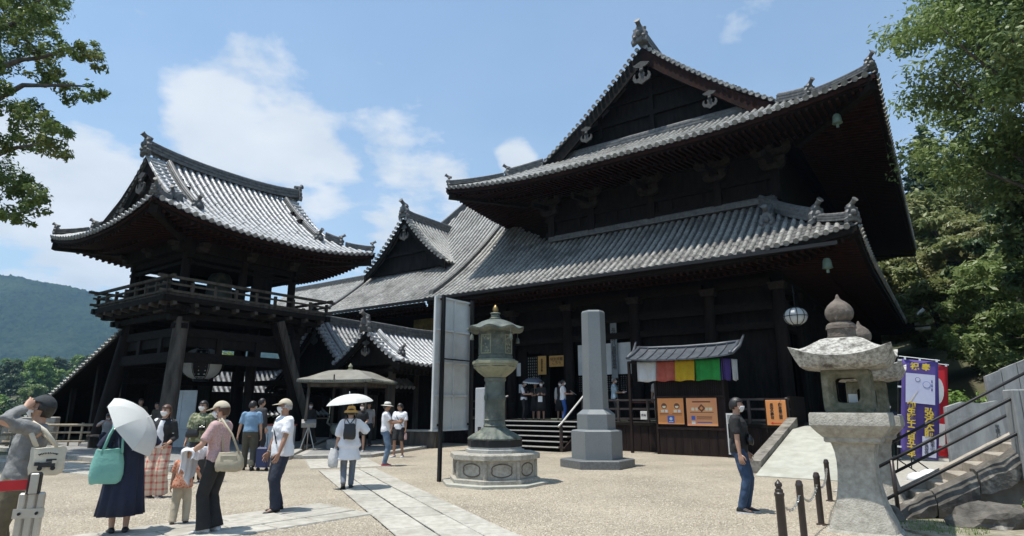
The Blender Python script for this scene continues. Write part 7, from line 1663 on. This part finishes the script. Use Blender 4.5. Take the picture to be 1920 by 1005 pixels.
    def cap(s, m, brim_m=None, tilt=0):
        s.cap_surface((.090, .110, .118), lambda p: p.z > .24 + .10 * p.y, m, 'cap', c=(0, -.004, .012), thick=.006)
        b = MB(); secs = []
        for r_, z in ((0, 0), (.085, -.026)):
            secs.append([s.H((math.sin(a) * (.082 + r_ * .10), .02 + math.cos(a) * .088 + r_ * max(0, math.cos(a)) ** .6, .046 + z * math.cos(a))) for a in np.linspace(-1.25, 1.25, 13)])
        b.loft(secs, closed=False); o = b.build('cap_brim', M[brim_m or m], s.root, smooth=True); d = o.modifiers.new('t', 'SOLIDIFY'); d.thickness = .006; d.offset = 0
    def hat(s, m, crown=.10, brim=.17, droop=.03, band=None, tilt=0):
        b = MB(); rot = s.tilt @ s.hm @ Matrix.Rotation(tilt, 3, 'X'); prof = [(.0, crown + .035), (.055, crown + .032), (.082, crown + .012), (.090, crown - .02), (.096, .035), (.105, .028), ((.105 + brim) / 2, .020), (brim, .028 - droop), (brim, .022 - droop), ((.105 + brim) / 2, .012), (.1, .02), (.09, .02)]
        secs = [[s.hc + rot @ (Vector((max(r, .002) * math.cos(a), max(r, .002) * 1.08 * math.sin(a), z + .012)) * s.hs) for a in np.linspace(0, 2 * math.pi, 25)[:-1]] for r, z in prof]; b.loft(secs, True, False); h_ = b.build('hat', M[m], s.root, smooth=True, auto=60)
        if band: b = MB(); b.loft([[s.hc + rot @ (Vector((r * math.cos(a), r * 1.08 * math.sin(a), z + .012)) * s.hs) for a in np.linspace(0, 2 * math.pi, 25)[:-1]] for r, z in ((.099, .03), (.096, .058))], False, False); b.build('hat_band', M[band], h_, smooth=True)
    def strap(s, pts, r, m, parent): b = MB(); b.tube([s.W(p) if True else p for p in pts], r, 6, squash=2.5); return b
def acc(name, label, cat, pos, group=None): return thing(name, label, cat, pos, 0, group)
def bag(name, label, p, c, size, m, az_off=0, straps=(), puff=.25, strap_r=.008, cat='bag', flap=None, taper=.85, strap_m=None):
    """soft bag at local point c of person p; straps: lists of local points"""
    w = p.W(c); t_ = thing(name, label, cat, w, -R(p.az + az_off)); b = MB(); W_, D_, H_ = size; secs = []
    for z, f in ((-.5, .80), (-.46, .95), (-.25, 1.04), (.1, 1.0), (.4, taper), (.5, taper * .96)):
        ring = []
        for a in np.linspace(0, 2 * math.pi, 25)[:-1]: c_, s_ = math.cos(a), math.sin(a); ring.append((W_ / 2 * f * math.copysign(abs(c_) ** .5, c_), D_ / 2 * (f + puff * (.5 - abs(z))) * math.copysign(abs(s_) ** .7, s_) * (1 if z < .3 else .6), z * H_ + .008 * math.sin(a * 3 + z * 9)))
        secs.append(ring)
    b.loft(secs); bd = b.build('pouch', M[m], t_, smooth=True, auto=60); inv = (Matrix.Translation(w) @ Matrix.Rotation(-R(p.az + az_off), 4, 'Z')).inverted()
    for st in straps: b = MB(); b.tube([inv @ p.W(q) for q in st], strap_r, 7, squash=1.8); b.build('strap', M[strap_m or m], t_, smooth=True)
    if flap: b = MB(); b.cbox((0, D_ / 2 * 1.02 * flap[0], H_ * .2), (W_ * .6, .014, H_ * .35), .006); b.build('pocket', M[m], bd)
    return t_
def umbrella(label, grip, axis, apex, rad, m, depth=.32, edge=None, hook=True, n=8, group='parasols held by visitors'):
    """grip and apex are world points; axis points out of the canopy top"""
    ax = Vector(axis).normalized(); apex = Vector(apex); t_ = thing('umbrella', label, 'umbrella', apex, 0, group); a0 = ax.cross(Vector((0, 0, 1)));  a0 = (a0 if a0.length > .1 else Vector((1, 0, 0))).normalized(); b0 = ax.cross(a0)
    def pt(a, t, e=1.0): r = rad * math.sin(t * 1.2) / math.sin(1.2) * e; return a0 * math.cos(a) * r + b0 * math.sin(a) * r - ax * depth * (1 - math.cos(t * 1.2)) / (1 - math.cos(1.2))
    for k in range(n):
        secs = []; q0, q1 = 2 * math.pi * k / n, 2 * math.pi * (k + 1) / n
        for t in np.linspace(.02, 1, 8):
            row = []
            for j in range(7): f = j / 6; sag = 1 - .075 * math.sin(f * math.pi) * t; row.append(pt(q0 + (q1 - q0) * f, t, sag))
            secs.append(row)
        b = MB(); b.loft(secs, closed=False); o = b.build('canopy_panel', M[m], t_, smooth=True)
        if edge:
            b = MB(); b.loft([[pt(q0 + (q1 - q0) * j / 6, t, 1.004 * (1 - .075 * math.sin(j / 6 * math.pi) * t)) + ax * .004 for j in range(7)] for t in (.86, .93, 1.0)], closed=False); b.build('edge_band', M[edge], t_, smooth=True)
        b = MB(); b.tube([pt(q0, t) - ax * .006 for t in np.linspace(.05, 1.01, 7)], .0035, 5); b.tube([pt(q0, .5) - ax * .008, -ax * depth * .95], .003, 5); b.build('rib', M['steel'], t_)
    g_ = Vector(grip) - apex; b = MB(); b.tube([ax * .0, g_], .006, 7); b.build('shaft', M['steel'], t_, smooth=True); b = MB(); d = g_.normalized(); b.tube([g_ - d * .06, g_ + d * .09], .013, 8); b.build('handle', M['shoe_brown'], t_, smooth=True)
    b = MB(); b.tube([ax * -.01, ax * .055], [.010, .005], 8); b.build('ferrule', M['plastic_white'], t_, smooth=True); return t_
NEAR, MID, FAR = .013, .017, .026
# 1 man with hand to his ear
p = Person('man in dark cap and grey shirt holding a hand to his ear', (-4.74, 6.08, 0), -124, 1.70, lean=(-.16, .0), vox=NEAR, turn=4, nod=-6, hands={-1: (-.13, .02, 1.60), 1: (.24, .10, .86)}, poles={-1: (-.75, .9, -.35)}, curl=.5, skin='skin')
p.top('grey_shirt', .97, .030, .84, fold=.03, sl_r=1.55); p.trousers('khaki', r=(.105, .09, .078, .075)); p.shoes('shoe_brown'); p.hair('hair_black', front=.8, crop=-.6); p.cap('cap_dark'); p.mask()
tb = bag('tote_bag', 'cream canvas tote bag printed with a small truck, on the capped man', p, (-.26, -.22, 1.10), (.27, .08, .25), 'canvas', 88, [[(-.25, -.12, 1.23), (-.24, -.06, 1.36), (-.16, -.02, 1.455), (-.10, -.04, 1.45), (-.14, -.18, 1.32), (-.22, -.28, 1.23)], [(-.28, -.28, 1.23), (-.22, -.16, 1.38), (-.14, -.05, 1.455)]], puff=.12, taper=1.04, strap_r=.012)
yb = -.064
for sgn in (1,):
    for xx, zz, w_, h_ in ((0, -.03, .16, .055), (-.075, -.02, .05, .04), (.03, .01, .10, .03)): b = MB(); b.box((xx, yb * sgn, zz), (w_ * .8, .003, h_ * .8)); b.build('print', M['charcoal'], tb)
    for xx in (-.05, .05): disc(tb, xx, -.062, .020, 'black_ink', y=yb - .003, name='print')
    for q in np.linspace(-1, 1, 13): b = MB(); b.box((.095 * math.sin(q * .8), yb, .035 + .04 * math.cos(q * .8)), (.009, .003, .014 if int(q * 6) % 2 else .018), (0, q * .8, 0)); b.build('print', M['charcoal'], tb)
    b = MB(); b.box((.055, yb - .003, -.005), (.035, .003, .025)); b.build('print', M['canvas'], tb)
# 2 woman in navy dress
p = Person('woman in long navy dress seen from behind under a tilted white parasol', (-5.10, 8.35, 0), -36, 1.62, vox=NEAR, female=True, hands={1: (.20, .20, 1.14), -1: (-.20, .16, 1.05)}, poles={1: (.8, -.6, -.3), -1: (-.8, -.6, -.3)}, feet={1: (.09, .0, .075, 8), -1: (-.07, .04, .075, -4)}, curl=.9)
p.top('navy', .62, .026, 1.0, fold=.016, name='dress_top'); p.skirt('navy', [(1.28, .175, .14, 0), (1.1, .19, .155, 0), (.95, .205, .17, 0), (.75, .22, .18, -.01), (.5, .24, .195, -.02), (.25, .27, .215, -.03)], pleat=.024, npl=11, name='dress_skirt'); p.shoes('shoe_black'); p.hair('hair_black')
umbrella('white parasol with eight panels tilted on the shoulder of the woman in navy', p.W(p.hd[1]), (.80, .12, .56), (-4.87, 8.30, 1.46), .46, 'umbrella_white', .22)
bag('teal_bag', 'soft teal shoulder bag hanging at the back of the woman in navy', p, (-.22, -.16, .86), (.36, .16, .42), 'teal_bag', -6, [[(-.30, -.20, 1.02), (-.24, -.12, 1.24), (-.17, -.02, 1.40), (-.13, .02, 1.38), (-.12, .06, 1.28)], [(-.08, -.21, 1.02), (-.09, -.15, 1.22), (-.13, -.05, 1.41)]], puff=.5, strap_r=.014)
# 3 woman in plaid
p = Person('woman with long brown hair in white top, black cardigan and red plaid wide trousers', (-6.50, 11.6, 0), 174, 1.63, lean=(.03, -.06), vox=NEAR, female=True, turn=12, hands={1: (.23, .05, .82), -1: (-.2, .2, .98)}, curl=.4)
p.top('white_shirt', .40, .018, .90, fold=.012); p.top('black_cloth', .80, .030, .94, fold=.016, name='cardigan', sl_r=1.5)
b = MB(); secs = [p.ringT(z, x, y, .03, 20, .0) for z, x, y in ((.93, .115, .125), (1.05, .105, .122), (1.2, .105, .134), (1.32, .085, .128), (1.42, .05, .09))]; grow(b.loft(secs) , 'top_front', 'white_shirt', p.root, NEAR, 2)
p.trousers('plaid', r=(.115, .115, .120, .125), name='plaid_trousers', flare=1.08, fold=.02); p.shoes('shoe_brown', 'shoe_white'); p.hair('hair_brown', long=.24, front=.42); p.mask()
bag('phone_pouch', 'small black pouch on a thin strap of the woman in plaid trousers', p, (.11, .15, .90), (.09, .03, .17), 'black_bag', 0, [[(.11, .16, .98), (.06, .16, 1.2), (-.10, .02, 1.44)]], strap_r=.004)
# 4 man in leaf shirt
p = Person('man with glasses and camera in a green leaf patterned shirt', (-6.88, 13.8, 0), 170, 1.72, vox=NEAR, build=1.08, turn=18, hands={1: (.27, .04, .84), -1: (-.26, .06, .84)}); p.top('leaf_shirt', .50, .036, .84, flare=.02, fold=.022, sl_r=1.9); p.trousers('charcoal', r=(.108, .09, .08, .076)); p.shoes('shoe_brown', 'shoe_white'); p.hair('hair_black'); p.mask(); p.glasses()
bag('waist_bag', 'black shoulder pouch slung on the man in the leaf shirt', p, (.12, .18, 1.04), (.26, .10, .17), 'black_bag', 0, [[(.02, .16, 1.10), (-.08, .14, 1.3), (-.12, .0, 1.44), (-.05, -.14, 1.3)]], puff=.4, strap_r=.010)
t_ = thing('camera', 'black camera hanging on the chest of the man in the leaf shirt', 'camera', p.W((-.07, .18, 1.14)), -R(170)); b = MB(); b.cbox((0, 0, 0), (.13, .055, .085), .01); b.cbox((0, 0, .05), (.05, .05, .03), .008); b.build('body', M['lens_black'], t_); b = MB(); b.tube([(0, .02, 0), (0, .09, -.01)], [.036, .034], 14); b.build('lens', M['lens_black'], t_, smooth=True, auto=40)
iv = (Matrix.Translation(p.W((-.07, .18, 1.14))) @ Matrix.Rotation(-R(170), 4, 'Z')).inverted(); b = MB(); b.tube([iv @ p.W(q) for q in ((-.14, .17, 1.16), (-.10, .13, 1.32), (-.06, .04, 1.455), (.06, .0, 1.46), (.05, .13, 1.32), (-.01, .17, 1.16))], .007, 6, squash=2); b.build('strap', M['black_bag'], t_, smooth=True)
# 5 toddler
p = Person('toddler with dark hair in an orange patterned top and cream trousers, from behind', (-4.65, 8.98, 0), -18, 1.02, vox=.010, child=True, turn=-22, hands={1: (.40, .20, .90), -1: (-.25, .03, .86)}, feet={1: (.13, .06, .075, 8), -1: (-.12, -.06, .075, -12)})
p.top('orange_knit', .46, .036, .82, flare=.03, fold=.02, sl_r=1.7); p.trousers('beige_trousers', r=(.112, .095, .085, .078), fold=.02); p.shoes('shoe_brown', 'shoe_white', w=.056); p.hair('hair_black', crop=-.35)
b = MB(); b.tube([p.T((.07 * math.cos(a), -.012 + .068 * math.sin(a), 1.447)) for a in np.linspace(0, 6.28, 17)], .008, 6, cap=False); b.build('collar_stripe', M['offwhite'], p.root, smooth=True)
# 6 woman in cap with cloth over her arm
p = Person('woman in beige cap, pink check shirt and black flared trousers', (-3.93, 8.42, 0), -84, 1.66, lean=(.03, .02), vox=NEAR, female=True, turn=-22, nod=6, hands={-1: (-.16, .30, 1.04), 1: (.10, .26, 1.02)}, poles={1: (.6, -.8, -.3), -1: (-.7, -.6, -.3)}, feet={1: (.08, -.02, .075, 10), -1: (-.08, .05, .075, -8)}, curl=.8)
p.top('rosy_check', .42, .026, .90, fold=.016, sl_r=1.6); p.trousers('black_cloth', r=(.102, .082, .082, .092), flare=1.12, fold=.012); p.shoes('shoe_white', 'shoe_white'); p.hair('hair_brown', front=.9, crop=-.55); p.cap('cap_beige'); p.mask()
b = MB(); secs = [p.ringT(z, x, y, .02, 20, .0) for z, x, y in ((1.0, .135, .125), (1.15, .125, .128), (1.3, .115, .130), (1.40, .075, .10))]; grow(b.loft(secs), 'vest_front', 'white_shirt', p.root, NEAR, 2, .01)
b = MB(); b.tube([p.T((.075 * math.cos(a), -.012 + .072 * math.sin(a), 1.445)) for a in np.linspace(0, 6.28, 15)], .02, 8, cap=False); b.build('collar', M['offwhite'], p.root, smooth=True)
t_ = thing('cloth', 'white cloth draped over the forearm of the woman in the beige cap', 'cloth', p.W((-.12, .27, 1.0)), -R(-84)); g = np.random.default_rng(4); vs = []
for j in range(15):
    for i in range(13):
        u_, v_ = i / 12 - .5, j / 14; a = (v_ - .42) * 5.2; x = u_ * .36 + .03 * math.sin(v_ * 9); y = .075 * math.sin(max(-1.57, min(1.57, a))) + .032 * math.sin(u_ * 20 + v_ * 4); z = .07 * math.cos(max(-1.57, min(1.57, a))) - max(0, abs(a) - 1.57) * (.155 + .05 * math.sin(u_ * 7 + 1) + .02 * math.sin(u_ * 19)) * (1.4 if v_ > .5 else .75) + .018 * math.sin(u_ * 15); vs.append((x, y, z))
b = MB(); b.add(vs, [(j * 13 + i, j * 13 + i + 1, (j + 1) * 13 + i + 1, (j + 1) * 13 + i) for j in range(14) for i in range(12)]); o = b.build('drape', M['white_shirt'], t_, smooth=True); o.modifiers.new('t', 'SOLIDIFY').thickness = .012; sb = o.modifiers.new('s', 'SUBSURF'); sb.levels = sb.render_levels = 1
bag('handbag', 'beige handbag hanging behind the woman in the beige cap', p, (-.12, -.24, .90), (.34, .14, .24), 'beige_bag', 74, [[(-.10, -.12, 1.01), (-.09, -.08, 1.25), (-.10, -.02, 1.44), (-.08, .08, 1.36)], [(-.12, -.36, 1.01), (-.10, -.22, 1.25), (-.10, -.05, 1.45)]], puff=.35, strap_r=.009, flap=(-1,))
# 7 man in blue shirt
p = Person('man in blue shirt and olive trousers walking away toward the bell tower', (-6.85, 16.35, 0), -18, 1.74, vox=MID, turn=35, hands={1: (.26, .0, .82), -1: (-.30, .06, .84)}, feet={1: (.11, -.12, .10, 10, -.25), -1: (-.10, .14, .075, -8)}, lean=(.04, 0)); p.top('blue_shirt', .46, .030, .94, fold=.018, sl_r=1.6); p.trousers('olive_trousers', r=(.106, .088, .08, .075)); p.shoes('shoe_black'); p.hair('hair_black'); p.mask()
b = MB(); b.loft([p.ringT(z, .150, .108, 0, 24, .022) for z in (.955, .99)]); b.build('belt', M['shoe_black'], p.root, smooth=True)
t_ = thing('hand_case', 'small navy wheeled case standing beside the man in the blue shirt', 'case', (-6.42, 16.25, 0), R(-10)); b = MB(); b.cbox((0, 0, .34), (.34, .20, .50), .04); b.build('shell', M['navy_case'], t_); b = MB(); b.tube([(-.08, 0, .58), (-.08, 0, .92), (.08, 0, .92), (.08, 0, .58)], .010, 6); b.build('handle', M['steel_black'], t_)
for x in (-.12, .12): b = MB(); b.tube([(x, -.03, .04), (x, .03, .04)], .04, 10); b.build('wheel', M['black_ink'], t_); b = MB(); b.box((x, 0, .075), (.03, .05, .04)); b.build('axle', M['steel_black'], t_)
# 8 man in white T shirt
p = Person('man in beige cap and white T-shirt with dark trousers, standing by the side path', (-3.68, 10.05, 0), -134, 1.71, vox=NEAR, build=1.03, turn=14, nod=-3, hands={1: (.25, .12, .84), -1: (-.24, .16, .86)}, feet={1: (.10, -.06, .075, 12), -1: (-.10, .08, .075, -6)}, skin='skin_tan'); p.top('white_shirt', .40, .036, .84, flare=.018, fold=.022, sl_r=1.9); p.trousers('navy_trousers', r=(.106, .088, .08, .078), fold=.02); p.shoes('shoe_black'); p.hair('hair_grey', front=.9, crop=-.3); p.cap('cap_beige'); p.mask()
b = MB(); b.tube([p.T(q) for q in ((.10, .0, 1.45), (.07, .125, 1.36), (-.02, .155, 1.2), (-.12, .15, 1.03))], .006, 6, squash=2.5); b.build('strap', M['black_bag'], p.root, smooth=True); b = MB(); w = p.wr[1]; b.tube([w.lerp(p.el[1], .10), w.lerp(p.el[1], .16)], .032, 12); b.build('watch', M['steel'], p.root)
# 9 woman with backpack
p = Person('woman in straw hat and long white tunic walking away under a white parasol', (-3.30, 12.72, 0), -12, 1.60, vox=MID, female=True, hands={1: (.22, .24, 1.20), -1: (-.27, .0, .86)}, poles={1: (.7, -.6, -.4)}, feet={1: (.07, .10, .075, 6), -1: (-.07, -.16, .13, -8, -.5)}, curl=.9)
p.top('white_shirt', .60, .045, .60, flare=.07, fold=.026, sl_r=2.3, name='tunic'); p.trousers('grey_leggings', r=(.095, .072, .068, .056)); p.shoes('charcoal'); p.hair('hair_black'); p.hat('straw', .09, .155, .045)
umbrella('open white parasol held over the woman in the straw hat', p.W(p.hd[1]), (-.10, -.06, 1), (-3.36, 12.75, 1.86), .49, 'umbrella_white', .19)
t_ = bag('backpack', 'small black drawstring backpack worn over the white tunic', p, (.0, -.215, 1.12), (.24, .12, .30), 'black_bag', 0, [[(-.10, -.17, 1.0), (-.11, -.15, 1.3), (-.10, -.02, 1.435), (-.09, .10, 1.34)], [(.10, -.17, 1.0), (.11, -.15, 1.3), (.10, -.02, 1.435), (.09, .10, 1.34)], [(-.10, -.17, 1.40), (0, -.21, 1.26), (.10, -.17, 1.40)]], puff=.3, strap_r=.008)
bag('carrier_bag', 'white carrier bag in the left hand of the woman in the straw hat', p, (-.30, .0, .60), (.28, .12, .36), 'bag_white', 60, [[(-.28, -.05, .76), (-.27, -.01, .84), (-.28, .05, .76)]], puff=.3)
# 10 man in white hat with phone
p = Person('man in white brimmed hat, white T-shirt and worn jeans looking at a phone', (-3.55, 17.55, 0), 82, 1.72, vox=MID, turn=10, nod=5, hands={1: (.06, .36, 1.16), -1: (-.05, .38, 1.20)}, poles={1: (.6, -.7, -.6), -1: (-.6, -.7, -.6)}, curl=.8, skin='skin_tan'); p.top('white_shirt', .38, .026, .90, fold=.016, sl_r=1.6); p.trousers('jeans', r=(.10, .078, .07, .062), fold=.02); p.shoes('shoe_red', 'shoe_white'); p.hair('hair_black', front=.9); p.hat('offwhite', .09, .165, .01, band='shoe_brown')
t_ = thing('phone', 'dark phone held up by the man in the white brimmed hat', 'phone', p.W(p.hd[-1] + Vector((.05, .04, .05))), -R(82)); b = MB(); b.cbox((0, 0, 0), (.075, .010, .15), .006, (R(-25), 0, 0)); b.build('case', M['lens_black'], t_)
# 11 man in white T, black shorts
p = Person('man in white T-shirt and black shorts with a cross strap, behind the man in jeans', (-3.72, 20.6, 0), 192, 1.70, vox=MID, turn=45, nod=10, hands={1: (.24, .10, .86), -1: (-.24, .04, .82)}, feet={1: (.12, .1, .075, 20), -1: (-.12, -.05, .075, -10)}, skin='skin_tan'); p.top('white_shirt', .42, .036, .88, fold=.02, sl_r=1.9); p.trousers('black_cloth', upto=.46, r=(.115, .10, .1, .1), name='shorts'); p.shoes('shoe_white', 'shoe_white'); p.hair('hair_black')
b = MB(); b.tube([p.T(q) for q in ((.12, .0, 1.44), (.06, .14, 1.30), (-.06, .155, 1.1), (-.14, .10, .98))], .010, 6, squash=2); b.build('strap', M['black_bag'], p.root)
bag('water_bottle', 'small pink bottle in the hand of the man in black shorts', p, (-.25, .06, .66), (.08, .08, .20), 'rosy_check', 0, cat='bottle')
# 12 girl in dark clothes, 13 visitor in the shade
p = Person('slim visitor in black top and shorts standing behind the copper roofed shelter', (-5.25, 21.7, .1), 175, 1.60, vox=MID, female=True, hands={1: (.12, .2, 1.02), -1: (-.16, .18, 1.0)}); p.top('black_cloth', .46, .024, .88); p.trousers('black_cloth', upto=.40, r=(.105, .09, .09, .09), name='shorts'); p.shoes('shoe_white', 'shoe_white'); p.hair('hair_black'); p.mask()
p = Person('visitor in black clothes and mask in the shade beneath the raking prop', (-8.0, 24.6, .1), 165, 1.65, vox=FAR, female=True); p.top('black_cloth', .9, .03, .86); p.trousers('black_cloth'); p.shoes('shoe_black'); p.hair('hair_black'); p.mask()
p = Person('visitor in pale grey shirt half hidden behind a post of the copper roofed shelter', (-5.75, 24.9, .1), 185, 1.66, vox=FAR); p.top('pale_grey', .46, .03, .86); p.trousers('charcoal'); p.shoes('shoe_black'); p.hair('hair_black')
# 14 sitters and men in the bell tower
p = Person('man in pale grey shirt sitting on the bench, hands to his face', (-14.55, 22.45, .13), 155, 1.66, vox=FAR, sit=(.53,), lean=(.35, 0), hands={1: (.10, .42, .98), -1: (-.08, .42, .99)}, poles={1: (.8, -.3, -.6), -1: (-.8, -.3, -.6)}, feet={1: (.12, .42, .075, 5), -1: (-.12, .42, .075, -5)}, kneepole=(0, .5, 1), nod=10); p.top('pale_grey', .46, .03, .9); p.trousers('navy_trousers'); p.shoes('shoe_white'); p.hair('hair_black'); p.mask()
p = Person('masked person in white top sitting on the bench beside the man in grey', (-13.85, 22.0, .13), 160, 1.62, vox=FAR, sit=(.53,), hands={1: (.12, .35, .62), -1: (-.12, .35, .62)}, feet={1: (.12, .42, .075, 5), -1: (-.12, .42, .075, -5)}, kneepole=(0, .5, 1)); p.top('white_shirt', .46, .03, .9); p.trousers('navy'); p.shoes('shoe_black'); p.hair('hair_black'); p.mask()
p = Person('bare headed man in brown shirt standing deep under the bell tower', (-14.0, 23.3, .13), 140, 1.76, vox=FAR); p.top('brown_shirt', .46, .03, .86); p.trousers('charcoal'); p.shoes('shoe_black'); p.hair('hair_black')
p = Person('shorter visitor in brown shirt beside the leaning white board', (-13.3, 23.2, .13), 200, 1.62, vox=FAR); p.top('brown_shirt', .5, .03, .86); p.trousers('charcoal'); p.shoes('shoe_black'); p.hair('hair_black')
p = Person('visitor in dark jacket ahead of the man in the blue shirt', (-7.45, 18.4, .13), 30, 1.70, vox=FAR, turn=20); p.top('charcoal', .95, .035, .84); p.trousers('black_cloth'); p.shoes('shoe_black'); p.hair('hair_black')
# 15 visitors on the veranda
def vis(label, u_, v_, az, h, topm, botm, sleeve=.46, female=False, hands=None, skirt=False, **k):
    p = Person(label, hp(u_, v_, 1.05), az, h, vox=FAR, female=female, hands=hands, **k); p.top(topm, sleeve, .026, .86)
    if skirt: p.skirt(botm, [(1.02, .16, .125, 0), (.8, .2, .17, 0), (.4, .23, .2, 0)], name='skirt')
    else: p.trousers(botm)
    p.shoes('shoe_black'); p.hair('hair_black'); return p
HH = {1: (.10, .32, 1.12), -1: (-.10, .32, 1.12)}
p = vis('visitor in white shirt and dark vest under the grey parasol by the steps', -2.35, .85, 120, 1.66, 'white_shirt', 'black_cloth', hands=HH); p.top('vest_dark', .02, .036, .98, name='vest'); p.mask()
p = vis('long haired woman in black beside the grey parasol handle', -1.95, 1.15, 175, 1.58, 'black_cloth', 'black_cloth', .6, True, HH, True); p.hair('hair_brown', long=.25); up = p
p = vis('woman in black holding a white folded paper on the veranda', -1.45, .85, 190, 1.62, 'black_cloth', 'black_cloth', .6, True, HH, True); p.mask()
t_ = thing('folded_paper', 'white folded paper carried by the woman in black', 'paper', p.W((.02, .22, .88)), R(-190)); b = MB(); b.cbox((0, 0, 0), (.18, .02, .24), .004); b.build('sheets', M['mask_white'], t_)
umbrella('grey parasol with a white edge band held at the hall doorway', up.W(up.hd[1]), (.05, -.15, 1), up.W((.08, .12, 1.80)), .50, 'umbrella_grey', .22, edge='umbrella_white')
p = vis('woman in grey cardigan over black on the veranda by the doorway', -.75, 1.25, 180, 1.62, 'cardigan', 'black_cloth', .9, True, None, True); p.top('black_cloth', .02, .03, .88, name='dress_front'); p.mask()
p = vis('man in white shirt and blue jeans reading a sheet on the veranda', -.25, .65, 95, 1.64, 'white_shirt', 'jeans_blue', .46, False, HH); p.mask()
t_ = thing('paper_sheet', 'white sheet in the hands of the man in blue jeans', 'paper', p.W((0, .42, 1.13)), -R(95)); b = MB(); b.cbox((0, 0, 0), (.26, .006, .32), .002, (R(55), 0, 0)); b.build('sheet', M['mask_white'], t_)
p = vis('older man in pale blue shirt holding a book at the veranda rail', 2.05, .75, 100, 1.68, 'pale_blue', 'charcoal', .5, False, HH); p.hair('hair_grey'); p.mask()
t_ = thing('open_book', 'open white book in the hands of the man in pale blue', 'book', p.W((0, .40, 1.12)), -R(100)); b = MB(); b.cbox((0, 0, 0), (.26, .18, .02), .006, (R(20), 0, 0)); b.build('pages', M['mask_white'], t_)
p = vis('man in grey shirt and beige trousers beside the booth on the veranda', 3.95, .55, 20, 1.66, 'pale_grey', 'beige_trousers', .5)
p = vis('woman in dark dress with white collar behind the bronze lantern', -4.35, .7, 165, 1.58, 'navy', 'navy', .5, True, {1: (.06, .25, 1.34), -1: (-.15, .2, 1.05)}, True); p.mask()
p = vis('visitor in dark red shirt leaning at the rail beside the inscribed post', -5.9, .6, 150, 1.55, 'dark_red', 'black_cloth', .5, False, {1: (.15, .3, 1.0), -1: (-.15, .3, 1.0)}, lean=(.2, 0))
# 16 right side visitors and the man in black
p = Person('man in black T-shirt and blue jeans with a chest pouch, standing alone on the gravel', (3.62, 10.0, 0), 114, 1.73, vox=NEAR, turn=4, hands={1: (.22, .02, .82), -1: (-.24, .10, .84)}, feet={1: (.08, -.03, .075, 12), -1: (-.09, .04, .075, -4)}); p.top('black_cloth', .42, .028, .88, fold=.018, sl_r=1.65); p.trousers('jeans_dark', r=(.102, .075, .068, .054), fold=.018); p.shoes('shoe_black', 'shoe_white'); p.hair('hair_black'); p.mask()
bag('chest_pouch', 'shiny black pouch on the chest of the man in the black T-shirt', p, (.06, .165, 1.10), (.28, .09, .15), 'lens_black', -12, [[(-.06, .15, 1.14), (-.10, .10, 1.34), (-.04, -.02, 1.45), (.06, -.13, 1.32), (.15, -.12, 1.12), (.19, .06, 1.07)]], puff=.5, strap_r=.009)
p = Person('person in dark navy jacket beside the purple banner pole', (11.9, 19.6, .02), 190, 1.72, vox=FAR); p.top('navy', .95, .036, .84); p.trousers('black_cloth'); p.shoes('shoe_white'); p.hair('hair_black'); p.mask()
p = Person('person in pale jacket carrying a white bag, next to the one in navy', (11.35, 19.7, .02), 150, 1.66, vox=FAR); p.top('pale_grey', .95, .036, .84); p.trousers('jeans'); p.shoes('shoe_white'); p.hair('hair_grey')
finish_grown()
# lettering becomes plain mesh
dg = bpy.context.evaluated_depsgraph_get()
for o in [o for o in bpy.data.objects if o.type == 'FONT']:
    me = bpy.data.meshes.new_from_object(o.evaluated_get(dg)); n = bpy.data.objects.new('lettering', me); COL.objects.link(n); n.parent = o.parent; n.location = o.location; n.rotation_euler = o.rotation_euler; bpy.data.objects.remove(o)
pebbles(42000, 11)
